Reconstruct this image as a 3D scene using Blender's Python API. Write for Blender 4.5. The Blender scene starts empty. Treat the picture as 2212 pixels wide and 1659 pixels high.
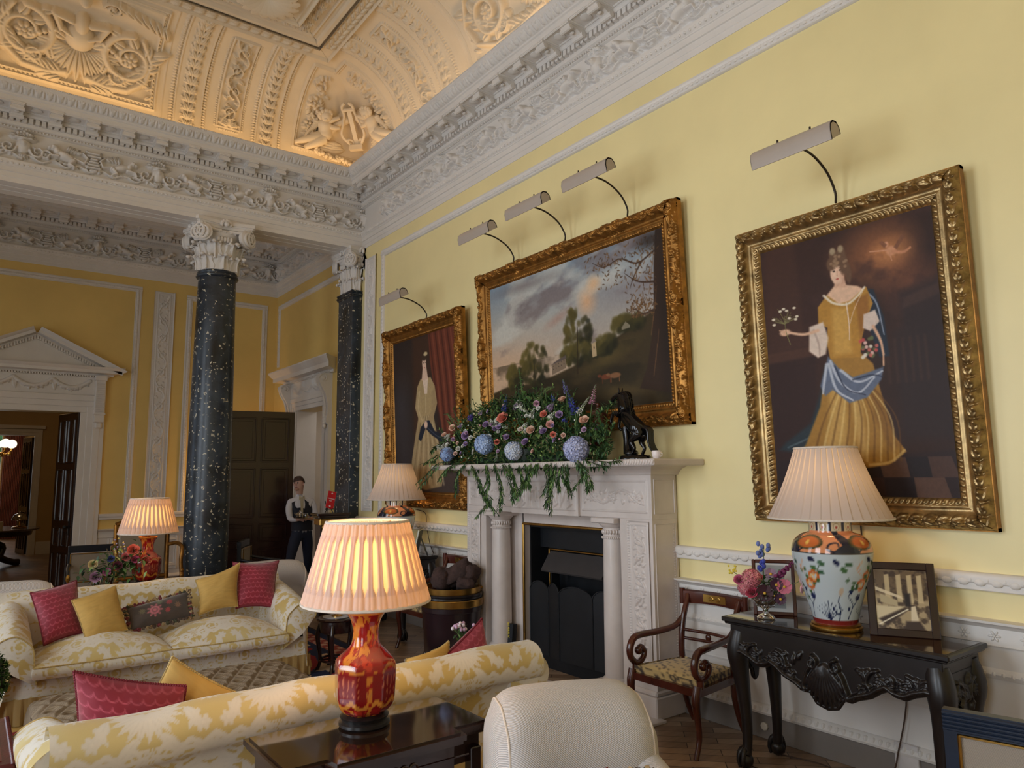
import bpy, math, random
import numpy as np
PI=math.pi; sin=math.sin; cos=math.cos
SC=bpy.context.scene
COL=SC.collection
R=random.Random(7)
NR=np.random.RandomState(5)
def rad(a): return a*PI/180
def lin(r,g,b):
    f=lambda c:(c/255/12.92) if c/255<=.04045 else ((c/255+.055)/1.055)**2.4
    return (f(r),f(g),f(b))
# ---------------------------------------------------------------- objects
def props(o,label=None,cat=None,group=None,kind=None):
    for k,v in (('label',label),('category',cat),('group',group),('kind',kind)):
        if v: o[k]=v
    return o
def thing(name,label,cat,loc=(0,0,0),rot=0,group=None):
    o=bpy.data.objects.new(name,None); COL.objects.link(o); o.empty_display_size=.1
    o.location=loc; o.rotation_euler=(0,0,rot)
    return props(o,label,cat,group)
def struct_root(name,loc=(0,0,0)):
    o=bpy.data.objects.new(name,None); COL.objects.link(o); o.location=loc
    return props(o,kind='structure')
def dup(root,loc,rot=None,label=None):
    r=root.copy(); COL.objects.link(r); r.location=loc
    if rot is not None: r.rotation_euler=rot if isinstance(rot,tuple) else (0,0,rot)
    if label: r['label']=label
    for ch in list(root.children):
        c=ch.copy(); COL.objects.link(c); c.parent=r
        for g in list(ch.children):
            d=g.copy(); COL.objects.link(d); d.parent=c
    return r
class MB:
    def __init__(s): s.V=[];s.n=0;s.Q=[];s.T=[];s.N=[];s.C=[]
    def add(s,V,Q=(),T=(),N=(),C=None):
        V=np.asarray(V,float).reshape(-1,3); o=s.n; s.V.append(V); s.n+=len(V)
        if len(Q): s.Q.append(np.asarray(Q,int).reshape(-1,4)+o)
        if len(T): s.T.append(np.asarray(T,int).reshape(-1,3)+o)
        for f in N: s.N.append([i+o for i in f])
        if C is not None:
            C=np.asarray(C,float)
            if C.ndim==1: C=np.tile(C[:3],(len(V),1))
            s.C.append(C.reshape(-1,3))
        elif s.C or False: s.C.append(np.full((len(V),3),.5))
        return s
    def merge(s,o,f=None,C=None):
        if not o.V: return s
        V=np.concatenate(o.V); 
        if f: V=f(V)
        s.add(V,np.concatenate(o.Q) if o.Q else (),np.concatenate(o.T) if o.T else (),o.N,C if C is not None else (np.concatenate(o.C) if o.C else None)); return s
    def box(s,x0,y0,z0,x1,y1,z1,b=0,C=None):
        if x0>x1:x0,x1=x1,x0
        if y0>y1:y0,y1=y1,y0
        if z0>z1:z0,z1=z1,z0
        b=min(b,(x1-x0)*.45,(y1-y0)*.45,(z1-z0)*.45)
        if b<=0:
            V=[(x,y,z) for z in (z0,z1) for y in (y0,y1) for x in (x0,x1)]
            return s.add(V,[(0,2,3,1),(4,5,7,6),(0,1,5,4),(2,6,7,3),(0,4,6,2),(1,3,7,5)],C=C)
        c=((x0+x1)/2,(y0+y1)/2,(z0+z1)/2); h=((x1-x0)/2,(y1-y0)/2,(z1-z0)/2)
        V=[];idx={}
        for sx in(-1,1):
            for sy in(-1,1):
                for sz in(-1,1):
                    for k in range(3):
                        d=[b,b,b]; d[k]=0
                        idx[sx,sy,sz,k]=len(V)
                        V.append((c[0]+sx*(h[0]-d[0]),c[1]+sy*(h[1]-d[1]),c[2]+sz*(h[2]-d[2])))
        Q=[];T=[]
        for k in range(3):
            a,bb=[i for i in range(3) if i!=k]
            for sg in(-1,1):
                f=[]
                for (p,q) in((-1,-1),(1,-1),(1,1),(-1,1)):
                    t=[0,0,0];t[k]=sg;t[a]=p;t[bb]=q; f.append(idx[t[0],t[1],t[2],k])
                Q.append(f)
        for k in range(3):       # edges along axis k
            a,bb=[i for i in range(3) if i!=k]
            for p in(-1,1):
                for q in(-1,1):
                    def I(e,kk):
                        t=[0,0,0];t[k]=e;t[a]=p;t[bb]=q;return idx[t[0],t[1],t[2],kk]
                    Q.append((I(-1,a),I(1,a),I(1,bb),I(-1,bb)))
        for sx in(-1,1):
            for sy in(-1,1):
                for sz in(-1,1): T.append([idx[sx,sy,sz,k] for k in range(3)])
        return s.add(V,Q,T,C=C)
    def grid(s,P,cu=False,cv=False,C=None):
        P=np.asarray(P,float); n,m=P.shape[:2]
        I=np.arange(n*m).reshape(n,m)
        if cu: I=np.vstack([I,I[:1]])
        if cv: I=np.hstack([I,I[:,:1]])
        Q=np.stack([I[:-1,:-1],I[1:,:-1],I[1:,1:],I[:-1,1:]],-1).reshape(-1,4)
        return s.add(P.reshape(-1,3),Q,C=None if C is None else np.asarray(C).reshape(-1,3) if np.ndim(C)>1 else C)
    def lathe(s,prof,n=32,c=(0,0,0),sq=None,cap=True,C=None,a0=0,a1=2*PI):
        prof=np.asarray(prof,float); full=abs(a1-a0-2*PI)<1e-6
        a=np.linspace(a0,a1,n,endpoint=not full)
        r=prof[:,0][:,None]; k=1
        if sq: k=sq(a)[None,:]
        P=np.stack([c[0]+r*k*np.cos(a),c[1]+r*k*np.sin(a),c[2]+prof[:,1][:,None]+0*a],-1)
        s.grid(P,cv=full,C=C)
        if cap and full:
            for row,i in ((P[0],0),(P[-1],1)):
                if np.ptp(row[:,0])>1e-6: s.add(row,N=[list(range(n))],C=C)
        return s
    def tube(s,pts,r,n=8,flat=1.0,cap=True,C=None,up=None,closed=False):
        pts=np.asarray(pts,float); m=len(pts)
        r=np.broadcast_to(np.asarray(r,float),(m,))
        if closed: t=np.roll(pts,-1,0)-np.roll(pts,1,0)
        else: t=np.gradient(pts,axis=0)
        t/=np.linalg.norm(t,axis=1)[:,None]+1e-12
        nrm=np.array(up if up is not None else ((0,0,1) if abs(t[0][2])<.9 else (1,0,0)),float)
        P=np.zeros((m,n,3)); a=np.linspace(0,2*PI,n,endpoint=False)+PI/n
        for i in range(m):
            if up is not None: nrm=np.array(up,float)
            b=np.cross(t[i],nrm); b/=np.linalg.norm(b)+1e-12
            nn=np.cross(b,t[i]); nrm=nn
            P[i]=pts[i]+r[i]*(np.cos(a)[:,None]*b+flat*np.sin(a)[:,None]*nn)
        s.grid(P,cu=closed,cv=True,C=C)
        if cap and not closed:
            for row in(P[0],P[-1]): s.add(row,N=[list(range(n))],C=C)
        return s
    def ball(s,c,r,n=12,m=8,C=None,rot=None):
        r=np.broadcast_to(np.asarray(r,float),(3,))
        th=np.linspace(0,PI,m+1); a=np.linspace(0,2*PI,n,endpoint=False)
        P=np.stack([np.sin(th)[:,None]*np.cos(a),np.sin(th)[:,None]*np.sin(a),np.cos(th)[:,None]+0*a],-1)*r
        if rot is not None: P=P@np.asarray(rot).T
        return s.grid(P+np.asarray(c,float),cv=True,C=C)
    def prism(s,poly,axis,a0,a1,C=None,smooth=False):
        poly=np.asarray(poly,float);n=len(poly)
        def mk(a):
            P=np.zeros((n,3)); o=[i for i in range(3) if i!=axis]
            P[:,o[0]]=poly[:,0];P[:,o[1]]=poly[:,1];P[:,axis]=a;return P
        A,B=mk(a0),mk(a1)
        i=np.arange(n);j=(i+1)%n
        s.add(np.concatenate([A,B]),np.stack([i,j,j+n,i+n],-1),C=C)
        s.add(A,N=[list(range(n))],C=C);s.add(B,N=[list(range(n))],C=C); return s
    def sweep(s,prof,p0,p1,da,db,C=None,m0=0,m1=0,cap=True):
        """prof (a,b) extruded p0->p1, a along da, b along db; m0/m1 shift ends by a*m"""
        prof=np.asarray(prof,float);p0=np.array(p0,float);p1=np.array(p1,float)
        d=p1-p0;d/=np.linalg.norm(d);da=np.array(da,float);db=np.array(db,float)
        A=p0+prof[:,:1]*da+prof[:,1:]*db+prof[:,:1]*m0*d
        B=p1+prof[:,:1]*da+prof[:,1:]*db+prof[:,:1]*m1*d
        s.grid(np.stack([A,B]),C=C)
        if cap:
            for row in(A,B): s.add(row,N=[list(range(len(row)))],C=C)
        return s
    def build(s,name,mat,parent=None,smooth=30,kind=None,label=None):
        V=np.concatenate(s.V).astype(np.float32); me=bpy.data.meshes.new(name)
        parts=[];lens=[]
        if s.Q: q=np.concatenate(s.Q);parts.append(q.reshape(-1));lens.append(np.full(len(q),4))
        if s.T: t=np.concatenate(s.T);parts.append(t.reshape(-1));lens.append(np.full(len(t),3))
        if s.N: parts.append(np.array([i for f in s.N for i in f]));lens.append(np.array([len(f) for f in s.N]))
        L=np.concatenate(parts).astype(np.int32);ln=np.concatenate(lens).astype(np.int32)
        me.vertices.add(len(V));me.vertices.foreach_set('co',V.reshape(-1))
        me.loops.add(len(L));me.loops.foreach_set('vertex_index',L)
        st=np.zeros(len(ln),np.int32);st[1:]=np.cumsum(ln)[:-1]
        me.polygons.add(len(ln));me.polygons.foreach_set('loop_start',st);me.polygons.foreach_set('loop_total',ln)
        me.update(calc_edges=True);me.validate()
        if s.C and sum(len(c) for c in s.C)==len(V):
            a=me.attributes.new('Col','FLOAT_COLOR','POINT')
            a.data.foreach_set('color',np.hstack([np.concatenate(s.C),np.ones((len(V),1))]).astype(np.float32).reshape(-1))
        if smooth:
            me.polygons.foreach_set('use_smooth',np.ones(len(me.polygons),bool))
            if smooth<180: me.set_sharp_from_angle(angle=rad(smooth))
        else: me.polygons.foreach_set('use_smooth',np.zeros(len(me.polygons),bool))
        me.materials.append(mat)
        o=bpy.data.objects.new(name,me);COL.objects.link(o)
        if parent: o.parent=parent
        if kind:o['kind']=kind
        if label:o['label']=label
        return o
def rotz(a,c=(0,0,0)):
    ca,sa=cos(a),sin(a);c=np.array(c,float)
    M=np.array([[ca,-sa,0],[sa,ca,0],[0,0,1]])
    return lambda V:V@M.T+c
def rotm(rx=0,ry=0,rz=0):
    cx,sx,cy,sy,cz,sz=cos(rx),sin(rx),cos(ry),sin(ry),cos(rz),sin(rz)
    return np.array([[cz,-sz,0],[sz,cz,0],[0,0,1]])@np.array([[cy,0,sy],[0,1,0],[-sy,0,cy]])@np.array([[1,0,0],[0,cx,-sx],[0,sx,cx]])
def spline(pts,n):
    """Catmull-Rom through pts"""
    p=np.asarray(pts,float);p=np.vstack([2*p[0]-p[1],p,2*p[-1]-p[-2]])
    t=np.linspace(0,len(p)-3-1e-9,n);i=t.astype(int);f=(t-i)[:,None]
    a,b,c,d=p[i],p[i+1],p[i+2],p[i+3]
    return .5*((2*b)+(c-a)*f+(2*a-5*b+4*c-d)*f**2+(3*b-a-3*c+d)*f**3)
def vnoise(x,y,seed=0):
    """smooth value noise on arrays"""
    rs=np.random.RandomState(seed);T=rs.rand(256,256)
    xi=np.floor(x).astype(int);yi=np.floor(y).astype(int);fx=x-xi;fy=y-yi
    fx=fx*fx*(3-2*fx);fy=fy*fy*(3-2*fy)
    g=lambda a,b:T[a%256,b%256]
    return (g(xi,yi)*(1-fx)+g(xi+1,yi)*fx)*(1-fy)+(g(xi,yi+1)*(1-fx)+g(xi+1,yi+1)*fx)*fy
def fbm(x,y,o=4,seed=0):
    s=0;a=.5
    for k in range(o): s=s+a*vnoise(x*2**k,y*2**k,seed+k);a/=2
    return s/(1-.5**o)
# ---------------------------------------------------------------- relief height fields
class RF:
    def __init__(s,w,h,res):
        s.w,s.h=w,h;nu=max(2,int(round(w/res))+1);nv=max(2,int(round(h/res))+1)
        s.u=np.linspace(0,w,nu);s.v=np.linspace(0,h,nv);s.H=np.zeros((nu,nv))
    def win(s,x0,x1,y0,y1):
        i0,i1=np.searchsorted(s.u,[x0,x1]);j0,j1=np.searchsorted(s.v,[y0,y1])
        if i1<=i0 or j1<=j0: return None
        return slice(i0,i1),slice(j0,j1),s.u[i0:i1,None],s.v[None,j0:j1]
    def put(s,w,h): s.H[w[0],w[1]]=np.maximum(s.H[w[0],w[1]],h)
    def seg(s,x0,y0,x1,y1,r0,r1,h0,h1=None):
        if h1 is None:h1=h0
        r=max(r0,r1);w=s.win(min(x0,x1)-r,max(x0,x1)+r,min(y0,y1)-r,max(y0,y1)+r)
        if not w:return
        X,Y=w[2],w[3];dx,dy=x1-x0,y1-y0;L=dx*dx+dy*dy+1e-12
        t=np.clip(((X-x0)*dx+(Y-y0)*dy)/L,0,1)
        d2=(X-x0-t*dx)**2+(Y-y0-t*dy)**2;rr=r0+(r1-r0)*t
        s.put(w,(h0+(h1-h0)*t)*np.sqrt(np.clip(1-d2/(rr*rr),0,1)))
    def poly(s,pts,r0,r1,h0,h1=None):
        n=len(pts)-1
        if h1 is None:h1=h0
        for i in range(n):
            f=lambda a,b,k:a+(b-a)*k/n
            s.seg(*pts[i],*pts[i+1],f(r0,r1,i),f(r0,r1,i+1),f(h0,h1,i),f(h0,h1,i+1))
    def blob(s,x,y,rx,ry,a,h):
        r=max(rx,ry);w=s.win(x-r,x+r,y-r,y+r)
        if not w:return
        X,Y=w[2]-x,w[3]-y;c,sn=cos(a),sin(a)
        d=((X*c+Y*sn)/rx)**2+((-X*sn+Y*c)/ry)**2
        s.put(w,h*np.sqrt(np.clip(1-d,0,1)))
    def leaf(s,x,y,a,L,wd,h,vein=.45):
        w=s.win(x-L,x+L,y-L,y+L)
        if not w:return
        X,Y=w[2]-x,w[3]-y;c,sn=cos(a),sin(a);p=(X*c+Y*sn)/L;q=(-X*sn+Y*c)/wd
        k=np.where((p>0)&(p<1),np.sin(PI*np.clip(p,0,1)**.75),0)
        e=np.abs(q)/(k+1e-6)
        H=np.where((e<1)&(k>0),h*np.clip(1-e*e,0,1)**.5*(.55+.45*k)*(1-vein*np.exp(-(q/.16)**2)),0)
        s.put(w,H)
    def spiral(s,x,y,Ro,a0,d,turns,r,h,leaves=0,flower=True):
        n=int(26*turns)+4;pts=[]
        for i in range(n+1):
            t=i/n;rr=Ro*(1-.78*t);a=a0+d*turns*2*PI*t;pts.append((x+rr*cos(a),y+rr*sin(a)))
        s.poly(pts,r,r*.45,h,h*.8)
        for k in range(leaves):
            t=(k+.5)/leaves*.75;rr=Ro*(1-.78*t);a=a0+d*turns*2*PI*t
            s.leaf(x+rr*cos(a),y+rr*sin(a),a+d*(.9),Ro*.6,Ro*.2,h*.9)
        if flower: s.rose(x,y,Ro*.42,h*1.15)
    def rose(s,x,y,Rr,h,n=6):
        for k in range(n):
            a=2*PI*k/n;s.blob(x+Rr*.58*cos(a),y+Rr*.58*sin(a),Rr*.45,Rr*.33,a,h*.75)
        s.blob(x,y,Rr*.3,Rr*.3,0,h)
    def rect(s,x0,y0,x1,y1,h):
        w=s.win(x0,x1,y0,y1)
        if w:s.put(w,h+0*w[2]+0*w[3])
    def frame(s,x0,y0,x1,y1,wd,h):
        for a in((x0,y0,x1,y0),(x0,y1,x1,y1),(x0,y0,x0,y1),(x1,y0,x1,y1)): s.seg(*a,wd,wd,h)
    def beads(s,x0,y0,x1,y1,r,sp,h,ry=None):
        n=max(1,int(math.hypot(x1-x0,y1-y0)/sp))
        for i in range(n):
            t=(i+.5)/n;s.blob(x0+(x1-x0)*t,y0+(y1-y0)*t,r,ry or r,math.atan2(y1-y0,x1-x0),h)
    def rinceau(s,x0,x1,yc,A,n,h,vert=False,flip=1):
        """running scroll, n whorls between x0..x1"""
        if vert:
            t=RF.__new__(RF);t.u,t.v,t.H=s.v,s.u,s.H.T.copy();t.w,t.h=s.h,s.w;t.rinceau(x0,x1,yc,A,n,h,flip=flip);s.H=t.H.T.copy();return
        L=(x1-x0)/n;p=[]
        for i in range(n*16+1):
            x=x0+L*i/16;p.append((x,yc+flip*A*.8*cos(PI*i/16)))
        s.poly(p,A*.13,A*.13,h*.8)
        for k in range(n):
            d=flip*(1 if k%2 else -1);cx=x0+L*(k+.5);cy=yc-d*A*.12
            s.spiral(cx,cy,min(A*.72,L*.42),PI if d>0 else PI,-d,1.25,A*.12,h,leaves=5)
            for q in(-.42,.42):
                s.leaf(cx+q*L,yc+d*A*.35,d*(PI/2)+q*1.4,A*.75,A*.22,h*.8)
                s.leaf(cx+q*L,yc-d*A*.3,-d*(PI/2)+q*2,A*.55,A*.18,h*.7)
    def laurel(s,x0,x1,yc,A,h,step=None):
        step=step or A*1.5;n=max(1,int((x1-x0)/step));L=(x1-x0)/n
        s.seg(x0,yc,x1,yc,A*.1,A*.1,h*.6)
        for k in range(n):
            x=x0+k*L
            for sg in(-1,1):
                s.leaf(x,yc+sg*A*.05,sg*.42,L*1.25,A*.34,h);s.leaf(x,yc+sg*A*.2,sg*.75,L*.95,A*.26,h*.8)
                s.blob(x+L*.25,yc+sg*A*.85,A*.12,A*.12,0,h*.7)
    def mesh(s,name,f,mat,parent=None,col=None,**k):
        U,V=np.meshgrid(s.u,s.v,indexing='ij')
        m=MB();m.grid(np.stack(f(U,V,s.H),-1),C=None if col is None else col(U,V,s.H));return m.build(name,mat,parent,smooth=180,**k)
# ---------------------------------------------------------------- materials
def nmat(name):
    m=bpy.data.materials.new(name);m.use_nodes=True;nt=m.node_tree
    return m,nt,nt.nodes['Principled BSDF']
def node(nt,t,**k):
    n=nt.nodes.new(t)
    for a,v in k.items():
        if a in n.inputs.keys() if isinstance(a,str) else False: n.inputs[a].default_value=v
        else: setattr(n,a,v)
    return n
def coords(nt,scale=1,kind='Object'):
    tc=nt.nodes.new('ShaderNodeTexCoord');mp=nt.nodes.new('ShaderNodeMapping')
    mp.inputs['Scale'].default_value=(scale,)*3 if not isinstance(scale,tuple) else scale
    nt.links.new(tc.outputs[kind],mp.inputs[0]);return mp.outputs[0]
def ramp(nt,fac,stops,interp='LINEAR'):
    r=nt.nodes.new('ShaderNodeValToRGB');r.color_ramp.interpolation=interp
    e=r.color_ramp.elements
    while len(e)<len(stops): e.new(.5)
    for el,(p,c) in zip(e,stops): el.position=p;el.color=(*c,1) if len(c)==3 else c
    nt.links.new(fac,r.inputs[0]);return r.outputs[0]
def bump(nt,b,h,strength=.3,dist=.01):
    n=nt.nodes.new('ShaderNodeBump');n.inputs['Strength'].default_value=strength;n.inputs['Distance'].default_value=dist
    nt.links.new(h,n.inputs['Height']);nt.links.new(n.outputs[0],b.inputs['Normal'])
def noise(nt,v,scale,detail=4,rough=.55,dist=0):
    n=nt.nodes.new('ShaderNodeTexNoise');n.inputs['Scale'].default_value=scale;n.inputs['Detail'].default_value=detail
    n.inputs['Roughness'].default_value=rough;n.inputs['Distortion'].default_value=dist
    nt.links.new(v,n.inputs['Vector']);return n.outputs['Fac']
def plain(name,c,rough=.5,metal=0,nscale=0,namt=.12,bmp=0,spec=None,coat=0,sheen=0,trans=0):
    m,nt,b=nmat(name)
    b.inputs['Base Color'].default_value=(*c,1);b.inputs['Roughness'].default_value=rough;b.inputs['Metallic'].default_value=metal
    if spec is not None:b.inputs['Specular IOR Level'].default_value=spec
    if coat:b.inputs['Coat Weight'].default_value=coat;b.inputs['Coat Roughness'].default_value=.08
    if sheen:b.inputs['Sheen Weight'].default_value=sheen;b.inputs['Sheen Roughness'].default_value=.4
    if trans:b.inputs['Transmission Weight'].default_value=trans
    v=coords(nt)
    f=noise(nt,v,nscale or 6)
    lo=tuple(x*(1-namt) for x in c);hi=tuple(min(1,x*(1+namt)) for x in c)
    nt.links.new(ramp(nt,f,[(.3,lo),(.7,hi)]),b.inputs['Base Color'])
    if bmp: bump(nt,b,noise(nt,v,(nscale or 6)*6,3),bmp,.004)
    return m
def vcol(name,rough=.6,metal=0,bmp=0,bscale=200,sheen=0,coat=0,spec=None,emit=0):
    m,nt,b=nmat(name);a=nt.nodes.new('ShaderNodeAttribute');a.attribute_name='Col'
    nt.links.new(a.outputs['Color'],b.inputs['Base Color']);b.inputs['Roughness'].default_value=rough;b.inputs['Metallic'].default_value=metal
    if spec is not None:b.inputs['Specular IOR Level'].default_value=spec
    if sheen:b.inputs['Sheen Weight'].default_value=sheen
    if coat:b.inputs['Coat Weight'].default_value=coat;b.inputs['Coat Roughness'].default_value=.1
    if bmp:bump(nt,b,noise(nt,coords(nt),bscale,2),bmp,.003)
    if emit: nt.links.new(a.outputs['Color'],b.inputs['Emission Color']);b.inputs['Emission Strength'].default_value=emit
    return m
M={}
M['plaster']=plain('white_plaster',lin(226,220,214),.55,nscale=3,namt=.04,bmp=.05)
M['cream']=plain('cream_plaster',lin(232,216,190),.6,nscale=3,namt=.05,bmp=.05)
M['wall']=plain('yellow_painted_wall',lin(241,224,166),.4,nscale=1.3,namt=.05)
M['wall_dimmed']=plain('dimmed_yellow_wall',lin(232,200,122),.45,nscale=1.3,namt=.06)  # wall yellow deepened so the hall looks dimmer; its shade is in the colour
M['marble']=plain('white_marble',lin(212,200,193),.3,nscale=5,namt=.07)
M['skirt']=plain('grey_skirting_paint',lin(132,124,118),.5,nscale=4,namt=.05)
M['black']=plain('black_iron',lin(24,26,30),.45,nscale=8,namt=.2,spec=.4)
M['brass']=plain('aged_brass',lin(190,150,80),.28,metal=1,nscale=9,namt=.2)
M['gold']=plain('gilded_carving',lin(160,134,92),.34,metal=.85,nscale=14,namt=.45,bmp=.2)
M['ebony']=plain('black_carved_wood',lin(30,25,25),.32,nscale=10,namt=.3,spec=.5)
M['mahog']=plain('mahogany',lin(74,32,22),.22,nscale=7,namt=.35,coat=.4)
M['darkwood']=plain('dark_polished_wood',lin(40,20,18),.22,nscale=7,namt=.35,coat=.4)
M['bronze']=plain('dark_bronze',lin(24,22,24),.18,metal=.6,nscale=12,namt=.3,coat=.5)
M['lightgrey']=plain('beige_lamp_metal',lin(176,162,150),.4,nscale=9,namt=.03)
M['darkarm']=plain('dark_steel_arm',lin(60,52,46),.35,metal=.5)
def _colmarble():
    m,nt,b=nmat('dark_green_marble');v=coords(nt)
    big=noise(nt,v,2.2,5,.6,.6)
    base=ramp(nt,big,[(.35,lin(24,28,32)),(.58,lin(58,68,80)),(.8,lin(76,86,92))])
    vo=nt.nodes.new('ShaderNodeTexVoronoi');vo.inputs['Scale'].default_value=17;vo.inputs['Randomness'].default_value=1
    w=nt.nodes.new('ShaderNodeTexNoise');w.inputs['Scale'].default_value=14;w.inputs['Detail'].default_value=4
    nt.links.new(v,w.inputs['Vector'])
    mx=nt.nodes.new('ShaderNodeVectorMath');mx.operation='MULTIPLY_ADD';mx.inputs[1].default_value=(.13,.13,.13)
    nt.links.new(w.outputs['Color'],mx.inputs[0]);nt.links.new(v,mx.inputs[2]);nt.links.new(mx.outputs[0],vo.inputs['Vector'])
    fl=ramp(nt,vo.outputs['Distance'],[(.17,(1,1,1)),(.26,(0,0,0))])
    dens=ramp(nt,noise(nt,v,3.3,3,.5),[(.30,(0,0,0)),(.50,(1,1,1))])
    mu=nt.nodes.new('ShaderNodeMath');mu.operation='MULTIPLY';nt.links.new(fl,mu.inputs[0]);nt.links.new(dens,mu.inputs[1])
    mix=nt.nodes.new('ShaderNodeMix');mix.data_type='RGBA';nt.links.new(mu.outputs[0],mix.inputs[0]);nt.links.new(base,mix.inputs[6]);mix.inputs[7].default_value=(*lin(216,208,184),1)
    nt.links.new(mix.outputs[2],b.inputs['Base Color']);b.inputs['Roughness'].default_value=.3
    return m
M['colmarble']=_colmarble()
def _parquet():
    m,nt,b=nmat('inlaid_parquet');v=coords(nt)
    br=nt.nodes.new('ShaderNodeTexBrick');br.inputs['Scale'].default_value=1;br.inputs['Brick Width'].default_value=.42;br.inputs['Row Height'].default_value=.105
    br.inputs['Mortar Size'].default_value=.003;br.inputs['Color1'].default_value=(*lin(186,158,130),1);br.inputs['Color2'].default_value=(*lin(140,112,88),1);br.inputs['Mortar'].default_value=(*lin(50,34,26),1)
    mp=nt.nodes.new('ShaderNodeMapping');mp.inputs['Rotation'].default_value=(0,0,rad(45));nt.links.new(v,mp.inputs[0]);nt.links.new(mp.outputs[0],br.inputs['Vector'])
    g=noise(nt,coords(nt,(3,26,3)),1.0,5,.6)
    mix=nt.nodes.new('ShaderNodeMix');mix.data_type='RGBA';mix.blend_type='MULTIPLY';mix.inputs[0].default_value=.6
    nt.links.new(br.outputs['Color'],mix.inputs[6]);nt.links.new(ramp(nt,g,[(.3,(.55,.5,.46)),(.7,(1,1,1))]),mix.inputs[7])
    nt.links.new(mix.outputs[2],b.inputs['Base Color']);b.inputs['Roughness'].default_value=.3
    return m
M['parquet']=_parquet()
W=4.5; D=9.7; XL=-3.1; YN=-2.6; YB=13.45; ZA=5.18; ZF=5.435; ZC=6.19; ZT=7.39
# ------------------------------------------------ floor & walls
m=MB();m.box(XL-.3,YN-.3,-.1,W+1.9,28.2,0);props(m.build('floor',M['parquet'],smooth=0),kind='structure')
def wall(name,boxes,mat='wall'):
    m=MB()
    for b in boxes:m.box(*b)
    return props(m.build(name,M[mat],smooth=0),kind='structure')
# right wall with the side doorway (Y 11.05-12.25) and the fireplace opening
wall('wall_right',[(W,YN,0,W+.35,4.53,7.6),(W,5.70,0,W+.35,D+.47,7.6),(W,4.53,1.335,W+.35,5.70,7.6)])
wall('wall_hall',[(W,D+.47,0,W+.35,11.05,6.3),(W,12.25,0,W+.35,YB+.3,6.3),(W,11.05,2.95,W+.35,12.25,6.3)],'wall_dimmed')
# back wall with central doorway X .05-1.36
wall('wall_back',[(XL-.3,YB,0,.03,YB+.3,6.3),(1.37,YB,0,W+.35,YB+.3,6.3),(.03,YB,2.88,1.37,YB+.3,6.3)],'wall_dimmed')
wall('wall_near',[(XL-.3,YN-.3,0,W+.35,YN,7.6)])
win=[(-1.2,.7),(2.6,4.5),(6.3,8.2)]
bx=[];y=YN
for a,b in win: bx+= [(XL-.3,y,0,XL,a,7.6),(XL-.3,a,0,XL,b,.55),(XL-.3,a,4.5,XL,b,7.6)];y=b
bx.append((XL-.3,y,0,XL,10.4,7.6))
bx+= [(XL-.3,10.4,0,XL,10.9,6.3),(XL-.3,10.9,0,XL,12.7,.55),(XL-.3,10.9,4.3,XL,12.7,6.3),(XL-.3,12.7,0,XL,YB+.3,6.3)]
wall('wall_left',bx)
for i,(a,b) in enumerate(win+[(10.9,12.7)]):
    m=MB();t=4.5 if i<3 else 4.3
    for y in(a,a+(b-a)*.333,a+(b-a)*.667,b): m.box(XL-.2,y-.025,.55,XL-.12,y+.025,t)
    for z in(.55,1.5,2.5,3.5,t): m.box(XL-.2,a,z-.025,XL-.12,b,z+.025)
    props(m.build('window_%d'%(i+1),M['plaster'],smooth=0),kind='structure')
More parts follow.
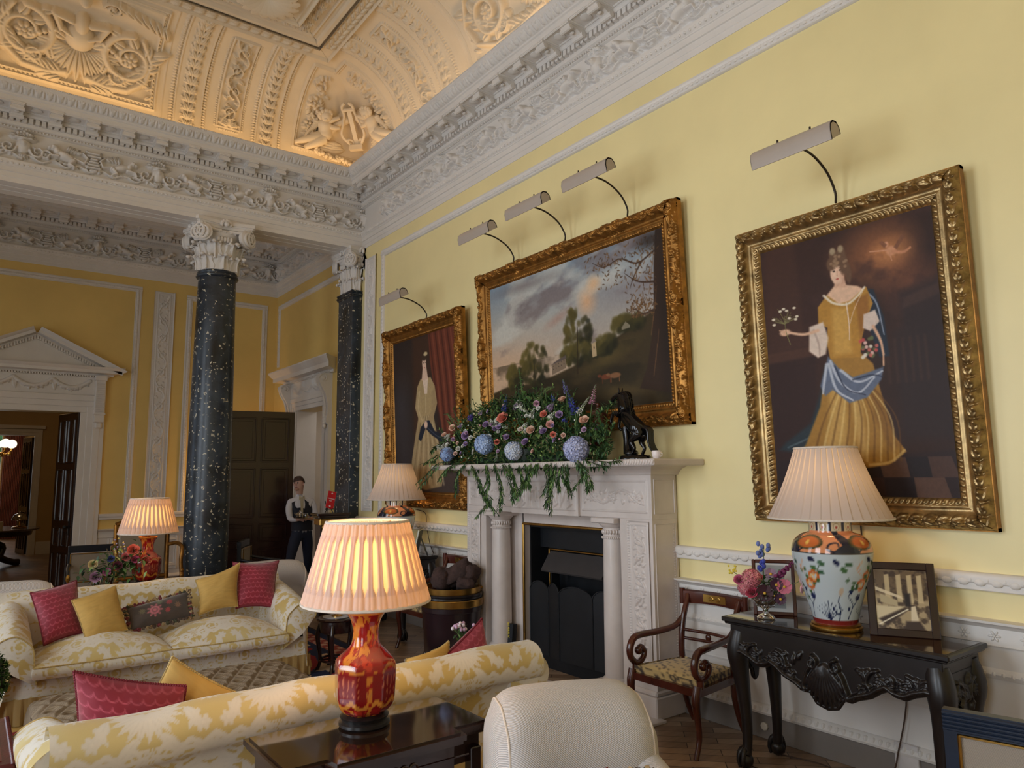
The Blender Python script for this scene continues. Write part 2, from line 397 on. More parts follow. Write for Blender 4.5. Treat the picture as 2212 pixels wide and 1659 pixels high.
# ------------------------------------------------ screen beam + entablatures
def tx(x,y,z): return np.array([x,y,z],float)
PROF=[(.0,ZA),(.006,ZA),(.006,ZA+.055),(.012,ZA+.06),(.012,ZA+.115),(.026,ZA+.12),(.026,ZA+.175),(.034,ZA+.18),(.034,ZA+.19),(.052,ZA+.205),(.062,ZA+.225),(.062,ZA+.25),(.02,ZA+.258),(0,ZA+.26)]
CORN=[(0,5.80),(.03,5.81),(.03,5.835),(.055,5.85),(.06,5.87),(.06,5.885),(.062,5.885),(.062,5.945),(.105,5.95),(.12,5.97),(.12,6.00),(.34,6.005),(.345,6.015),(.345,6.055),(.36,6.065),(.365,6.08),(.375,6.085),(.39,6.10),(.42,6.135),(.45,6.165),(.455,6.19),(.455,6.20),(.40,6.20),(.0,6.16)]
def entab(name,p0,p1,din,m0=0,m1=0,frieze=True,mods=True,seed=1,period=1.42,phase=0,dz=0,modsp=.385,modphase=0):
    """entablature run from p0 to p1 (xy), projecting along din (xy)"""
    p0=np.array([*p0,dz],float);p1=np.array([*p1,dz],float);din=np.array([*din,0],float)
    ax=(p1-p0);L=np.linalg.norm(ax);ax/=L
    root=struct_root(name)
    m=MB();m.sweep(PROF,p0,p1,din,(0,0,1),m0=m0,m1=m1)
    n=int(L/.052)
    for i in range(n):   # lamb's tongue on the architrave
        c=p0+ax*(L*(i+.5)/n)+din*.05+np.array([0,0,ZA+.212]);m.ball(c,(.016,.016,.016),6,4)
    m.build('architrave',M['plaster'],root,35)
    m=MB();m.sweep(CORN,p0,p1,din,(0,0,1),m0=m0,m1=m1)
    n=int(L/.062)
    def bxx(s,w,d0,d1,z0,z1,mm):
        a=p0+ax*(s-w/2)+din*d0;b=p0+ax*(s+w/2)+din*d1
        mm.box(a[0],a[1],z0+dz,b[0],b[1],z1+dz)
    for i in range(n): bxx(L*(i+.5)/n,.041,.05,.108,5.885,5.943,m)
    n=int(L/.021)
    for i in range(n):
        c=p0+ax*(L*(i+.5)/n);m.ball(c+din*.455+np.array([0,0,6.195]),.0085,5,4)
    n=int(L/.034)
    for i in range(n): m.ball(p0+ax*(L*(i+.5)/n)+din*.042+np.array([0,0,5.823]),.012,5,4)
    m.build('cornice',M['plaster'],root,35)
    # lotus band on the top moulding
    rf=RF(L,.10,.006)
    n=int(L/.105);st=L/n
    for i in range(n):
        x=(i+.5)*st
        rf.blob(x,.05,.036,.05,0,.016);rf.leaf(x,.0,PI/2,.1,.02,.024)
        rf.leaf(x+st/2,0,PI/2,.1,.012,.02);rf.blob(x-.022,.07,.012,.02,.4,.02);rf.blob(x+.022,.07,.012,.02,-.4,.02)
    def f(U,V,H):
        t=V/.1;d=.375+.072*t;z=6.085+.083*t;d=d+H*.7;z=z-H*.65
        return [p0[k]+ax[k]*U+din[k]*d+(z if k==2 else 0) for k in range(3)]
    rf.mesh('lotus_moulding',f,M['plaster'],root)
    if mods:
        mm=MB();w=.115
        prof=[(0,.0),(.235,0),(.235,-.022),(.222,-.026),(.222,-.06),(.205,-.078),(.18,-.078),(.165,-.06),(.12,-.052),(.06,-.085),(.03,-.10),(0,-.10)]
        q=np.array(prof);
        mm.prism(q,0,-w/2,w/2);mm.box(-w/2-.012,0,-.018,w/2+.012,.245,0);mm.box(-w/2-.006,0,-.032,w/2+.006,.24,-.018)
        for zz,yy,rr in((-.062,.2,.024),(-.082,.045,.028)):
            mm.tube([(-w/2-.012,yy,zz),(w/2+.012,yy,zz)],rr,10)
        for t in range(5): mm.ball((0,.06+.035*t,-.07+.012*abs(t-2)),(.035-.004*t,.02,.014),8,5)
        proto=None;k=0;s=modphase+modsp/2
        ang=math.atan2(din[1],din[0])-PI/2
        while s<L-.1:
            pos=p0+ax*s+din*.105+np.array([0,0,6.004])
            if proto is None: proto=mm.build('modillion',M['plaster'],root,35);o=proto
            else: o=proto.copy();COL.objects.link(o)
            o.location=pos;o.rotation_euler=(0,0,ang);s+=modsp;k+=1
            if k>96:break
        # coffers between modillions
        cf=MB();s=modphase+modsp
        while s<L-.1:
            for w2,d0,d1,z in((.12,.125,.33,6.000),(.10,.14,.31,5.994),(.075,.155,.29,5.99)):
                a=p0+ax*(s-w2)+din*d0;b=p0+ax*(s+w2)+din*d1
            c=p0+ax*s+din*.225
            cf.ball((c[0],c[1],6.0+dz),(.06,.06,.02),12,5);
            for q in range(4):
                e=[(-.12,.13,.12,.13),(-.12,.325,.12,.325),(-.12,.13,-.12,.325),(.12,.13,.12,.325)][q]
                A=p0+ax*(s+e[0])+din*e[1];B=p0+ax*(s+e[2])+din*e[3];A[2]=B[2]=6.0+dz
                cf.tube([A,B],.012,6)
            s+=modsp
        cf.build('coffers',M['plaster'],root,35)
    hf=5.80-ZF;rf=RF(L,hf,.0065)
    if frieze:
        k=0;x=phase;hh=.075
        while x<L+period:
            def mask(x):
                rf.blob(x,.19,.075,.095,0,hh*1.15);rf.blob(x,.21,.045,.06,0,hh*1.6);rf.blob(x,.2,.012,.02,0,hh*1.9)
                for s in(-1,1): rf.blob(x+s*.018,.22,.01,.008,0,hh*1.75);rf.spiral(x+s*.14,.15,.075,PI if s>0 else 0,s,1.3,.017,hh,leaves=3,flower=False)
                for q in range(9):
                    a=PI*(.1+.8*q/8);rf.leaf(x+.06*cos(a),.25+.03*sin(a),a,.10,.016,hh*1.1)
                rf.seg(x-.08,.27,x+.08,.27,.012,.012,hh*1.3)
                for q in range(5): rf.blob(x-.06+.03*q,.325+.012*(2-abs(q-2)),.022,.02,0,hh*1.2)
                for q in range(5): rf.leaf(x,.1,-PI/2+(q-2)*.45,.08,.016,hh)
            def urn(x):
                for q in range(7):
                    w=.03+.012*((q*3)%4);rf.seg(x-w,.06+.035*q,x+w,.06+.035*q,.014,.014,hh*1.1)
                for q in range(6):
                    for s in(-1,1): rf.leaf(x+s*.045,.05+.045*q,s*.5+(0 if s>0 else PI),.06,.015,hh)
            def beast(x,s):
                rf.blob(x,.17,.11,.05,s*.35,hh*1.35);rf.blob(x+s*.12,.245,.042,.042,0,hh*1.5);rf.blob(x+s*.155,.232,.025,.018,0,hh*1.4)
                rf.seg(x+s*.08,.2,x+s*.11,.25,.04,.03,hh*1.3);rf.poly([(x+s*.07,.15),(x+s*.15,.14),(x+s*.17,.1)],.022,.013,hh*1.2)
                rf.poly([(x-s*.09,.13),(x-s*.05,.08),(x-s*.1,.05)],.032,.014,hh*1.25);rf.poly([(x-s*.1,.16),(x-s*.2,.13),(x-s*.23,.2),(x-s*.18,.25)],.02,.01,hh)
                for q in range(4): rf.leaf(x-s*.02-s*.03*q,.22,PI/2+s*(.3+.25*q),.11,.022,hh)
                rf.spiral(x+s*.19,.13,.06,0,-s,1.3,.014,hh,leaves=3,flower=True)
                for q in range(5): rf.leaf(x-s*.08+s*.05*q,.075,-.3+.2*q,.08,.018,hh*.8)
            mask(x);beast(x+period*.29,-1);urn(x+period*.5);beast(x+period*.71,1)
            rf.poly([(x+period*q/40,.06+.025*sin(q*.9)) for q in range(41)],.011,.011,hh*.7)
            x+=period
        rf.H+= .0
    def f(U,V,H): return [p0[k]+ax[k]*U+din[k]*(.005+H)+((ZF+V) if k==2 else 0) for k in range(3)]
    rf.mesh('frieze',f,M['plaster'],root)
    return root
entab('trim_1',(XL,D),(W,D),(0,-1),m1=-1,m0=1,phase=.50,modphase=.09,modsp=.372)
entab('trim_2',(W,D),(W,YN),(-1,0),m0=1,phase=.86,modphase=.36,modsp=.372)
# the screen beam body and the wall above it
m=MB();m.box(XL,D+.001,ZA,W,D+.47,6.2);m.box(XL,D+.001,6.1,W,D+.3,7.6)
for y in(D+.16,D+.31): m.tube([(XL,y,ZA),(W,y,ZA)],.006,5)
props(m.build('trim_3',M['plaster'],smooth=0),kind='structure')
# rear hall entablature and ceiling
entab('trim_4',(XL,YB),(W,YB),(0,-1),m1=-1,m0=1,phase=.3,dz=.04)
entab('trim_5',(W,YB),(W,D+.47),(-1,0),m0=1,m1=-1,phase=.2,dz=.04)
entab('trim_6',(W,D+.47),(XL,D+.47),(0,1),m0=1,m1=-1,frieze=False,mods=True,dz=.04)
# ------------------------------------------------ ceilings
ceil=struct_root('ceiling')
m=MB();m.box(XL-.3,YN-.3,ZT+.0,W+.35,D+.3,ZT+.15);m.box(XL-.3,D+.3,6.24,W+.35,YB+.3,6.4);m.build('ceiling_slab',M['cream'],ceil,0)
RC=1.02;Z0=ZT-RC;ZS=6.15;LV=Z0-ZS;ARC=LV+RC*PI/2
def cove_map(kind):
    def f(U,V,H):
        th=np.clip((V-LV)/RC,0,PI/2);lo=V<LV
        d=np.where(lo,0,RC*(1-np.cos(th)))+H*np.where(lo,1,np.cos(th))
        z=np.where(lo,ZS+V,Z0+RC*np.sin(th))-H*np.where(lo,0,np.sin(th))
        if kind=='screen': return [W-U,D-d,z]
        if kind=='right': return [W-d,D-U,z]
        if kind=='left': return [XL+d,D-U,z]
        return [W-U,YN+d,z]
    return f
def cove(kind,L,panels,ribs,narrow):
    rf=RF(L,ARC,.0085);h=.02
    rf.seg(0,.25,L,.25,.012,.012,.012)
    for a,b in ribs:
        rf.rect(a,0,b,ARC,h);w=(b-a)
        rf.seg(a,0,a,ARC,.012,.012,.035);rf.seg(b,0,b,ARC,.012,.012,.035)
        t=RF(ARC,w,.0085);t.laurel(0.08,ARC,w*.5,w*.27,.03,step=.115);tt=t.H.T
        i0=np.searchsorted(rf.u,a);ii=np.interp(rf.u[i0:i0+len(t.v)]-a,t.v,np.arange(len(t.v))).astype(int)
        jj=np.interp(rf.v,t.u,np.arange(len(t.u))).astype(int)
        blk=tt[np.ix_(ii,jj)];sl=rf.H[i0:i0+len(ii)];sl[:]=np.maximum(sl,h*(blk>0)+blk+h*.5*(blk>0))
        for e in(a-.035,b+.035): rf.beads(e,0.05,e,ARC,.018,.036,.026,ry=.024)
        rf.rose((a+b)/2,ARC-.05,.12,.06,8)
    for a,b in narrow:
        y0,y1=.36,ARC-.22
        rf.frame(a,y0,b,y1,.012,.022);rf.beads(a-.03,y0,a-.03,y1,.012,.03,.018);rf.beads(b+.03,y0,b+.03,y1,.012,.03,.018);rf.beads(a,y0-.03,b,y0-.03,.012,.03,.018)
        rf.rinceau(y0+.06,y1-.03,(a+b)/2,(b-a)*.42,4,.055,vert=True)
        for q in range(7): rf.leaf((a+b)/2,y0+.02,PI*(.1+.8*q/6),.16,.025,.05)
    for a,b in panels:
        y0,y1=.33,ARC-.17
        for e,hh in((0,.03),(.022,.018),(.05,.034)): rf.frame(a+e,y0+e,b-e,y1-e,.011,hh)
        rf.beads(a+.035,y0+.035,b-.035,y0+.035,.016,.045,.03);rf.beads(b-.035,y0,b-.035,y1,.016,.045,.03);rf.beads(a+.035,y0,a+.035,y1,.016,.045,.03)
        rf.frame(a-.09,y0-.09,b+.09,y1+.07,.008,.012)
        c=(a+b)/2;hh=.075;w=(b-a)/2
        # winged half-figure rising from acanthus
        rf.blob(c,y0+.62,.16,.17,0,hh*1.4);rf.blob(c,y0+.77,.085,.16,0,hh*1.5);rf.blob(c,y1-.19,.075,.095,0,hh*1.8)
        for s in(-1,1):
            rf.poly([(c+s*.1,y0+.8),(c+s*.27,y0+.84),(c+s*.2,y0+.68),(c+s*.08,y0+.62)],.05,.03,hh*1.3)
            for q in range(9): rf.leaf(c+s*.04*q*.5,y0+.48,-PI/2+s*q*.2,.42-.012*q,.055,hh*(1-.04*q))
            for q in range(6): rf.blob(c+s*(.2+.05*q),y0+.66-.03*q,.035,.035,0,hh)
            # big acanthus scrolls
            cx=c+s*w*.62;cy=y0+.52
            rf.poly([(c+s*.12,y0+.16),(c+s*w*.35,y0+.12),(c+s*w*.62,y0+.14),(c+s*w*.84,y0+.3),(c+s*w*.9,y0+.55),(c+s*w*.76,y0+.8)],.05,.03,hh*.8)
            rf.spiral(cx,cy,.31,PI/2 if s<0 else PI/2,s,1.5,.05,hh,leaves=9,flower=False);rf.rose(cx,cy,.1,hh*1.2,7)
            for q in range(12):
                t=q/11;ax=c+s*(.15+t*w*.72);ay=y0+.1+.55*t*t
                rf.leaf(ax,ay,(0 if s>0 else PI)+s*(.9-.5*t),.24,.06,hh*.9);rf.leaf(ax,ay,(0 if s>0 else PI)-s*(.5-.9*t),.17,.045,hh*.8)
            for q in range(7): rf.leaf(c+s*(.3+.09*q),y1-.12-.02*q,(0 if s>0 else PI)-s*(.5+.12*q),.22,.05,hh)
            rf.spiral(c+s*w*.5,y0+.27,.09,0,s,1.4,.022,hh,leaves=4);rf.spiral(c+s*w*.33,y1-.2,.1,0,-s,1.4,.025,hh,leaves=5)
            for q in range(4): rf.leaf(c+s*w*.86,y0+.1+.12*q,PI/2-s*.9,.13,.025,hh*.6)
    return rf
RIBS=[(1.36,1.65),(2.37,2.70)];NARW=[(1.86,2.16)]
LS=W-XL
rs=cove('screen',LS,[(2.93,4.67)],RIBS+[(LS-b,LS-a) for a,b in RIBS],NARW+[(LS-b,LS-a) for a,b in NARW])
rr=cove('right',D-YN,[(3.05,6.0),(6.4,9.2)],RIBS,NARW)
for rf in(rs,rr):   # corner panel mouldings (inside the mitre)
    for e,hh in((.0,.03),(.03,.02)):
        rf.seg(.1,.36+e,1.12-e,.36+e,.012,.012,hh);rf.seg(1.12-e,.36+e,1.12-e,ARC-.2-e,.012,.012,hh);rf.seg(1.12-e,ARC-.2-e,.78,ARC-.2-e,.012,.012,hh)
    rf.beads(.1,.345,1.12,.345,.014,.04,.026);rf.beads(1.09,.36,1.09,ARC-.2,.014,.04,.026);rf.beads(1.05,ARC-.23,.8,ARC-.23,.014,.04,.022)
    # fruit and foliage along the outer edge, acanthus fronds below
    for k in range(60):
        t=R.random();rf.blob(.93+R.uniform(-.1,.08),.62+.85*t,R.uniform(.018,.035),R.uniform(.018,.035),0,R.uniform(.03,.06))
    for k in range(26):
        t=R.random();rf.leaf(.92+R.uniform(-.1,.05),.6+.8*t,R.uniform(0,6.28),.1,.025,.04)
    for k in range(10):
        t=k/9;rf.leaf(.35+.35*t,.5+.06*sin(k),-.3+.5*t,.34,.06,.05)
    rf.poly([(.45,.95),(.55,.85),(.62,.72),(.72,.62),(.88,.6)],.1,.035,.09)   # thigh and shin of the putto
rs.H*=1.45;rr.H*=1.45
rs.mesh('cove',cove_map('screen'),M['cream'],ceil);rr.mesh('cove',cove_map('right'),M['cream'],ceil)
for k,L in(('left',D-YN),('near',LS)):
    rf=RF(L,ARC,.08);rf.mesh('cove',cove_map(k),M['cream'],ceil)
# flat of the ceiling: laurel border, recessed moulding and flower band
def flat(name,x0,y0,x1,y1,w,draw,res=.009):
    rf=RF(max(x1-x0,y1-y0),w,res);draw(rf);return rf
xa,xb,ya,yb=XL+RC,W-RC,YN+RC,D-RC
def zmap(kind,off,w):
    def f(U,V,H):
        z=np.where(U<off+V-.004,ZT+.04,ZT-.002-H)
        if kind=='far': return [xb-U+0*V,yb-off-V,z]
        return [xb-off-V,yb-U,z]
    return f
for kind,L in(('far',xb-xa),('right',yb-ya)):
    rf=RF(L,.2,.009);rf.rect(0,0,L,.2,.02);rf.laurel(.25,L,.1,.075,.05,step=.13);rf.H+=0
    rf.seg(0,.0,L,.0,.014,.014,.05);rf.seg(0,.2,L,.2,.014,.014,.05)
    rf.H*=1.4;rf.mesh('laurel_band',zmap(kind,0,.2),M['cream'],ceil)
    rf=RF(L,.62,.009)
    rf.rect(0,0,L,.06,.03);rf.seg(0,.14,L,.14,.01,.01,.02)
    for k in range(int(L/.011)):
        rf.rose(R.uniform(.35,L),R.uniform(.24,.36),R.uniform(.025,.05),R.uniform(.04,.075),5)
    rf.rect(.42,.42,L,.60,.09);rf.seg(.40,.41,L,.41,.03,.03,.11);rf.seg(.46,.47,L,.47,.02,.02,.10)
    rf.H*=1.3;rf.mesh('flower_band',zmap(kind,.22,.62),M['cream'],ceil)
m=MB()
for k in range(2):
    for i in range(18):
        a=2*PI*i/18+.1*k
        pts=spline([(2.35,8.05-.35,ZT-.1)]*1+[(2.35+r*cos(a),7.7+r*sin(a),ZT-.12-.08*sin(r*6)) for r in(.12,.25,.36-.08*k)],8)
        m.tube(pts,[.02,.05,.06,.07,.07,.06,.05,.02],6,.4)
m.build('ceiling_rosette',M['cream'],ceil,60)
# corner group: lyre between two putti
m=MB()
def CP(d,s,v,h=.0): # point on the mitre side; s>0 toward screen side, along-wall distance
    th=max(0,(v-LV)/RC);dd=(RC*(1-cos(th)) if v>LV else 0)+h*(cos(th) if v>LV else 1);z=(Z0+RC*sin(th) if v>LV else ZS+v)-h*(sin(th) if v>LV else 0)
    return np.array([W-max(d,dd) if s>0 else W-dd, D-dd if s>0 else D-max(d,dd), z])
def mit(u,v,h):  # frame across the mitre: u sideways (diagonal), v arc height, h out
    th=max(0,(v-LV)/RC);dd=(RC*(1-cos(th)) if v>LV else 0)
    z=(Z0+RC*sin(th) if v>LV else ZS+v)
    out=np.array([-.7071*max(.25,cos(th)),-.7071*max(.25,cos(th)),-.75*sin(th)])
    side=np.array([-.7071,.7071,0])
    return np.array([W-dd,D-dd,z])+side*u+out*(h+.12+abs(u)*.95*max(.3,cos(th)))
for s in(-1,1):
    m.tube(spline([mit(s*.05,.60,.06),mit(s*.11,.66,.07),mit(s*.17,.78,.06),mit(s*.13,.95,.06),mit(s*.085,1.08,.06),mit(s*.08,1.2,.06),mit(s*.03,1.24,.06)],30),.022,8)
    m.tube(spline([mit(s*.05,.60,.06),mit(s*.05,.68,.08),mit(s*.1,.70,.08),mit(s*.1,.64,.08)],12),.018,8)
m.tube([mit(0,.58,.06),mit(0,1.14,.06)],.045,4);m.tube([mit(-.1,.56,.07),mit(.1,.56,.07)],.05,4)
m.tube([mit(-.09,1.15,.06),mit(.09,1.15,.06)],.025,6)
m.build('lyre',M['cream'],ceil,50)
for s in(-1,1):
    m=MB()
    q=lambda u,v,h:mit(s*u,v,h)
    m.ball(q(.3,1.12,.08),.085,14,10);
    for k in range(14): m.ball(q(.3+.075*cos(k*1.9),1.15+.06*sin(k*1.9),.1),.032,7,5)
    m.ball(q(.29,1.09,.165),(.03,.03,.03),8,6)
    m.tube(spline([q(.32,1.06,.05),q(.35,.98,.05),q(.37,.86,.04),q(.4,.74,.03)],10),[.05,.085,.1,.105,.1,.095,.1,.105,.1,.08],10)
    m.tube(spline([q(.33,1.0,.08),q(.26,.93,.12),q(.17,.9,.12)],8),[.045,.045,.04,.038,.036,.034,.03,.025],8)
    m.tube(spline([q(.36,1.0,.06),q(.25,1.04,.1),q(.14,1.06,.1)],8),[.045,.045,.04,.038,.036,.034,.03,.025],8)
    m.tube(spline([q(.4,.74,.05),q(.5,.62,.07),q(.62,.5,.03)],10),[.09,.085,.08,.075,.065,.055,.05,.045,.04,.03],10)
    m.tube(spline([q(.42,.78,.03),q(.55,.74,.06),q(.74,.66,.0)],10),[.085,.085,.08,.07,.06,.055,.05,.045,.035,.03],10)
    for k in range(7): m.tube(spline([q(.4,1.02,.02),q(.46+.02*k,1.06-.03*k,.02),q(.5+.02*k,1.0-.06*k,.0)],6),[.02,.03,.03,.028,.02,.008],6)
    m.build('putto',M['cream'],ceil,60)
m=MB()
for k in range(150):
    t=R.uniform(-1,1);m.ball(mit(t*.5,.50-.22*(1-t*t)**.5+R.uniform(-.04,.05)+.02,R.uniform(-.02,.05)),R.uniform(.014,.034),7,5)
for k in range(30):
    t=R.uniform(-1,1);p=mit(t*.5,.48-.2*(1-t*t)**.5,.0);m.ball(p,(R.uniform(.03,.07),R.uniform(.02,.05),R.uniform(.01,.03)),7,5,rot=rotm(R.random()*3,R.random()*3,R.random()*3))
m.build('garland',M['cream'],ceil,60)
# ------------------------------------------------ wall mouldings
PM=[(0,-.05),(.012,-.05),(.018,-.03),(.012,-.012),(.028,0),(.03,.018),(.018,.032),(.022,.042),(.01,.05),(0,.05)]
def panel(name,axis,fix,s0,s1,z0,z1,sgn,dirs='tblr'):
    """rectangular moulded frame on a wall; axis = run axis, fix = wall coordinate, sgn = inward"""
    root=struct_root(name);m=MB()
    def P(s,z): return (fix,s,z) if axis==1 else (s,fix,z)
    n=(sgn,0,0) if axis==1 else (0,sgn,0)
    al=(0,1,0) if axis==1 else (1,0,0);neg=tuple(-x for x in al)
    if 't' in dirs:m.sweep(PM,P(s0-.05,z1),P(s1+.05,z1),n,(0,0,-1))
    if 'b' in dirs:m.sweep(PM,P(s0-.05,z0),P(s1+.05,z0),n,(0,0,1))
    if 'l' in dirs:m.sweep(PM,P(s0,z0),P(s0,z1),n,al)
    if 'r' in dirs:m.sweep(PM,P(s1,z0),P(s1,z1),n,neg)
    m.build('moulding',M['plaster'],root,35)
    m=MB();sp=.052;off=.034
    def run(a,b):
        a=np.array(a,float);b=np.array(b,float);k=int(np.linalg.norm(b-a)/sp)
        for i in range(k):
            c=a+(b-a)*(i+.5)/k+np.array(n)*.026
            m.ball(c,(.012,.02,.016) if axis==1 else (.02,.012,.016),6,4)
    if 't' in dirs:run(P(s0,z1-.012),P(s1,z1-.012))
    if 'b' in dirs:run(P(s0,z0+.012),P(s1,z0+.012))
    if 'l' in dirs:run(P(s0+.012,z0),P(s0+.012,z1))
    if 'r' in dirs:run(P(s1-.012,z0),P(s1-.012,z1))
    m.build('bead_ornament',M['plaster'],root,40);return root
panel('trim_7',1,W,-.6,9.0,1.25,4.95,-1,'tlr')
def strip(name,axis,fix,s0,s1,z0,z1,sgn,inv=False):
    w,h=s1-s0,z1-z0;rf=RF(w,h,.0065)
    rf.rect(0,0,w,h,.014);rf.rect(.075*w/.36,.03,w-.06,h-.03,.004);
    for k in(0,): rf.frame(.07,.04,w-.07,h-.04,.01,.024)
    rf.beads(.038,.03,.038,h,.010,.03,.02);rf.beads(w-.038,.03,w-.038,h,.010,.03,.02)
    rf.seg(0,0,0,h,.012,.012,.03);rf.seg(w,0,w,h,.012,.012,.03)
    rf.rinceau(.08,h-.08,w/2,w*.29,int(h/.29),.038,vert=True)
    def f(U,V,H):
        s=s0+U;z=z0+V
        return [fix+sgn*H,s,z] if axis==1 else [s,fix+sgn*H,z]
    o=rf.mesh(name,f,M['plaster']);return props(o,kind='structure')
strip('trim_8',1,W,9.2,9.54,1.33,5.0,-1)
# dado rail, chair rail, wainscot, skirting along the right wall (both sides of the chimneypiece)
DADO=[(0,1.155),(.035,1.155),(.04,1.16),(.04,1.192),(.05,1.2),(.055,1.225),(.05,1.24),(.035,1.25),(0,1.25)]
CHAIR=[(0,.86),(.02,.862),(.025,.87),(.02,.88),(.02,.96),(.035,.968),(.05,.985),(.075,.99),(.078,1.003),(0,1.006)]
LOWR=[(0,.69),(.018,.695),(.03,.72),(.02,.74),(.012,.75),(0,.752)]
SKM=[(.02,.168),(.05,.17),(.055,.185),(.045,.205),(.022,.226),(0,.23)]
def wainscot(idx,y0,y1,full=True):
    root=struct_root('trim_%d'%idx);m=MB()
    for p in(DADO,CHAIR,LOWR,SKM): m.sweep(p,(W,y0,0),(W,y1,0),(-1,0,0),(0,0,1))
    m.sweep([(0,.45),(.012,.455),(.016,.47),(.01,.482),(0,.485)],(W,y0,0),(W,y1,0),(-1,0,0),(0,0,1))
    n=int((y1-y0)/.083)
    for i in range(n):   # lotus leaf edging on the dado rail, egg band on the skirting
        y=y0+(y1-y0)*(i+.5)/n;st=(y1-y0)/n
        m.ball((W-.045,y,1.2),(.014,.03,.022),8,5);m.ball((W-.05,y+st/2,1.215),(.008,.006,.014),5,4)
    n=int((y1-y0)/.045)
    for i in range(n):
        y=y0+(y1-y0)*(i+.5)/n;m.ball((W-.042,y,.2),(.016,.015,.022),7,4);m.ball((W-.024,y,.722),(.01,.012,.013),6,4)
    m.build('moulded_rail',M['plaster'],root,40)
    m=MB();n=int((y1-y0)/.148)
    for i in range(n):
        y=y0+(y1-y0)*(i+.5)/n
        for k in range(6):
            a=k*PI/3;m.ball((W-.022,y+.018*cos(a),.92+.018*sin(a)),(.008,.014,.007),7,4,rot=rotm(a))
        m.ball((W-.026,y,.92),.007,6,4)
    m.build('star_ornament',M['plaster'],root,60)
    m=MB();m.box(W-.012,y0,.23,W,y1,1.0);m.build('dado_panel',M['plaster'],root,0)
    m=MB();m.box(W-.02,y0,0,W,y1,.17,.004);return props(m.build('baseboard_right',M['skirt'],smooth=0),kind='structure')
wainscot(9,YN,3.83);wainscot(10,6.40,9.70)
# rear hall: panel frames, arabesque strips, rails
panel('trim_11',0,YB,-1.6,2.12,1.25,5.03,-1,'tlr');panel('trim_12',0,YB,2.94,4.27,1.25,4.99,-1,'tlr')
strip('trim_13',0,YB,2.36,2.69,1.34,5.04,-1)
panel('trim_14',1,W,10.25,13.28,3.85,4.98,-1,'tlr')
root=struct_root('trim_15');m=MB()
for a,b in((1.72,4.5),(-3.1,-.32)):
    for p in(DADO,CHAIR,SKM): m.sweep(p,(a,YB,0),(b,YB,0),(0,-1,0),(0,0,1))
    m.box(a,YB-.012,.2,b,YB,1.0)
    for s in(a+.2,a+1.4):
        m.sweep(PM,(s,YB-.012,.35),(s+1.0,YB-.012,.35),(0,-1,0),(0,0,1));m.sweep(PM,(s,YB-.012,.8),(s+1.0,YB-.012,.8),(0,-1,0),(0,0,-1))
        m.sweep(PM,(s,YB-.012,.3),(s,YB-.012,.85),(0,-1,0),(1,0,0));m.sweep(PM,(s+1,YB-.012,.3),(s+1,YB-.012,.85),(0,-1,0),(-1,0,0))
m.build('dado_panel',M['plaster'],root,35)
m=MB();m.box(1.72,YB-.02,0,4.5,YB,.17);m.box(XL,YB-.02,0,-.32,YB,.17);props(m.build('baseboard_back',M['skirt'],smooth=0),kind='structure')
# ------------------------------------------------ pedimented doorway (back wall)
def mould_door(m,xa,xb,zt,fw,P,n):  # architrave frame
    for k,(o,dd) in enumerate(((0,.03),(.07,.045),(.14,.06))):
        a=fw*o/.2;bb=fw*(o+.075)/.2
        P(m,xa-bb,0,xa-a,zt+a,dd);P(m,xb+a,0,xb+bb,zt+a,dd);P(m,xa-bb,zt+a,xb+bb,zt+bb,dd)
dr=struct_root('door_1')
m=MB();xa,xb,zt=.03,1.37,2.88
def PB(m,x0,z0,x1,z1,d): m.box(x0,YB-d,z0,x1,YB,z1,.006)
mould_door(m,xa,xb,zt,.26,PB,None)
m.box(xa-.34,YB-.05,0,xa-.26,YB,3.2);m.box(xb+.26,YB-.05,0,xb+.34,YB,3.2)
m.box(xa,YB,0,xa+.02,YB+.3,zt);m.box(xb-.02,YB,0,xb,YB+.3,zt)
m.build('door_frame',M['plaster'],dr,0)
rf=RF(1.74,.3,.007);
for k in range(3):
    x0=.1+k*.52
    for i in range(28):
        t=i/27;y=.2-.34*t*(1-t)*1.35;rf.blob(x0+.5*t,y+.02,.035,.032,0,.045);rf.leaf(x0+.5*t,y,R.uniform(-3,3),.05,.018,.04)
    rf.leaf(x0,.2,-1.4,.16,.03,.035);rf.rose(x0,.22,.035,.05)
rf.mesh('garland_frieze',lambda U,V,H:[-.17+U,YB-.036-H,3.17+V],M['plaster'],dr)
m=MB();m.box(-.2,YB-.03,3.14,1.6,YB,3.5)
# horizontal cornice and raking cornices
CP2=[(0,0),(.06,0),(.06,.03),(.09,.035),(.19,.04),(.19,.085),(.215,.1),(.24,.13),(0,.13)]
hx=1.26;cx=.70
m.sweep(CP2,(cx-hx+.2,YB,3.48),(cx+hx-.2,YB,3.48),(0,-1,0),(0,0,1),m0=-.8,m1=.8)
sl=math.atan2(4.185-3.62,hx);c,s=cos(sl),sin(sl)
for sg in(-1,1):
    m.sweep(CP2,(cx+sg*(hx-.2)*1.0,YB,3.50+.03),(cx,YB,4.06),(0,-1,0),(-sg*0+ -(-sg)*s*1.0,0,c),m0=-.8)
    n=26
    for i in range(n):
        t=(i+.5)/n;x=cx+sg*(hx-.3)*(1-t);z=3.56+.47*t;m.box(x-.012,YB-.085,z-.02,x+.012,YB-.02,z+.03)
for i in range(56):
    x=cx-hx+.22+i*.0375;m.box(x,YB-.085,3.455,x+.02,YB-.03,3.482)
m.prism([(cx-hx+.1,3.6),(cx+hx-.1,3.6),(cx,4.12)],1,YB-.05,YB)
m.build('pediment',M['plaster'],dr,30)
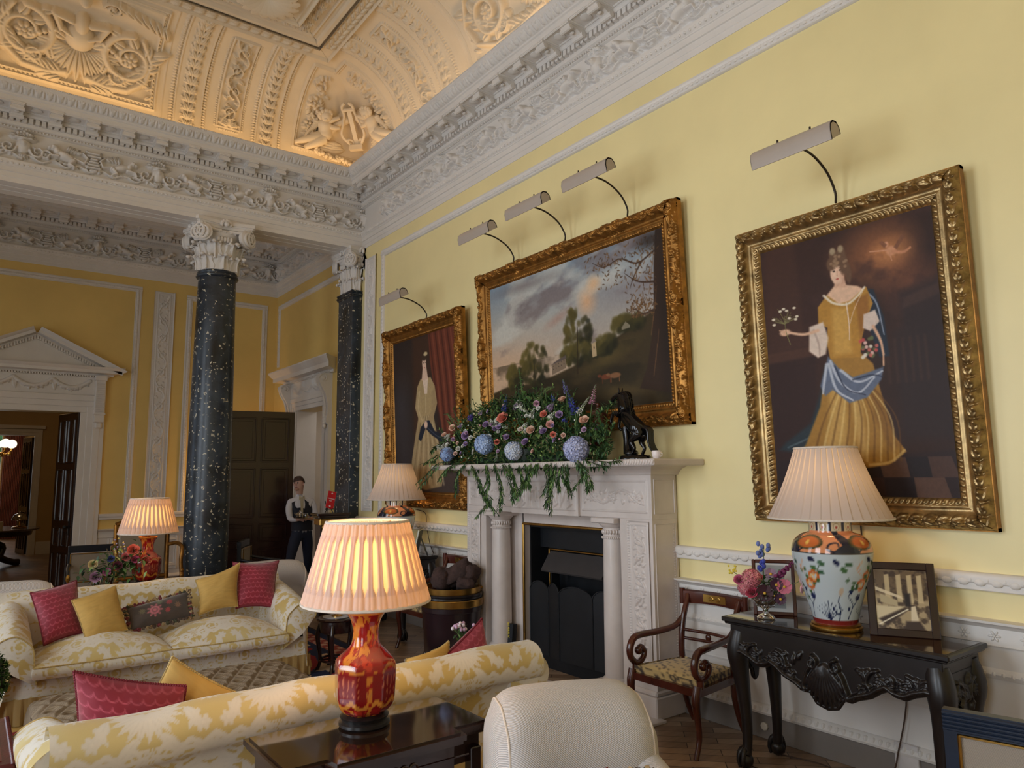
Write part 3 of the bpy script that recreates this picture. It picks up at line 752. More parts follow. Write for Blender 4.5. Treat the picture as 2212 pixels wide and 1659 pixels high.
for sg in(-1,1):
    m=MB();x=cx+sg*.925
    m.box(x-.075,YB-.12,2.72,x+.075,YB-.03,3.48,.01)
    for k in range(14): m.tube([(x-.06,YB-.125,2.9+.035*k),(x+.06,YB-.125,2.9+.035*k)],.011,6)
    m.box(x-.085,YB-.15,2.84,x+.085,YB-.03,2.87,.006);m.box(x-.085,YB-.15,3.4,x+.085,YB-.03,3.48,.006);m.box(x-.05,YB-.1,2.62,x+.05,YB-.03,2.72,.02)
    m.build('console_bracket',M['plaster'],dr,30)
def leaf_mb(wd,ht,th=.05):
    m=MB();m.box(0,-th/2,0,wd,th/2,ht,.004)
    for z0,z1 in((.12,.62),(.74,1.02),(1.14,1.95),(2.07,ht-.12)):
        for x0,x1 in((.1,wd/2-.05),(wd/2+.05,wd-.1)):
            for sg in(-1,1):
                y=sg*th/2
                for q in(((x0,y,z0),(x1,y,z0)),((x0,y,z1),(x1,y,z1)),((x0,y,z0),(x0,y,z1)),((x1,y,z0),(x1,y,z1))): m.tube(q,.014,6)
                m.box(x0+.05,y-.006,z0+.05,x1-.05,y+.006,z1-.05,.005)
    return m
def leafobj(root,x,y,a,wd,ht,knob=True,ks=1):
    m=MB();m.merge(leaf_mb(wd,ht),rotz(a,(x,y,.01)));o=m.build('door_leaf',M['darkwood'],root,30)
    if knob:
        k=MB()
        for sg in(-1,1):
            k.tube([(wd-.07,0,1.05),(wd-.07,sg*.075,1.05)],.011,8);k.ball((wd-.07,sg*.085,1.05),.03,10,8)
            k.box(wd-.1,sg*.024,.92,wd-.04,sg*.03,1.18,.002)
        k2=MB();k2.merge(k,rotz(a,(x,y,.01)));k2.build('door_knob',M['black'],o,40)
    return o
leafobj(dr,1.165,YB+.72,rad(-74.5),.75,2.87);
# side doorway (right wall) with console brackets
dr2=struct_root('door_2');m=MB()
def PR(m,y0,z0,y1,z1,d): m.box(W-d,y0,z0,W,y1,z1,.006)
mould_door(m,11.05,12.25,2.95,.2,PR,None)
m.box(W-.06,10.72,0,W,10.85,3.5);m.box(W-.06,12.45,0,W,12.58,3.5);m.box(W-.04,10.85,3.15,W,12.45,3.5)
m.box(W,11.05,0,W+.35,11.07,2.95);m.box(W,12.23,0,W+.35,12.25,2.95)
m.build('door_frame',M['plaster'],dr2,0)
rf=RF(1.5,.3,.008)
for k in range(3):
    for i in range(22):
        t=i/21;rf.blob(.1+.43*k+.43*t,.17-.3*t*(1-t),.03,.028,0,.04);rf.leaf(.1+.43*k+.43*t,.17-.3*t*(1-t),R.uniform(-3,3),.05,.016,.04)
    rf.leaf(.1+.43*k,.17,1.57,.11,.04,.04)
rf.mesh('garland_frieze',lambda U,V,H:[W-.042-H,10.9+U,3.16+V],M['plaster'],dr2)
m=MB();CP3=[(0,3.44),(.07,3.44),(.07,3.48),(.10,3.49),(.21,3.5),(.21,3.57),(.24,3.6),(.28,3.66),(.28,3.68),(0,3.68)]
m.sweep(CP3,(W,10.6,0),(W,12.72,0),(-1,0,0),(0,0,1),m0=-1,m1=1)
for sg,y in((-1,10.6),(1,12.72)): pass
for i in range(56): m.box(W-.1,10.66+i*.036,3.45,W-.06,10.68+i*.036,3.485)
m.build('door_cornice',M['plaster'],dr2,30)
for y in(10.785,12.515):
    m=MB();sp=[(.06,2.62),(.1,2.66),(.075,2.8),(.075,2.95),(.11,3.1),(.2,3.25),(.23,3.34),(.2,3.42),(.06,3.44)]
    m.prism([(W-a,b) for a,b in sp],1,y-.07,y+.07)
    for sg in(-1,1):
        pts=[(W-.15-.075*(1-.8*t)*cos(8*t),y+sg*.075,3.35+.075*(1-.8*t)*sin(8*t)) for t in np.linspace(0,1,24)];m.tube(pts,.012,6)
        m.ball((W-.15,y+sg*.07,3.35),(.03,.02,.03),8,6)
    for k in range(5): m.ball((W-.1,y,2.6+.05*k),(.03,.04-.004*k,.04),7,5)
    m.tube([(W-.09,y,2.62),(W-.09,y,2.95),(W-.13,y,3.12),(W-.22,y,3.27)],.018,6)
    m.build('console_bracket',M['plaster'],dr2,40)
leafobj(dr2,W-.02,12.28,rad(167),1.17,2.92,True)
# ------------------------------------------------ columns
def capital(sc=1.0,h=.62):
    """composite capital, base at z=0"""
    m=MB();r0=.235*sc
    m.lathe([(r0,0),(r0*1.0,.1*h),(r0*1.02,.4*h),(r0*1.1,.62*h),(r0*1.3,.74*h),(r0*1.32,.80*h)],32)
    for tier,(z0,hh,n,off,rr) in enumerate(((0,.34*h,8,0,r0*1.02),(.22*h,.40*h,8,.5,r0*1.06))):
        for k in range(n):
            a=2*PI*(k+off)/n
            nn=9;mm=9;P=np.zeros((nn,mm,3))
            for i in range(nn):
                t=i/(nn-1);zz=z0+hh*min(1,t*1.12)-(hh*.22*max(0,t-.72)/.28 if t>.72 else 0)
                ro=rr+.012+.10*sc*t**3.2+(.015 if t>.8 else 0)
                wd=(.105+.02*sin(t*9))*sc*(1-.55*max(0,t-.5)**1.2*1.6)
                for j in range(mm):
                    b=(j/(mm-1)-.5)*2;aa=a+b*wd/ro
                    dr_=-.03*sc*b*b+.016*sc*cos(b*3*PI)*(1-.3*t)
                    P[i,j]=((ro+dr_)*cos(aa),(ro+dr_)*sin(aa),zz-.02*abs(b)*t)
            m.grid(P);m.tube([P[i,mm//2]+np.array([cos(a),sin(a),0])*.008 for i in range(nn)],np.linspace(.014,.008,nn)*sc,5)
            tip=P[-1,mm//2];m.ball(tip,(.03*sc,.03*sc,.022*sc),7,5)
            for q in(-1,1):m.ball(P[-2,mm//2+q*3],.018*sc,6,4)
    # echinus with eggs
    m.lathe([(r0*1.28,.74*h),(r0*1.36,.77*h),(r0*1.36,.80*h),(r0*1.2,.84*h)],32)
    for k in range(28):
        a=2*PI*k/28;m.ball((r0*1.36*cos(a),r0*1.36*sin(a),.775*h),.017*sc,6,4)
    # abacus with concave sides
    HA=.375*sc;N=12;poly=[]
    for k in range(4):
        a0=PI/4+k*PI/2
        for i in range(N):
            t=i/(N-1);c0=np.array([cos(a0),sin(a0)])*HA*1.414;c1=np.array([cos(a0+PI/2),sin(a0+PI/2)])*HA*1.414
            p=c0*(1-t*.92-.04)+c1*(t*.92+.04);p=p*(1-.17*4*t*(1-t))
            poly.append(p)
    poly=np.array(poly)
    for z0,z1,s in((.84*h,.90*h,.95),(.90*h,.93*h,.98),(.93*h,h,1.03)): m.prism(poly*s,2,z0,z1)
    # volutes: paired spirals at each corner
    for k in range(4):
        for sg in(-1,1):
            fa=k*PI/2                       # face direction
            f=np.array([cos(fa),sin(fa),0]);t=np.array([-sin(fa),cos(fa),0])*sg
            c=f*(.335*sc)+t*(.285*sc)+np.array([0,0,.70*h])
            ax=f*.80+t*.6;ax/=np.linalg.norm(ax);ux=np.cross([0,0,1],ax)*sg*1.0;ux=t-ax*(t@ax);ux/=np.linalg.norm(ux)
            pts=[];rs=[]
            for i in range(46):
                q=i/45;an=PI*.5+ -q*2*PI*2.1;rr=.118*sc*(1-.86*q)
                pts.append(c+ux*(rr*cos(an))+np.array([0,0,rr*sin(an)])+ax*(.012+.035*q)*sc);rs.append((.02-.010*q)*sc)
            m.tube(pts,rs,6)
            P=[]
            for r_,d in((.0,.03),(.05,.022),(.10,.004),(.118,-.012),(.10,-.07),(0,-.07)):
                P.append([c+ux*(r_*sc*cos(b))+np.array([0,0,r_*sc*sin(b)])+ax*d*sc for b in np.linspace(0,2*PI,20,endpoint=False)])
            m.grid(P,cv=True)
            m.tube(spline([f*(.30*sc)+t*(.05*sc)+np.array([0,0,.80*h]),f*(.325*sc)+t*(.17*sc)+np.array([0,0,.80*h]),c+np.array([0,0,.118*sc])],8),.022*sc,6)
            m.leaf=None
    for k in range(4):
        fa=k*PI/2;f=np.array([cos(fa),sin(fa),0]);c=f*(.335*sc)+np.array([0,0,.92*h])
        for j in range(7):
            an=PI*(j/6);m.ball(c+np.array([-f[1],f[0],0])*.055*sc*cos(an)+np.array([0,0,.055*sc*sin(an)]),(.026*sc,.026*sc,.026*sc),6,5)
        m.ball(c+f*.03,.035*sc,8,6)
        for j in range(5): m.ball(f*(.30*sc)+np.array([-f[1],f[0],0])*(.04*(j-2))*sc+np.array([0,0,.62*h]),(.022*sc,.022*sc,.04*sc),6,5)
    return m
def column(loc,label):
    t=thing('column',label,'column',loc)
    m=MB();a=[(.36,0),(.36,.1)];m.box(-.36,-.36,0,.36,.36,.1,.01)
    m.lathe([(.34,.1),(.36,.14),(.34,.19),(.29,.2),(.28,.23),(.31,.25),(.32,.275),(.30,.3),(.275,.31)],40);m.build('base',M['marble'],t,40)
    zs=np.linspace(.3,4.46,30);rr=lambda z:.272-.036*max(0,(z-1.2)/3.26)**1.6
    m=MB();m.lathe([(rr(z),z) for z in zs],56);m.build('shaft',M['colmarble'],t,60)
    m=MB();m.lathe([(.24,4.45),(.262,4.46),(.27,4.478),(.262,4.497),(.245,4.502),(.25,4.515),(.255,4.525),(.245,4.54),(.2,4.545)],56);m.build('collar',M['colmarble'],t,60)
    m=MB();m.merge(capital(1.0,.635),lambda V:V+np.array([0,0,4.545]));m.build('capital',M['plaster'],t,50)
    return t
column((2.50,9.935,0),'round dark marble column with a white carved capital, standing free under the beam')
t=thing('pilaster','square dark marble pilaster with a white capital against the yellow wall','pilaster',(W-.008,9.93,0))
m=MB();m.box(-.15,-.25,.3,0,.25,4.46,.004);m.build('shaft',M['colmarble'],t,0)
m=MB();m.box(-.2,-.3,0,0,.3,.2,.01);m.box(-.18,-.28,.2,0,.28,.3,.02);m.build('base',M['marble'],t,0)
m=MB()
for d,z0,z1 in((.02,4.45,4.475),(.03,4.475,4.5),(.02,4.5,4.52),(.026,4.52,4.545)): m.box(-.15-d,-.25-d,z0,0,.25+d,z1,.008)
m.build('collar',M['colmarble'],t,0)
m=MB();m.merge(capital(.92,.635),lambda V:np.stack([np.minimum(V[:,0]*.62-.035,-.001),V[:,1],V[:,2]+4.545],-1))
m.build('capital',M['plaster'],t,50)
# ------------------------------------------------ painted canvases
class Paint:
    def __init__(s,w,h,res,bg,warp=1):
        s.w,s.h=w,h;s.nx=int(w/res);s.ny=int(h/res)
        s.X,s.Y=np.meshgrid(np.linspace(0,w,s.nx),np.linspace(0,h,s.ny),indexing='ij')
        s.GX=s.X;u=s.X/w;s.X=w*u/(u+warp*(1-u));s.I=np.zeros((s.nx,s.ny,3))+np.array(bg,float)
    def mix(s,a,c): s.I=s.I*(1-a[...,None])+np.array(c,float)*a[...,None]
    def blob(s,x,y,rx,ry,c,al=1,soft=.3,rot=0):
        dx,dy=s.X-x*s.w,s.Y-y*s.h;ca,sa=cos(rot),sin(rot);rx*=s.w;ry*=s.h
        d=np.sqrt(((dx*ca+dy*sa)/rx)**2+((-dx*sa+dy*ca)/ry)**2);s.mix(al*np.clip((1-d)/soft,0,1),c)
    def poly(s,pts,c,al=1,soft=.008,tex=0,seed=1):
        p=[(a*s.w,b*s.h) for a,b in pts];ins=np.zeros(s.X.shape,bool);dm=np.full(s.X.shape,9.)
        for (x0,y0),(x1,y1) in zip(p,p[1:]+p[:1]):
            c1=((y0>s.Y)!=(y1>s.Y))&(s.X<(x1-x0)*(s.Y-y0)/(y1-y0+1e-12)+x0);ins^=c1
            dx,dy=x1-x0,y1-y0;t=np.clip(((s.X-x0)*dx+(s.Y-y0)*dy)/(dx*dx+dy*dy+1e-12),0,1)
            dm=np.minimum(dm,np.hypot(s.X-x0-t*dx,s.Y-y0-t*dy))
        a=np.clip(.5+np.where(ins,dm,-dm)/soft,0,1)*al
        if tex: a=a*np.clip(1-tex+2*tex*fbm(s.X*22,s.Y*22,3,seed),0,1)
        s.mix(a,c)
    def stroke(s,pts,r0,r1,c,al=1,n=0):
        pts=np.array([(a*s.w,b*s.h) for a,b in pts]);
        if n: pts=spline(pts,n)
        a=np.zeros(s.X.shape);m=len(pts)-1
        for i in range(m):
            (x0,y0),(x1,y1)=pts[i],pts[i+1];dx,dy=x1-x0,y1-y0;r=r0+(r1-r0)*(i+.5)/m
            t=np.clip(((s.X-x0)*dx+(s.Y-y0)*dy)/(dx*dx+dy*dy+1e-12),0,1)
            a=np.maximum(a,np.clip(1.4*(1-np.hypot(s.X-x0-t*dx,s.Y-y0-t*dy)/r),0,1))
        s.mix(a*al,c)
    def tree(s,x,y,rx,ry,c1,c2,n=120,seed=0,leaf=.03):
        r=np.random.RandomState(seed)
        for k in range(n):
            a=r.rand()*6.28;q=r.rand()**.5;px,py=x+rx*q*cos(a),y+ry*q*sin(a);t=np.clip(.5-.5*(px-x)/rx*.7-.4*(py-y)/ry+r.randn()*.15,0,1)
            s.blob(px,py,leaf*r.uniform(.5,1.1),leaf*s.w/s.h*r.uniform(.4,.8),np.array(c1)*(1-t)+np.array(c2)*t,.75,.6,r.rand()*3)
    def grain(s,amt=.06,seed=3):
        g=fbm(s.X*60,s.Y*60,3,seed)-.5;s.I*=(1+amt*2*g)[...,None]
    def linear(s): 
        c=np.clip(s.I/255,0,1);return np.where(c<=.04045,c/12.92,((c+.055)/1.055)**2.4)
def figure_gold(w,h):
    p=Paint(w,h,.0042,(58,36,28),1.6)
    p.mix(np.clip(.5*fbm(p.X*3,p.Y*3,4,2),0,1),(34,24,24));p.blob(.1,.5,.3,.9,(66,38,30),.6,1)
    p.blob(.62,.12,.34,.16,(196,124,74),.75,1);p.blob(.70,.13,.18,.08,(222,150,92),.6,1);p.blob(.8,.25,.3,.12,(150,90,60),.5,1)
    p.mix(np.clip((fbm(p.X*5,p.Y*7,4,8)-.52)*4,0,.6)*(p.Y<h*.42),(66,42,36))
    p.poly([(.72,.28),(1,.25),(1,.8),(.66,.8),(.66,.42),(.72,.4)],(46,34,34),.75,.06);p.poly([(.74,.3),(1,.27),(1,.31),(.73,.34)],(76,54,46),.6,.02)
    for k in range(6): p.poly([(.60+.05*k,.44),(.62+.05*k,.44),(.62+.05*k,.60),(.60+.05*k,.60)],(72,48,38),.5,.015)
    p.poly([(.02,0),(.16,0),(.17,.38),(.2,.42),(0,.44)],(70,44,34),.8,.03);p.poly([(0,.43),(.24,.42),(.24,.46),(0,.47)],(86,56,42),.6,.015)
    p.poly([(0,.47),(.22,.46),(.2,.85),(0,.86)],(48,30,28),.7,.03)
    # chequered floor
    p.poly([(0,.86),(1,.84),(1,1),(0,1)],(44,30,30),1,.02)
    for a,b,cc in((.08,.22,(84,58,44)),(.36,.5,(30,24,28)),(.5,.66,(86,62,50)),(.66,.8,(34,28,32)),(.8,.96,(78,56,48))): p.poly([(a,.86),(b,.86),(b+.05,.93),(a+.02,.93)],cc,.9,.006)
    for a,b,cc in((.05,.24,(30,22,26)),(.52,.7,(32,26,30)),(.7,.9,(92,66,54))): p.poly([(a,.93),(b,.93),(b+.04,1),(a+.01,1)],cc,.9,.006)
    # dark blue-green mantle and train
    p.poly([(.48,.235),(.56,.25),(.61,.36),(.62,.5),(.56,.5),(.5,.35)],(38,46,58),1,.012);p.stroke([(.5,.245),(.57,.3),(.6,.42)],.012,.006,(150,160,178),.8,12)
    p.poly([(.26,.5),(.22,.62),(.17,.72),(.05,.79),(.02,.82),(.14,.84),(.26,.81),(.33,.7)],(42,52,58),1,.02)
    p.stroke([(.27,.55),(.24,.66),(.18,.76),(.06,.81)],.012,.008,(96,112,118),.6,14)
    # skirt
    p.poly([(.27,.5),(.22,.66),(.14,.80),(.11,.835),(.22,.85),(.33,.875),(.44,.895),(.56,.885),(.67,.84),(.6,.78),(.56,.66),(.52,.52),(.45,.47),(.3,.47)],(158,116,50),1,.012)
    p.poly([(.28,.56),(.26,.72),(.22,.84),(.34,.87),(.36,.6)],(196,158,88),.8,.04);p.poly([(.38,.6),(.40,.86),(.45,.88),(.43,.6)],(210,176,108),.55,.03);p.poly([(.48,.56),(.5,.72),(.58,.84),(.63,.82),(.55,.64)],(120,82,36),.6,.03)
    for k in range(13):
        x=.2+.033*k;p.stroke([(.33+.012*k,.58),(x+.03,.72),(x+.02*(k-6)*.3,.87)],.007,.011,(226,196,128) if k%2 else (104,70,30),.55,12)
    p.stroke([(.12,.83),(.25,.84),(.34,.87)],.012,.01,(216,188,120),.6,10);p.stroke([(.45,.885),(.57,.875),(.66,.835)],.012,.012,(214,184,116),.6,10)
    # bodice
    p.poly([(.25,.275),(.3,.235),(.42,.25),(.52,.235),(.55,.3),(.5,.36),(.47,.42),(.45,.49),(.29,.48),(.28,.42),(.29,.36),(.245,.34)],(176,128,52),1,.008)
    p.poly([(.32,.29),(.4,.3),(.41,.47),(.31,.47)],(206,162,84),.7,.03);p.poly([(.45,.27),(.53,.26),(.52,.34),(.46,.42)],(138,88,38),.7,.02)
    p.stroke([(.40,.28),(.405,.36),(.40,.42)],.007,.004,(226,200,176),.9,8);p.stroke([(.50,.245),(.44,.31),(.41,.36)],.004,.004,(220,190,160),.8,8)
    # skin
    p.poly([(.30,.235),(.345,.205),(.40,.21),(.47,.225),(.5,.24),(.42,.275),(.36,.278)],(222,182,152),1,.012);p.poly([(.345,.15),(.395,.16),(.41,.22),(.345,.215)],(212,168,140),1,.01)
    p.stroke([(.285,.235),(.33,.27),(.40,.285),(.46,.265),(.51,.235)],.012,.01,(232,218,196),.9,20)
    p.blob(.366,.158,.042,.05,(226,186,158),1,.18);p.blob(.352,.165,.022,.03,(236,200,174),.6,.8);p.blob(.394,.17,.02,.04,(186,134,108),.5,.9)
    for x in(.348,.381): p.blob(x,.150,.009,.0045,(58,40,34),.9,.5);p.stroke([(x-.011,.142),(x+.01,.141)],.003,.003,(110,76,56),.7)
    p.stroke([(.366,.15),(.362,.168),(.368,.171)],.003,.003,(186,132,108),.8);p.blob(.363,.182,.011,.0045,(176,76,66),.9,.5);p.blob(.366,.203,.03,.01,(196,150,124),.5,.9)
    # hair with high curls
    for x,y,rx,ry in((.37,.112,.055,.028),(.405,.135,.03,.045),(.335,.12,.028,.03),(.425,.17,.02,.045),(.35,.085,.026,.026),(.395,.082,.026,.028),(.375,.10,.05,.03)): p.blob(x,y,rx,ry,(104,76,56),1,.35)
    for k in range(14): p.blob(.33+.09*R.random(),.075+.07*R.random(),.013,.008,(160,128,98),.7,.6,R.random()*3)
    p.blob(.348,.072,.02,.018,(170,150,120),.9,.5);p.blob(.392,.07,.02,.018,(166,146,116),.9,.5)
    # outstretched arm with sprig, white sleeves
    p.poly([(.2,.345),(.27,.335),(.29,.40),(.27,.46),(.23,.47),(.19,.44)],(216,196,180),1,.012);p.stroke([(.22,.36),(.24,.42),(.24,.46)],.01,.008,(166,142,130),.6,8)
    p.stroke([(.24,.365),(.17,.37),(.10,.352)],.017,.012,(218,176,146),1,10);p.blob(.085,.35,.03,.016,(222,180,150),1,.4)
    for k in range(5): p.stroke([(.085,.345),(.06+.006*k,.338+.006*k)],.005,.003,(212,168,138),1)
    p.stroke([(.105,.40),(.09,.35),(.085,.30),(.06,.25)],.003,.002,(120,116,70),1,10)
    for k in range(26): a=R.uniform(-2.6,-.3);q=R.uniform(.02,.09);p.stroke([(.085,.315),(.085+q*cos(a),.315+q*.6*sin(a))],.002,.0015,(128,122,78),.8)
    for k in range(9): p.blob(.03+.12*R.random(),.25+.07*R.random(),.010,.006,(226,214,190),.95,.4)
    p.poly([(.49,.335),(.56,.325),(.58,.37),(.52,.40),(.48,.385)],(210,190,176),1,.01)
    p.stroke([(.54,.385),(.575,.44),(.585,.49)],.017,.012,(214,170,140),1,10);p.stroke([(.585,.49),(.58,.53)],.012,.006,(214,170,140),1)
    # silver-blue drapery about the hips
    p.poly([(.28,.47),(.33,.52),(.40,.56),(.48,.55),(.58,.535),(.56,.58),(.47,.64),(.37,.655),(.29,.6),(.25,.62),(.23,.58)],(94,104,126),1,.012)
    for q in(((.29,.49),(.33,.57),(.42,.62),(.52,.57)),((.28,.5),(.31,.6),(.39,.645)),((.27,.5),(.25,.57),(.24,.61)),((.34,.53),(.43,.58),(.57,.55))): p.stroke(q,.014,.008,(196,202,214),.8,16)
    for q in(((.31,.51),(.36,.6),(.46,.63)),((.4,.57),(.5,.56),(.57,.57))): p.stroke(q,.008,.006,(40,46,66),.7,16)
    for k in range(22): p.blob(.5+.05*R.randint(-10,10)/10,.46+.04*R.randint(-10,10)/10,.014,.009,R.choice([(206,110,100),(230,190,180),(96,104,66),(190,80,80),(220,214,196)]),.9,.5)
    # cherub in the clouds
    p.blob(.69,.125,.04,.022,(206,146,108),1,.4,.2);p.blob(.665,.098,.017,.013,(206,148,112),1,.4);p.stroke([(.7,.13),(.77,.14),(.82,.13)],.016,.01,(196,134,98),1,8);p.stroke([(.67,.12),(.61,.115),(.56,.11)],.008,.005,(204,146,110),1)
    p.poly([(.71,.115),(.77,.075),(.79,.085),(.73,.125)],(120,78,56),.9,.008);p.poly([(.65,.11),(.62,.085),(.64,.08),(.67,.1)],(130,84,60),.9,.008);p.stroke([(.68,.13),(.69,.16)],.008,.005,(200,140,104),1)
    p.grain();return p
def figure_pale(w,h):
    p=Paint(w,h,.006,(58,46,42));p.mix(np.clip(.8*fbm(p.X*2.5,p.Y*2.5,4,4),0,1),(42,38,40));p.blob(.12,.45,.25,.3,(84,84,92),.5,1);p.blob(.15,.75,.3,.3,(70,70,78),.5,1)
    p.poly([(.34,0),(.62,0),(.62,.9),(.32,.9)],(74,50,38),.8,.1);p.poly([(.60,0),(1,0),(1,.72),(.78,.62),(.70,.45),(.62,.2)],(108,56,42),1,.03)
    for k in range(8): p.stroke([(.62+.045*k,0),(.68+.045*k,.3),(.74+.04*k,.62)],.02,.03,(142,80,60) if k%2 else (66,34,30),.6,10)
    p.poly([(0,.9),(1,.88),(1,1),(0,1)],(72,62,60),1,.03)
    p.poly([(.42,.50),(.36,.62),(.28,.80),(.24,.95),(.5,.985),(.74,.96),(.80,.86),(.70,.66),(.64,.50)],(168,146,108),1,.02)
    for k in range(10): p.stroke([(.46+.016*k,.52),(.36+.04*k,.75),(.28+.055*k,.95)],.014,.022,(206,188,150) if k%2 else (122,100,72),.5,10)
    p.poly([(.40,.33),(.46,.28),(.62,.28),(.68,.34),(.66,.44),(.62,.52),(.44,.52),(.42,.43)],(176,152,110),1,.015)
    p.poly([(.40,.33),(.36,.46),(.42,.55),(.50,.585),(.52,.56),(.46,.5),(.46,.4)],(182,158,116),1,.015);p.poly([(.68,.34),(.71,.45),(.64,.55),(.56,.585),(.54,.56),(.62,.49),(.63,.38)],(166,142,104),1,.015)
    p.stroke([(.44,.36),(.41,.46),(.47,.55)],.015,.012,(214,196,156),.6,8);p.stroke([(.54,.34),(.53,.5)],.012,.01,(216,198,158),.6)
    p.poly([(.49,.28),(.58,.28),(.56,.38),(.52,.38)],(228,204,182),1,.012);p.poly([(.50,.21),(.56,.21),(.58,.29),(.48,.29)],(224,190,166),1,.012)
    p.blob(.53,.185,.042,.05,(226,192,168),1,.25);p.blob(.53,.145,.05,.028,(70,54,44),1,.4);p.blob(.575,.18,.022,.06,(64,48,40),1,.4);p.blob(.55,.125,.04,.016,(206,184,140),1,.4)
    p.stroke([(.52,.12),(.50,.09),(.505,.075)],.01,.005,(60,44,40),1,6)
    for x in(.515,.545): p.blob(x,.180,.009,.005,(56,42,38),.9,.5)
    p.blob(.53,.212,.012,.005,(180,90,80),.9,.5);p.stroke([(.53,.185),(.528,.198)],.004,.004,(190,146,122),.8)
    p.poly([(.52,.55),(.44,.59),(.40,.66),(.44,.68),(.52,.60),(.6,.64),(.78,.70),(.82,.66),(.66,.62),(.58,.55)],(34,40,54),1,.012)
    p.blob(.525,.575,.035,.03,(226,192,168),1,.4);p.stroke([(.56,.6),(.7,.655),(.8,.67)],.008,.006,(84,96,116),.7,8)
    p.grain();return p
def landscape(w,h):
    p=Paint(w,h,.0058,(150,158,160));t=p.Y/h
    p.I=np.array((132,148,162.))*(1-t[...,None])+np.array((214,176,140.))*t[...,None]
    p.blob(.1,.62,.5,.4,(228,180,138),.6,1);p.blob(.25,.3,.5,.25,(196,196,186),.5,1)
    n=fbm(p.X*1.6+.9*p.Y,p.Y*3.4,5,11);p.mix(np.clip((n-.52)*5,0,.75)*(t<.55),(118,104,104))
    n=fbm(p.X*1.8+p.Y,p.Y*3.6,5,21);p.mix(np.clip((n-.56)*5,0,.7)*(t<.6),(204,202,192))
    p.blob(.62,.3,.07,.12,(238,176,122),.7,.9,.5);p.blob(.66,.2,.05,.07,(236,182,130),.7,.8);p.blob(.45,.36,.12,.05,(176,126,106),.5,.9,-.3);p.blob(.25,.06,.3,.06,(110,98,98),.6,1);p.blob(.9,.3,.3,.15,(120,110,116),.5,1)
    p.poly([(0,.79),(.1,.76),(.25,.765),(.4,.74),(.52,.70),(.62,.66),(.75,.58),(.88,.50),(1,.42),(1,1),(0,1)],(64,52,32),1,.02)
    p.mix(np.clip((fbm(p.X*5,p.Y*9,4,5)-.4)*2,0,.5)*(t>.6),(34,30,20));p.blob(.72,.68,.2,.08,(112,96,48),.5,1,-.3);p.blob(.78,.9,.22,.06,(104,84,46),.6,1);p.blob(.3,.95,.5,.12,(32,26,18),.7,1)
    for x,y,rx,ry,s in((.16,.70,.05,.09,1),(.29,.64,.085,.16,2),(.56,.5,.075,.19,3),(.57,.62,.11,.07,4),(.70,.6,.06,.05,5),(.82,.5,.08,.04,6)): p.tree(x,y,rx,ry,(34,34,20),(98,86,40),70,s,.028)
    p.stroke([(.29,.8),(.29,.6)],.008,.005,(44,32,22),1);p.stroke([(.55,.75),(.56,.45)],.009,.005,(44,32,22),1)
    p.poly([(.40,.665),(.485,.635),(.485,.70),(.40,.73)],(132,112,92),1,.005);p.poly([(.395,.665),(.42,.645),(.485,.615),(.49,.638)],(96,84,78),1,.005)
    for i in range(5):
        for j in range(2): p.blob(.41+.016*i,.672+.022*j-.006*i,.003,.005,(58,46,40),.9,.5)
    p.poly([(.632,.575),(.655,.57),(.657,.66),(.634,.665)],(186,160,122),1,.004);p.poly([(.628,.578),(.643,.535),(.66,.57)],(138,124,112),1,.004);p.blob(.645,.605,.004,.01,(60,46,36),.9,.5)
    p.poly([(.79,.52),(.81,.49),(.83,.515),(.83,.53),(.79,.535)],(150,140,120),.8,.005)
    for x,c in((.70,(112,60,38)),(.745,(134,92,62))): p.blob(x,.80,.032,.02,c,1,.3);p.blob(x-.035,.79,.012,.012,c,1,.4);p.stroke([(x-.02,.81),(x-.02,.84)],.004,.004,c,1);p.stroke([(x+.02,.81),(x+.02,.84)],.004,.004,c,1)
    # tree on the right, framing the scene
    p.poly([(1,0),(.97,0),(.955,.2),(.945,.42),(.93,.6),(.90,.78),(.86,.9),(1,.95)],(56,40,30),1,.012)
    for k in range(9): p.stroke([(.96-.01*(k%3),.1+.08*k),(.95-.012*(k%3),.2+.08*k)],.008,.006,(120,84,54),.6)
    for q in(((.96,.12),(.88,.16),(.8,.1),(.72,.12),(.66,.07)),((.955,.3),(.88,.27),(.82,.2)),((.94,.46),(.89,.47),(.86,.43),(.83,.44)),((.9,.16),(.86,.24),(.84,.30))): p.stroke(q,.014,.004,(66,46,34),1,16)
    r=np.random.RandomState(9)
    for k in range(330):
        i=r.randint(4);x,y=[(.62+.36*r.rand(),.02+.10*r.rand()),(.68+.28*r.rand(),.06+.2*r.rand()),(.82+.14*r.rand(),.2+.25*r.rand()),(.84+.1*r.rand(),.38+.1*r.rand())][i]
        p.blob(x,y,.009,.005,r.randint(0,2) and (84,58,36) or (118,84,50),.85,.5,r.rand()*3)
    p.blob(.95,.05,.1,.08,(44,34,30),.8,.8);p.blob(1,.6,.06,.6,(30,22,18),.6,.9);p.grain(.04);return p
CANV=vcol('painted_canvas',.5,spec=.25)
GOLD2=plain('dark_gilding',lin(150,104,48),.42,metal=.8,nscale=14,namt=.4,bmp=.2)
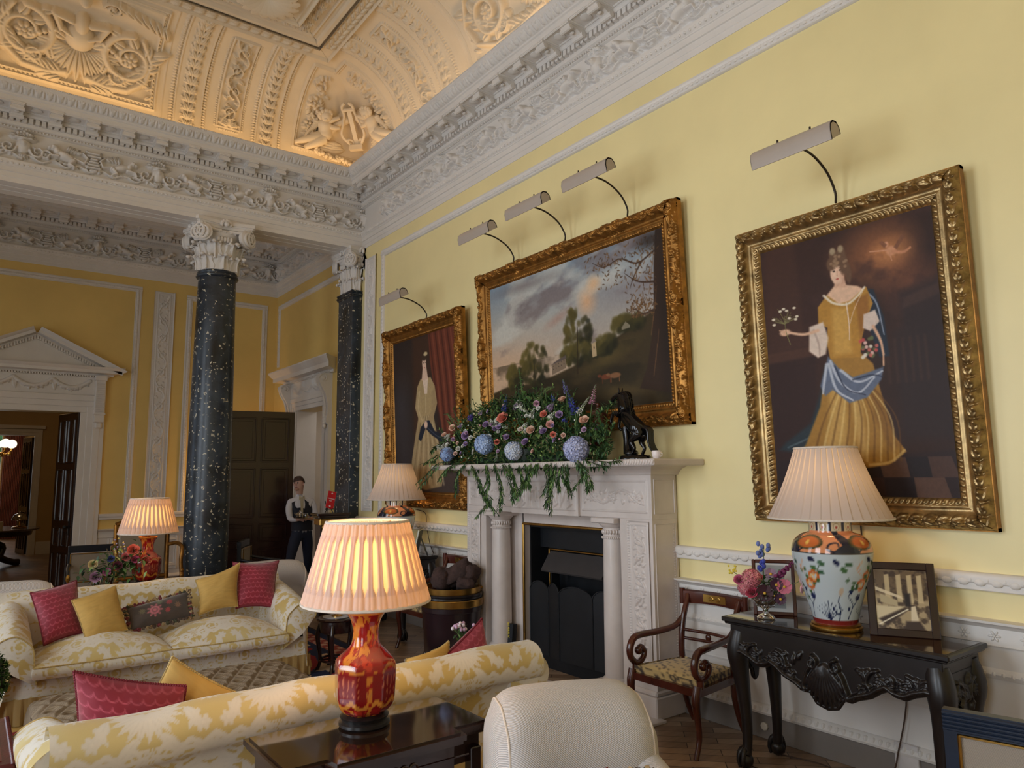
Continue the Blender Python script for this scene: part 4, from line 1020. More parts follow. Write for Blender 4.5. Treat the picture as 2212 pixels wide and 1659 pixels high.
def picture(label,yc,w,z0,z1,fw,img,style,tilt,fd=.09):
    t=thing('framed_painting',label,'painting',(W-.004,yc,z0));h=z1-z0
    def mp(s,v,out): # s to the viewer's right, v up, out from wall
        return [-(out+.0+v*tilt),-(s-w/2),v]
    # frame: four mitred carved sides
    def side(L,dr):
        rf=RF(L,fw,.0055);base=np.interp(rf.v/fw,[0,.06,.10,.30,.42,.55,.62,.70,.80,.90,1],[.04,.06,.07,.085,.078,.055,.052,.058,.046,.042,.02])
        dr(rf);return rf,base
    def orn(L):
        def d(rf):
            c=L/2
            if style==0: # running leaf torus
                n=int(L/.075)
                for i in range(n):
                    x=(i+.5)*L/n
                    rf.leaf(x-.03,fw*.27,.35,.085,.022,.03);rf.leaf(x-.03,fw*.27,-.35,.085,.022,.03);rf.blob(x+.02,fw*.27+R.uniform(-.014,.014),.022,.02,0,.04)
                n=int(L/.034)
                for i in range(n): rf.leaf(i*L/n,fw*.78,.6,.034,.008,.014);rf.blob((i+.5)*L/n,fw*.9,.01,.006,.5,.008)
                n=int(L/.02)
                for i in range(n): rf.blob((i+.5)*L/n,fw*.06,.006,.006,0,.008)
            else:
                rf.rinceau(0,L,fw*.27,fw*.22,max(4,int(L/.17)),.026)
                for x in([0,c,L] if L<2.3 else [0,c,L,L*.25,L*.75]):
                    for sg in(-1,1):
                        rf.spiral(x+sg*.09,fw*.25,.055,0 if sg>0 else PI,sg,1.4,.016,.045,leaves=4);rf.leaf(x+sg*.04,fw*.3,(0 if sg>0 else PI),.2,.035,.04);rf.spiral(x+sg*.05,fw*.12,.035,0,-sg,1.2,.012,.04)
                    rf.blob(x,fw*.25,.05,.035,0,.05)
                    for q in range(5): rf.leaf(x,fw*.3,PI/2+(q-2)*.4,.08,.016,.045)
                n=int(L/.028)
                for i in range(n): rf.leaf(i*L/n,fw*.82,.7,.03,.008,.012)
                n=int(L/.022)
                for i in range(n): rf.blob((i+.5)*L/n,fw*.05,.008,.007,0,.01)
        return d
    bot=None
    for i,(L) in enumerate((w,h,w,h)):
        rf,base=side(L,orn(L))
        def f(U,V,H,i=i,L=L):
            u=np.clip(U,V,L-V);o=base[None,:]+H
            if style: o=o+0
            if i==0:return mp(u,V,o)
            if i==2:return mp(u,h-V,o)
            if i==1:return mp(w-V,u,o)
            return mp(V,u,o)
        rf.mesh('frame_side',f,M['gold'] if style==0 else GOLD2,t)
    # thickness of the frame
    m=MB()
    for (a0,b0,a1,b1) in((0,0,w,.02),(0,h-.02,w,h),(0,0,.02,h),(w-.02,0,w,h)):
        P=[mp(s,v,o) for o in(.0,.05) for s,v in((a0,b0),(a1,b0),(a1,b1),(a0,b1))]
        m.add(P,[(0,1,2,3),(4,5,6,7),(0,1,5,4),(1,2,6,5),(2,3,7,6),(3,0,4,7)])
    m.build('frame_back',GOLD2,t,0)
    p=img(w-2*fw+.02,h-2*fw+.02)
    m=MB();P=np.stack(mp(p.GX+fw-.01,h-(p.Y+fw-.01),.028+0*p.X),-1);m.grid(P,C=p.linear());m.build('canvas',CANV,t,180)
    return t
picture('tall gilt framed portrait of a lady in a gold dress holding a sprig',2.335,1.50,1.475,3.53,.185,figure_gold,0,.035)
picture('large gilt framed landscape with trees above the fireplace',5.03,2.83,2.185,4.0,.20,landscape,1,.04)
picture('gilt framed portrait of a lady in a pale dress left of the fireplace',7.70,1.90,1.42,3.73,.20,figure_pale,1,.04)
# ------------------------------------------------ picture lights
def plight(yb,zb,ys,zs,label,L=.54,xs=3.9,first=[]):
    t=thing('picture_light',label,'picture light',(W-.1,yb,zb),0,'picture lights on curved arms')
    m=MB();dx=xs+.05-(W-.1);dz=zs-zb
    m.tube(spline([(0,0,.0),(-.0,0,dz*.3),(dx*.18,0,dz*.72),(dx*.5,0,dz*1.0),(dx*.8,0,dz*1.06),(dx,0,dz*1.0)],24),.008,8);m.build('arm',M['darkarm'],t)
    # trough with D section, opening down and toward the picture
    sec=[(-.05,-.045),(-.055,.0),(-.045,.032),(-.02,.048),(.012,.045),(.035,.02),(.04,-.01),(.034,-.012),(.03,.016),(.01,.037),(-.018,.04),(-.04,.027),(-.048,-.0),(-.044,-.045)]
    m=MB();a=.15
    q=[(dx+x*cos(a)-z*sin(a),dz+x*sin(a)+z*cos(a)) for x,z in [(1.25*x_,1.3*z_) for x_,z_ in sec]]
    m.prism(q,1,-L/2,L/2)
    for e in(-L/2,L/2-.004): m.prism([(dx+x*cos(a)-z*sin(a),dz+x*sin(a)+z*cos(a)) for x,z in [(1.25*x_,1.3*z_) for x_,z_ in sec[:7]]],1,e,e+.004)
    m.build('lamp_shade',M['lightgrey'],t,40)
    for e in(-.12,.1):
        m=MB();m.tube([(dx-.02,e,dz+.055),(dx-.02,e,dz+.08)],.006,6);m.build('screw',M['darkarm'],t)
    
    return t
plight(7.62,3.745,7.62,3.945,'picture light over the pale dress portrait, left of the fireplace')
plight(5.82,4.015,5.78,4.235,'leftmost picture light over the landscape painting')
plight(5.0,4.015,4.975,4.255,'middle picture light over the landscape painting')
plight(4.18,4.015,4.17,4.262,'rightmost picture light over the landscape painting')
plight(2.33,3.545,2.32,3.80,'picture light over the gold dress portrait, nearest and largest')
# ------------------------------------------------ chimneypiece
t=thing('fireplace','carved white marble chimneypiece with two slender columns and black hearth opening','fireplace',(W,5.115,0))
def L(x,y,z): return (x-W,y-5.115,z)
H0,H1=3.83-5.115,6.40-5.115
m=MB()
for a,b in((H0,H0+.345),(H1-.345,H1)): m.box(-.30,a,.0,-.012,b,1.455,.002)
m.box(-.30,H0,1.455,-.012,H1,1.80,.002);m.box(-.325,-.475,1.45,-.29,.475,1.80,.004)
for a,b in((H0-.02,H0+.345),(H1-.345,H1+.02)): m.box(-.335,a,0,0,b,.16,.008);m.box(-.325,a+.008,.16,0,b,.2,.012)
m.box(-.095,H0+.3,0,-.012,-.585,1.46);m.box(-.095,.585,0,-.012,H1-.3,1.46);m.box(-.095,-.6,1.335,-.012,.6,1.46)
for s in(-1,1): m.box(-.34,s*.61,0,-.012,s*.95,.155,.006)
# mouldings round the slips
m.build('surround',M['marble'],t,0)
m=MB();m.sweep([(0,1.795),(.02,1.80),(.03,1.82),(.06,1.845),(.10,1.86),(.11,1.868),(0,1.868)],(-.3,H0,0),(-.3,H1,0),(-1,0,0),(0,0,1),m0=-1,m1=1)
for y,sg in((H0,-1),(H1,1)): m.sweep([(0,1.795),(.02,1.80),(.03,1.82),(.06,1.845),(.10,1.86),(.11,1.868),(0,1.868)],(-.3,y,0),(0,y,0),(0,sg,0),(0,0,1),m0=-1)
m.build('cornice',M['marble'],t,40)
m=MB();m.box(-.57,3.55-5.115,1.866,0,6.68-5.115,1.915,.008)
n=int(3.13/.026)
for i in range(n):
    y=-1.565+3.13*(i+.5)/n;m.ball((-.568,y,1.889),(.012,.011,.02),7,5,rot=rotm(.5))
m.build('mantel_shelf',M['marble'],t,30)
def relief_panel(y0,y1,z0,z1,draw,xf,res=.005):
    rf=RF(y1-y0,z1-z0,res);draw(rf,y1-y0,z1-z0);rf.mesh('carved_panel',lambda U,V,H:[xf-H,y1-U,z0+V],M['marble'],t)
def jamb(rf,w,h):
    rf.frame(.0,0,w,h,.006,.012);rf.frame(.025,0.03,w-.025,h-.03,.005,.012);rf.beads(.013,0,.013,h,.008,.02,.016);rf.rinceau(.06,h-.05,w*.5,w*.3,7,.017,vert=True)
    for k in range(7): rf.rose(w*.5,.1+(h-.15)*(k+.5)/7,.028,.026)
relief_panel(H0+.03,H0+.26,.25,1.44,jamb,-.301);relief_panel(H1-.26,H1-.03,.25,1.44,jamb,-.301)
def tab(rf,w,h):
    rf.frame(.04,.05,w-.04,h-.05,.006,.010)
    for k in range(9):
        x=.1+(w-.2)*k/8;rf.blob(x,h*.66,.018,.022,0,.022);rf.blob(x,h*.48,.028,.06,R.uniform(-.3,.3),.02);rf.poly([(x,h*.45),(x+R.uniform(-.03,.03),h*.3),(x+R.uniform(-.04,.04),h*.18)],.016,.01,.016);rf.poly([(x,h*.55),(x+R.choice([-1,1])*.05,h*.6)],.01,.008,.014)
relief_panel(-.475,.475,1.455,1.80,tab,-.3255)
def side(rf,w,h):
    rf.frame(.03,.05,w-.03,h-.04,.006,.010);rf.rinceau(.06,w-.06,h*.5,h*.2,3,.016)
    for k in range(3): rf.rose(.1+(w-.25)*k/2*1.1,h*.5,.035,.024,7)
relief_panel(H0+.02,-.475,1.46,1.79,side,-.301);relief_panel(.475,H1-.02,1.46,1.79,side,-.301)
# return side facing the viewer
m=MB()
for q in((-.27,1.5,-.04,1.76),(-.27,.26,-.04,1.42)):
    x0,z0,x1,z1=q
    for a in((x0,z0,x1,z0),(x0,z1,x1,z1),(x0,z0,x0,z1),(x1,z0,x1,z1)): m.tube([(a[0],H0-.001,a[1]),(a[2],H0-.001,a[3])],.005,6)
for i in range(56): m.ball((-.06,H0-.002,.28+i*.0205),(.012,.006,.007),6,4)
m.build('side_moulding',M['marble'],t,40)
for y in(-.79,.79):
    m=MB();c=(-.22,y,0)
    m.lathe([(.125,.155),(.128,.17),(.118,.185),(.105,.195),(.1,.2),(.1,.21)]+[(.1-.012*((z-.2)/1.1)**2,z) for z in np.linspace(.22,1.28,12)]+[(.1,1.285),(.1,1.3),(.088,1.305),(.09,1.37),(.1,1.378),(.12,1.40),(.125,1.41)],32,c)
    for k in range(24): m.ball((c[0]+.092*cos(k*PI/12),c[1]+.092*sin(k*PI/12),1.338),(.011,.011,.02),6,4)
    for k in range(40): m.ball((c[0]+.1*cos(k*PI/20),c[1]+.1*sin(k*PI/20),1.293),.007,5,4)
    m.box(c[0]-.135,y-.135,1.41,c[0]+.135,y+.135,1.455,.006);m.build('column',M['marble'],t,40)
# black hearth recess
m=MB();Y0,Y1=-.585,.585
m.box(-.02,Y0-.0,0,.34,Y0+.02,1.335);m.box(-.02,Y1-.02,0,.34,Y1,1.335);m.box(.30,Y0,0,.34,Y1,1.335);m.box(-.02,Y0,1.30,.34,Y1,1.335);m.box(.0,Y0,0,.34,Y1,.12)
m.box(.1,Y0,1.1,.34,Y1,1.3);m.box(.1,-.42,.2,.2,-.40,1.1);m.box(.1,.40,.2,.2,.42,1.1);m.build('hearth_recess',M['black'],t,0)
m=MB();m.prism([(.1,1.07),(-.02,.90),(-.01,.885),(.12,1.05)],1,-.42,.42);m.build('smoke_hood',plain('grey_hood',lin(62,58,58),.5,nscale=6,namt=.1),t,0)
m=MB()
for a in((Y0,0,Y0,1.335),(Y1,0,Y1,1.335),(Y0,1.335,Y1,1.335)): m.tube([(-.1,a[0],a[1]),(-.1,a[2],a[3])],.013,8)
for a in((-.42,.2,-.42,1.09),(.42,.2,.42,1.09),(-.42,1.09,.42,1.09)): m.tube([(.09,a[0],a[1]),(.09,a[2],a[3])],.009,8)
m.build('brass_trim',M['brass'],t)
s=thing('fire_screen','black folding fire screen with rounded panels standing in the hearth','fire screen',(W,5.115,.12))
xs=[(-.05,.55),(-.03,.30),(-.07,.10),(-.05,-.33),(-.02,-.55)]
for (xa,ya),(xb,yb) in zip(xs,xs[1:]):
    m=MB();n=16;pts=[]
    for i in range(n+1):
        u=i/n;pts.append((u,.60+.075*sin(PI*u)**.6))
    F=[];B=[]
    lo=[(xa+(xb-xa)*u,ya+(yb-ya)*u,.0) for u,_ in pts];hi=[(xa+(xb-xa)*u,ya+(yb-ya)*u,zz) for u,zz in pts]
    off=np.array([.012,0,0])
    m.grid([lo,hi]);m.grid(np.array([lo,hi])+off);m.grid([np.array(hi),np.array(hi)+off]);m.tube(np.array(hi),.007,6);m.tube([lo[0],hi[0]],.007,6);m.tube([lo[-1],hi[-1]],.007,6)
    m.build('screen_panel',M['black'],s,50)
m=MB();m.box(3.55,3.75,0,W-.3,6.55,.02,.004);props(m.build('hearth_slab',M['marble'],smooth=0),label='white marble hearth slab on the floor before the fireplace',cat='hearth')
# firelighter boxes leaning in the corner of the hearth
def fbox(x,y,rz,tilt,label,cols,word=None):
    o=thing('firelighter_box',label,'box',(x,y,.158),rz,'boxes by the hearth column');m=MB();M3=rotm(0,tilt,0)
    b=MB();b.box(-.03,-.05,0,.03,.05,.22,.002);m.merge(b,lambda V:V@M3.T,C=lin(*cols));o1=m.build('carton',vcol('printed_carton',.4),o,0)
    if word:
        c=bpy.data.curves.new('lettering','FONT');c.body=word;c.size=.034;c.extrude=.0006;c.align_x='CENTER';c.align_y='CENTER'
        q=bpy.data.objects.new('lettering',c);COL.objects.link(q);q.parent=o;c.materials.append(plain('yellow_print',lin(236,214,60),.5))
        q.location=(-.0315+.11*tilt,0,.11);q.rotation_euler=(rad(90),rad(90),rad(-90))
        bpy.context.view_layer.update()
        me=bpy.data.meshes.new_from_object(q);q2=bpy.data.objects.new('lettering',me);COL.objects.link(q2);q2.parent=o;q2.location=q.location;q2.rotation_euler=q.rotation_euler;bpy.data.objects.remove(q)
    else:
        b=MB();b.box(-.032,-.03,.1,-.0305,.03,.18);m=MB();m.merge(b,lambda V:V@M3.T);m.build('printed_patch',plain('tan_print',lin(170,120,60),.5),o,0)
fbox(4.30,5.80,.15,.10,'dark box with yellow lettering leaning beside the hearth column',(22,26,34),'60 FIRELIGHTERS')
fbox(4.31,5.91,.25,.02,'brown box tucked behind the lettered box at the hearth',(70,34,24))
# ------------------------------------------------ carved console tables
M['glasstop']=plain('polished_dark_top',lin(46,30,22),.06,nscale=4,namt=.3,coat=.6)
def console(loc,label):
    t=thing('console_table',label,'table',loc,0,'carved console tables')
    t.scale=(1,1,1.0284);m=MB();hx,hy=.22,.625
    m.box(-hx-.03,-hy-.045,.852,hx,hy+.045,.88,.006);m.box(-hx-.02,-hy-.03,.838,hx,hy+.03,.853,.006);m.build('table_top',M['ebony'],t,30)
    m=MB();m.box(-hx-.005,-hy-.02,.8795,hx-.03,hy+.02,.8815);m.build('top_panel',M['glasstop'],t,0)
    m=MB();m.box(-hx,-hy,.768,hx-.01,hy,.84,.004);m.build('frieze_rail',M['ebony'],t,0)
    ku=np.array([0,.06,.10,.14,.18,.25,.30,.34,.38,.43,.48,.54,.58,.62,.66]);kz=np.array([.485,.50,.555,.552,.575,.60,.635,.655,.635,.628,.655,.675,.672,.66,.64])
    def apron(Lh,sc,place,name):
        hh=.31;rf=RF(2*Lh,hh,.0045);c=Lh
        zb=lambda u:np.interp(np.abs(u-c)/sc,ku,kz)
        if sc==1:
            for k in range(11): rf.leaf(c,.25,-PI/2+(k-5)*.15,.26-.012*abs(k-5),.024,.032,.2)
            for s in(-1,1):
                rf.spiral(c+s*.07,.245,.035,PI/2,s,1.3,.011,.035);rf.poly([(c+s*.12,.05),(c+s*.13,.12),(c+s*.10,.2),(c+s*.07,.23)],.014,.012,.03)
                rf.spiral(c+s*.15,.085,.03,0,s,1.2,.011,.03)
                for (x,y,r_,d) in((.30,.2,.07,1),(.45,.215,.06,-1),(.22,.15,.045,-1),(.38,.16,.05,1),(.55,.225,.045,1)):
                    rf.spiral(c+s*x,y,r_,PI/2,s*d,1.4,.010,.022,leaves=6)
                for q in range(14): rf.leaf(c+s*R.uniform(.17,.6),R.uniform(.13,.27),R.uniform(-3,3),.07,.016,.02)
                pts=[(c+s*k*.02,zb(np.array([c+s*k*.02]))[0]-.465+.012) for k in range(6,33)];rf.poly(pts,.014,.014,.03)
        else:
            for s in(-1,1):
                rf.spiral(c+s*.1,.19,.07,PI/2,s,1.4,.011,.024,leaves=6)
            for q in range(12): rf.leaf(c+R.uniform(-.2,.2),R.uniform(.13,.27),R.uniform(-3,3),.08,.018,.022)
        nv=44;U=np.repeat(rf.u[:,None],nv,1);v=np.linspace(0,1,nv)[None,:];z0=zb(rf.u)[:,None];Z=z0+(.775-z0)*v
        jj=np.clip(((Z-.465)/hh*(len(rf.v)-1)).astype(int),0,len(rf.v)-1);H=rf.H[np.arange(len(rf.u))[:,None],jj]
        m=MB();m.grid(np.stack(place(U-c,Z,.02+H),-1));m.grid(np.stack(place(U-c,Z,-.005+0*H),-1))
        e=np.stack(place(rf.u-c,zb(rf.u),.012+0*rf.u),-1);m.tube(e,.013,6);m.build(name,M['ebony'],t,180)
    apron(.565,1,lambda u,z,o:[-hx-o+.02,-u,z],'carved_apron')
    for s in(-1,1): apron(.18,.30,lambda u,z,o,s=s:[u,s*(hy+o-.02),z],'carved_apron')
    for sx in(-1,1):
        for sy in(-1,1):
            m=MB();d=np.array([sx*.6,sy*.8,0]);c=np.array([sx*(hx-.045),sy*(hy-.045),0])
            if sx>0:c[0]-=.02
            pts=[c+np.array([0,0,.80]),c+np.array([0,0,.74])+d*.012,c+np.array([0,0,.66])+d*.022,c+np.array([0,0,.56])+d*.012,c+np.array([0,0,.40])-d*.004,c+np.array([0,0,.24])-d*.012,c+np.array([0,0,.13])-d*.008,c+np.array([0,0,.09])+d*.002]
            rr=[.055,.066,.068,.052,.040,.032,.030,.036]
            P=spline(np.column_stack([np.array(pts),rr]),30);m.tube(P[:,:3],P[:,3],12);m.build('leg',M['ebony'],t,60)
            f=MB();f.ball(c+np.array([0,0,.048])+d*.004,(.045,.045,.046),14,10)
            for k in range(4):
                a=math.atan2(d[1],d[0])+(k-1.5)*.75*(1 if k<3 else 1)
                e=np.array([cos(a),sin(a),0]);f.tube(spline([c+np.array([0,0,.12]),c+e*.035+np.array([0,0,.10]),c+e*.052+np.array([0,0,.055]),c+e*.043+np.array([0,0,.012])],8),np.linspace(.02,.010,8),7)
            q=f.build('claw_foot',M['ebony'],t,60)
    return t
con=console((4.135,2.32,0),'black carved console table right of the fireplace holding the floral jar lamp')
con2=dup(con,(4.135,7.91,0),0,'black carved console table left of the fireplace, behind the fuel bucket')
# ------------------------------------------------ sabre-leg elbow chairs
def uphol(name,c,c2,sc=90,bmp=.5,rough=.85):
    m,nt,b=nmat(name);v=coords(nt,sc);ck=nt.nodes.new('ShaderNodeTexWave');ck.inputs['Scale'].default_value=1;ck.inputs['Distortion'].default_value=.6;ck.wave_type='BANDS';ck.bands_direction='DIAGONAL'
    nt.links.new(v,ck.inputs[0]);nt.links.new(ramp(nt,ck.outputs['Fac'],[(.2,c2),(.7,c)]),b.inputs['Base Color']);b.inputs['Roughness'].default_value=rough;bump(nt,b,ck.outputs['Fac'],bmp,.003);b.inputs['Sheen Weight'].default_value=.2
    return m
M['vfab']=vcol('patterned_fabric',.75,bmp=.25,bscale=500,sheen=.2)
def elbow(loc,rot,label):
    t=thing('elbow_chair',label,'chair',loc,rot,'mahogany elbow chairs with scroll arms')
    # local: front -x
    wf,wb,dp,sh=.285,.225,.235,.44
    m=MB()
    for a,b in(((-dp,-wf),(-dp,wf)),((dp,-wb),(dp,wb)),((-dp,-wf),(dp,-wb)),((-dp,wf),(dp,wb))):
        m.tube([(a[0],a[1],sh-.04),(b[0],b[1],sh-.04)],.034,4)
    m.box(-dp,-wf+.02,sh-.05,dp,wf-.02,sh-.02);m.build('seat_frame',M['mahog'],t,30)
    nu,nv=26,26;u=np.linspace(-1,1,nu)[:,None];v=np.linspace(-1,1,nv)[None,:]
    x=u*(dp-.01)+0*v;y=v*(wf-.015-(u+1)*.03);e=(np.clip(1-u**8,0,1)*np.clip(1-v**8,0,1))**.35
    m=MB();pt=(fbm(x*40,y*40,2,3)>.0)
    dots=((np.sin(x*95+np.round(y*18)*1.3)*np.sin(y*95))>.35)[...,None]
    base=np.array(lin(196,168,112));cc=np.where(dots&(vnoise(x*90,y*90,2)>.35)[...,None],np.array(lin(74,56,44)),base)
    m.grid(np.stack([x,y,sh-.02+.055*e+.012*(1-u*u)*(1-v*v)],-1),C=cc)
    edge=[(x[i,j],y[i,j]) for i,j in [(0,k) for k in range(nv)]+[(k,nv-1) for k in range(1,nu)]+[(nu-1,k) for k in range(nv-2,-1,-1)]+[(k,0) for k in range(nu-2,0,-1)]]
    E=[[(a*1.015,b*1.015,z) for a,b in edge] for z in(sh-.022,sh-.01,sh+.01,sh+.028)];ec=np.where(np.random.RandomState(3).rand(4,len(edge),1)>.5,np.array(lin(66,52,42)),base)
    m.grid(E,cv=True,C=ec);m.build('seat_cushion',M['vfab'],t,60)
    for s in(-1,1):
        m=MB();P=spline([(-dp,s*wf,sh-.0,.03),(-dp-.022,s*wf,sh-.09,.030),(-dp-.01,s*wf,.24,.023),(-dp-.0,s*wf,.12,.019),(-dp-.04,s*wf,0.0,.018)],18);m.tube(P[:,:3],P[:,3],8,up=(0,1,0));m.build('leg',M['mahog'],t,60)
        m=MB();P=spline([(dp,s*wb,sh-.01,.026),(dp-.01,s*wb,.3,.025),(dp+.03,s*wb,.14,.021),(dp+.10,s*wb,0,.019)],16);m.tube(P[:,:3],P[:,3],8,up=(0,1,0));m.build('leg',M['mahog'],t,60)
        m=MB();P=spline([(dp,s*wb,sh-.03,.024),(dp-.01,s*wb,.55,.024),(dp+.015,s*wb,.72,.023),(dp+.07,s*wb,.86,.022),(dp+.085,s*(wb+.005),.905,.018)],18);m.tube(P[:,:3],P[:,3],8,up=(0,1,0));m.build('back_post',M['mahog'],t,60)
        m=MB();P=spline([(dp+.02,s*(wb+.01),.74,.02),(dp-.06,s*(wb+.02),.685,.022),(dp-.22,s*(wb+.04),.665,.023),(-dp+.10,s*wf,.66,.024),(-dp+.02,s*wf,.645,.025),(-dp-.02,s*wf,.585,.025),(-dp-.015,s*wf,.52,.024),(-dp+.04,s*wf,.475,.023),(-dp+.10,s*wf,.49,.021),(-dp+.125,s*wf,.54,.02),(-dp+.09,s*wf,.575,.022),(-dp+.065,s*wf,.555,.024)],60)
        m.tube(P[:,:3],P[:,3],10,up=(0,1,0));m.ball(P[-1,:3],(.03,.028,.03),10,8);m.tube([(-dp+.03,s*wf,.47),(-dp+.03,s*wf,.42)],.024,8);m.build('arm',M['mahog'],t,60)
    m=MB();n=20;P=[]
    for i in range(n+1):
        q=-1+2*i/n;x0=dp+.085+.04*(1-q*q);y0=q*(wb+.05)
        P.append([(x0-.014,y0,.845-.01*q*q),(x0-.017,y0,.88),(x0-.014,y0,.925),(x0+.008,y0,.935),(x0+.014,y0,.89),(x0+.01,y0,.84)])
    m.grid(P,cv=True)
    for s in(-1,1):m.tube([(dp+.085,s*(wb+.055),.83),(dp+.085,s*(wb+.055),.945)],.022,10)
    m.build('top_rail',M['mahog'],t,50)
    m=MB();P=[[(dp+.085+.04*(1-q*q)-.0185,q*(wb+.05),z) for z in(.86,.89,.915)] for q in np.linspace(-.36,.36,9)];m.grid(P)
    for s in(-1,1):m.tube([(dp+.1045,.03*s+.02*cos(a),.888+.014*sin(a)) for a in np.linspace(0,5.5,14)],.003,5)
    m.build('brass_inlay',M['brass'],t,60)
    m=MB()
    for z in(.60,.66): m.tube([(dp+.0,-wb,z),(dp+.03,0,z),(dp+.0,wb,z)],.012,8)
    m.ball((dp+.018,0,.63),(.012,.025,.025),10,8);m.build('back_rail',M['mahog'],t,60)
    return t
ch=elbow((4.09,3.46,0),0,'mahogany elbow chair with a patterned seat between fireplace and console')
ch2=dup(ch,(4.03,6.80,0),0,'mahogany elbow chair half hidden behind the fuel bucket')
# ------------------------------------------------ table lamps
def shade_mat():
    m=bpy.data.materials.new('pleated_silk');m.use_nodes=True;nt=m.node_tree;nt.nodes.clear()
    o=nt.nodes.new('ShaderNodeOutputMaterial');mx=nt.nodes.new('ShaderNodeMixShader');d=nt.nodes.new('ShaderNodeBsdfDiffuse');tr=nt.nodes.new('ShaderNodeBsdfTranslucent');a=nt.nodes.new('ShaderNodeAttribute');a.attribute_name='Col'
    d.inputs[0].default_value=(*lin(238,228,222),1);nt.links.new(a.outputs['Color'],tr.inputs[0]);mx.inputs[0].default_value=.5
    nt.links.new(d.outputs[0],mx.inputs[1]);nt.links.new(tr.outputs[0],mx.inputs[2]);nt.links.new(mx.outputs[0],o.inputs[0]);return m
M['silk']=shade_mat();M['trim']=plain('cream_braid',lin(226,212,198),.7,nscale=30)
M['bulb']=None
def bulbmat():
    m,nt,b=nmat('lit_bulb');b.inputs['Emission Color'].default_value=(1,.72,.38,1);b.inputs['Emission Strength'].default_value=30;return m
M['bulb']=bulbmat()
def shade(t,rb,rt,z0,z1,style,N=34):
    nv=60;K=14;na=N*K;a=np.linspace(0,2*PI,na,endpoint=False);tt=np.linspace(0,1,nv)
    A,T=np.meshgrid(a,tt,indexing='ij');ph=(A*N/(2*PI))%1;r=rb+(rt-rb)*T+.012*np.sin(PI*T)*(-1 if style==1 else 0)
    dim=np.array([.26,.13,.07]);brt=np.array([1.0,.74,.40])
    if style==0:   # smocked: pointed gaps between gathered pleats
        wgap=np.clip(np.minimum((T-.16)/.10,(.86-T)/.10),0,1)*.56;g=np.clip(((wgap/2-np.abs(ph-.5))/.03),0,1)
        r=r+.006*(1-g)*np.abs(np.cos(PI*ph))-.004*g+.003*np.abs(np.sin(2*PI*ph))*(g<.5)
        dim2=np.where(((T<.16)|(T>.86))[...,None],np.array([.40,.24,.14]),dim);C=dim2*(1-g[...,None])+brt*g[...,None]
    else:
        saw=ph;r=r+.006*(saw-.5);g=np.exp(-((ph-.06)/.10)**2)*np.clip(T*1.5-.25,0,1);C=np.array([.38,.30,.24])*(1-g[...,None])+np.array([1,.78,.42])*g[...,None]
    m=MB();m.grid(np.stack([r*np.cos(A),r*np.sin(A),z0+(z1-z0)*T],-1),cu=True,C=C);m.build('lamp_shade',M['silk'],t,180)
    for rr,z in((rb,z0),(rt,z1)):
        m=MB();m.tube([(rr*1.01*cos(x),rr*1.01*sin(x),z) for x in np.linspace(0,2*PI,64,endpoint=False)],.007,6,closed=True);m.build('braid_trim',M['trim'],t)
    m=MB()
    for k in range(3): m.tube([(0,0,z1-.02),((rt)*cos(k*2.1),(rt)*sin(k*2.1),z1-.01)],.003,5)
    m.tube([(0,0,z0-.06),(0,0,z1-.02)],.008,8);m.build('shade_carrier',M['brass'],t)
    m=MB();m.ball((0,0,(z0+z1)/2-.02),(.022,.022,.045),12,8);m.build('bulb',M['bulb'],t)
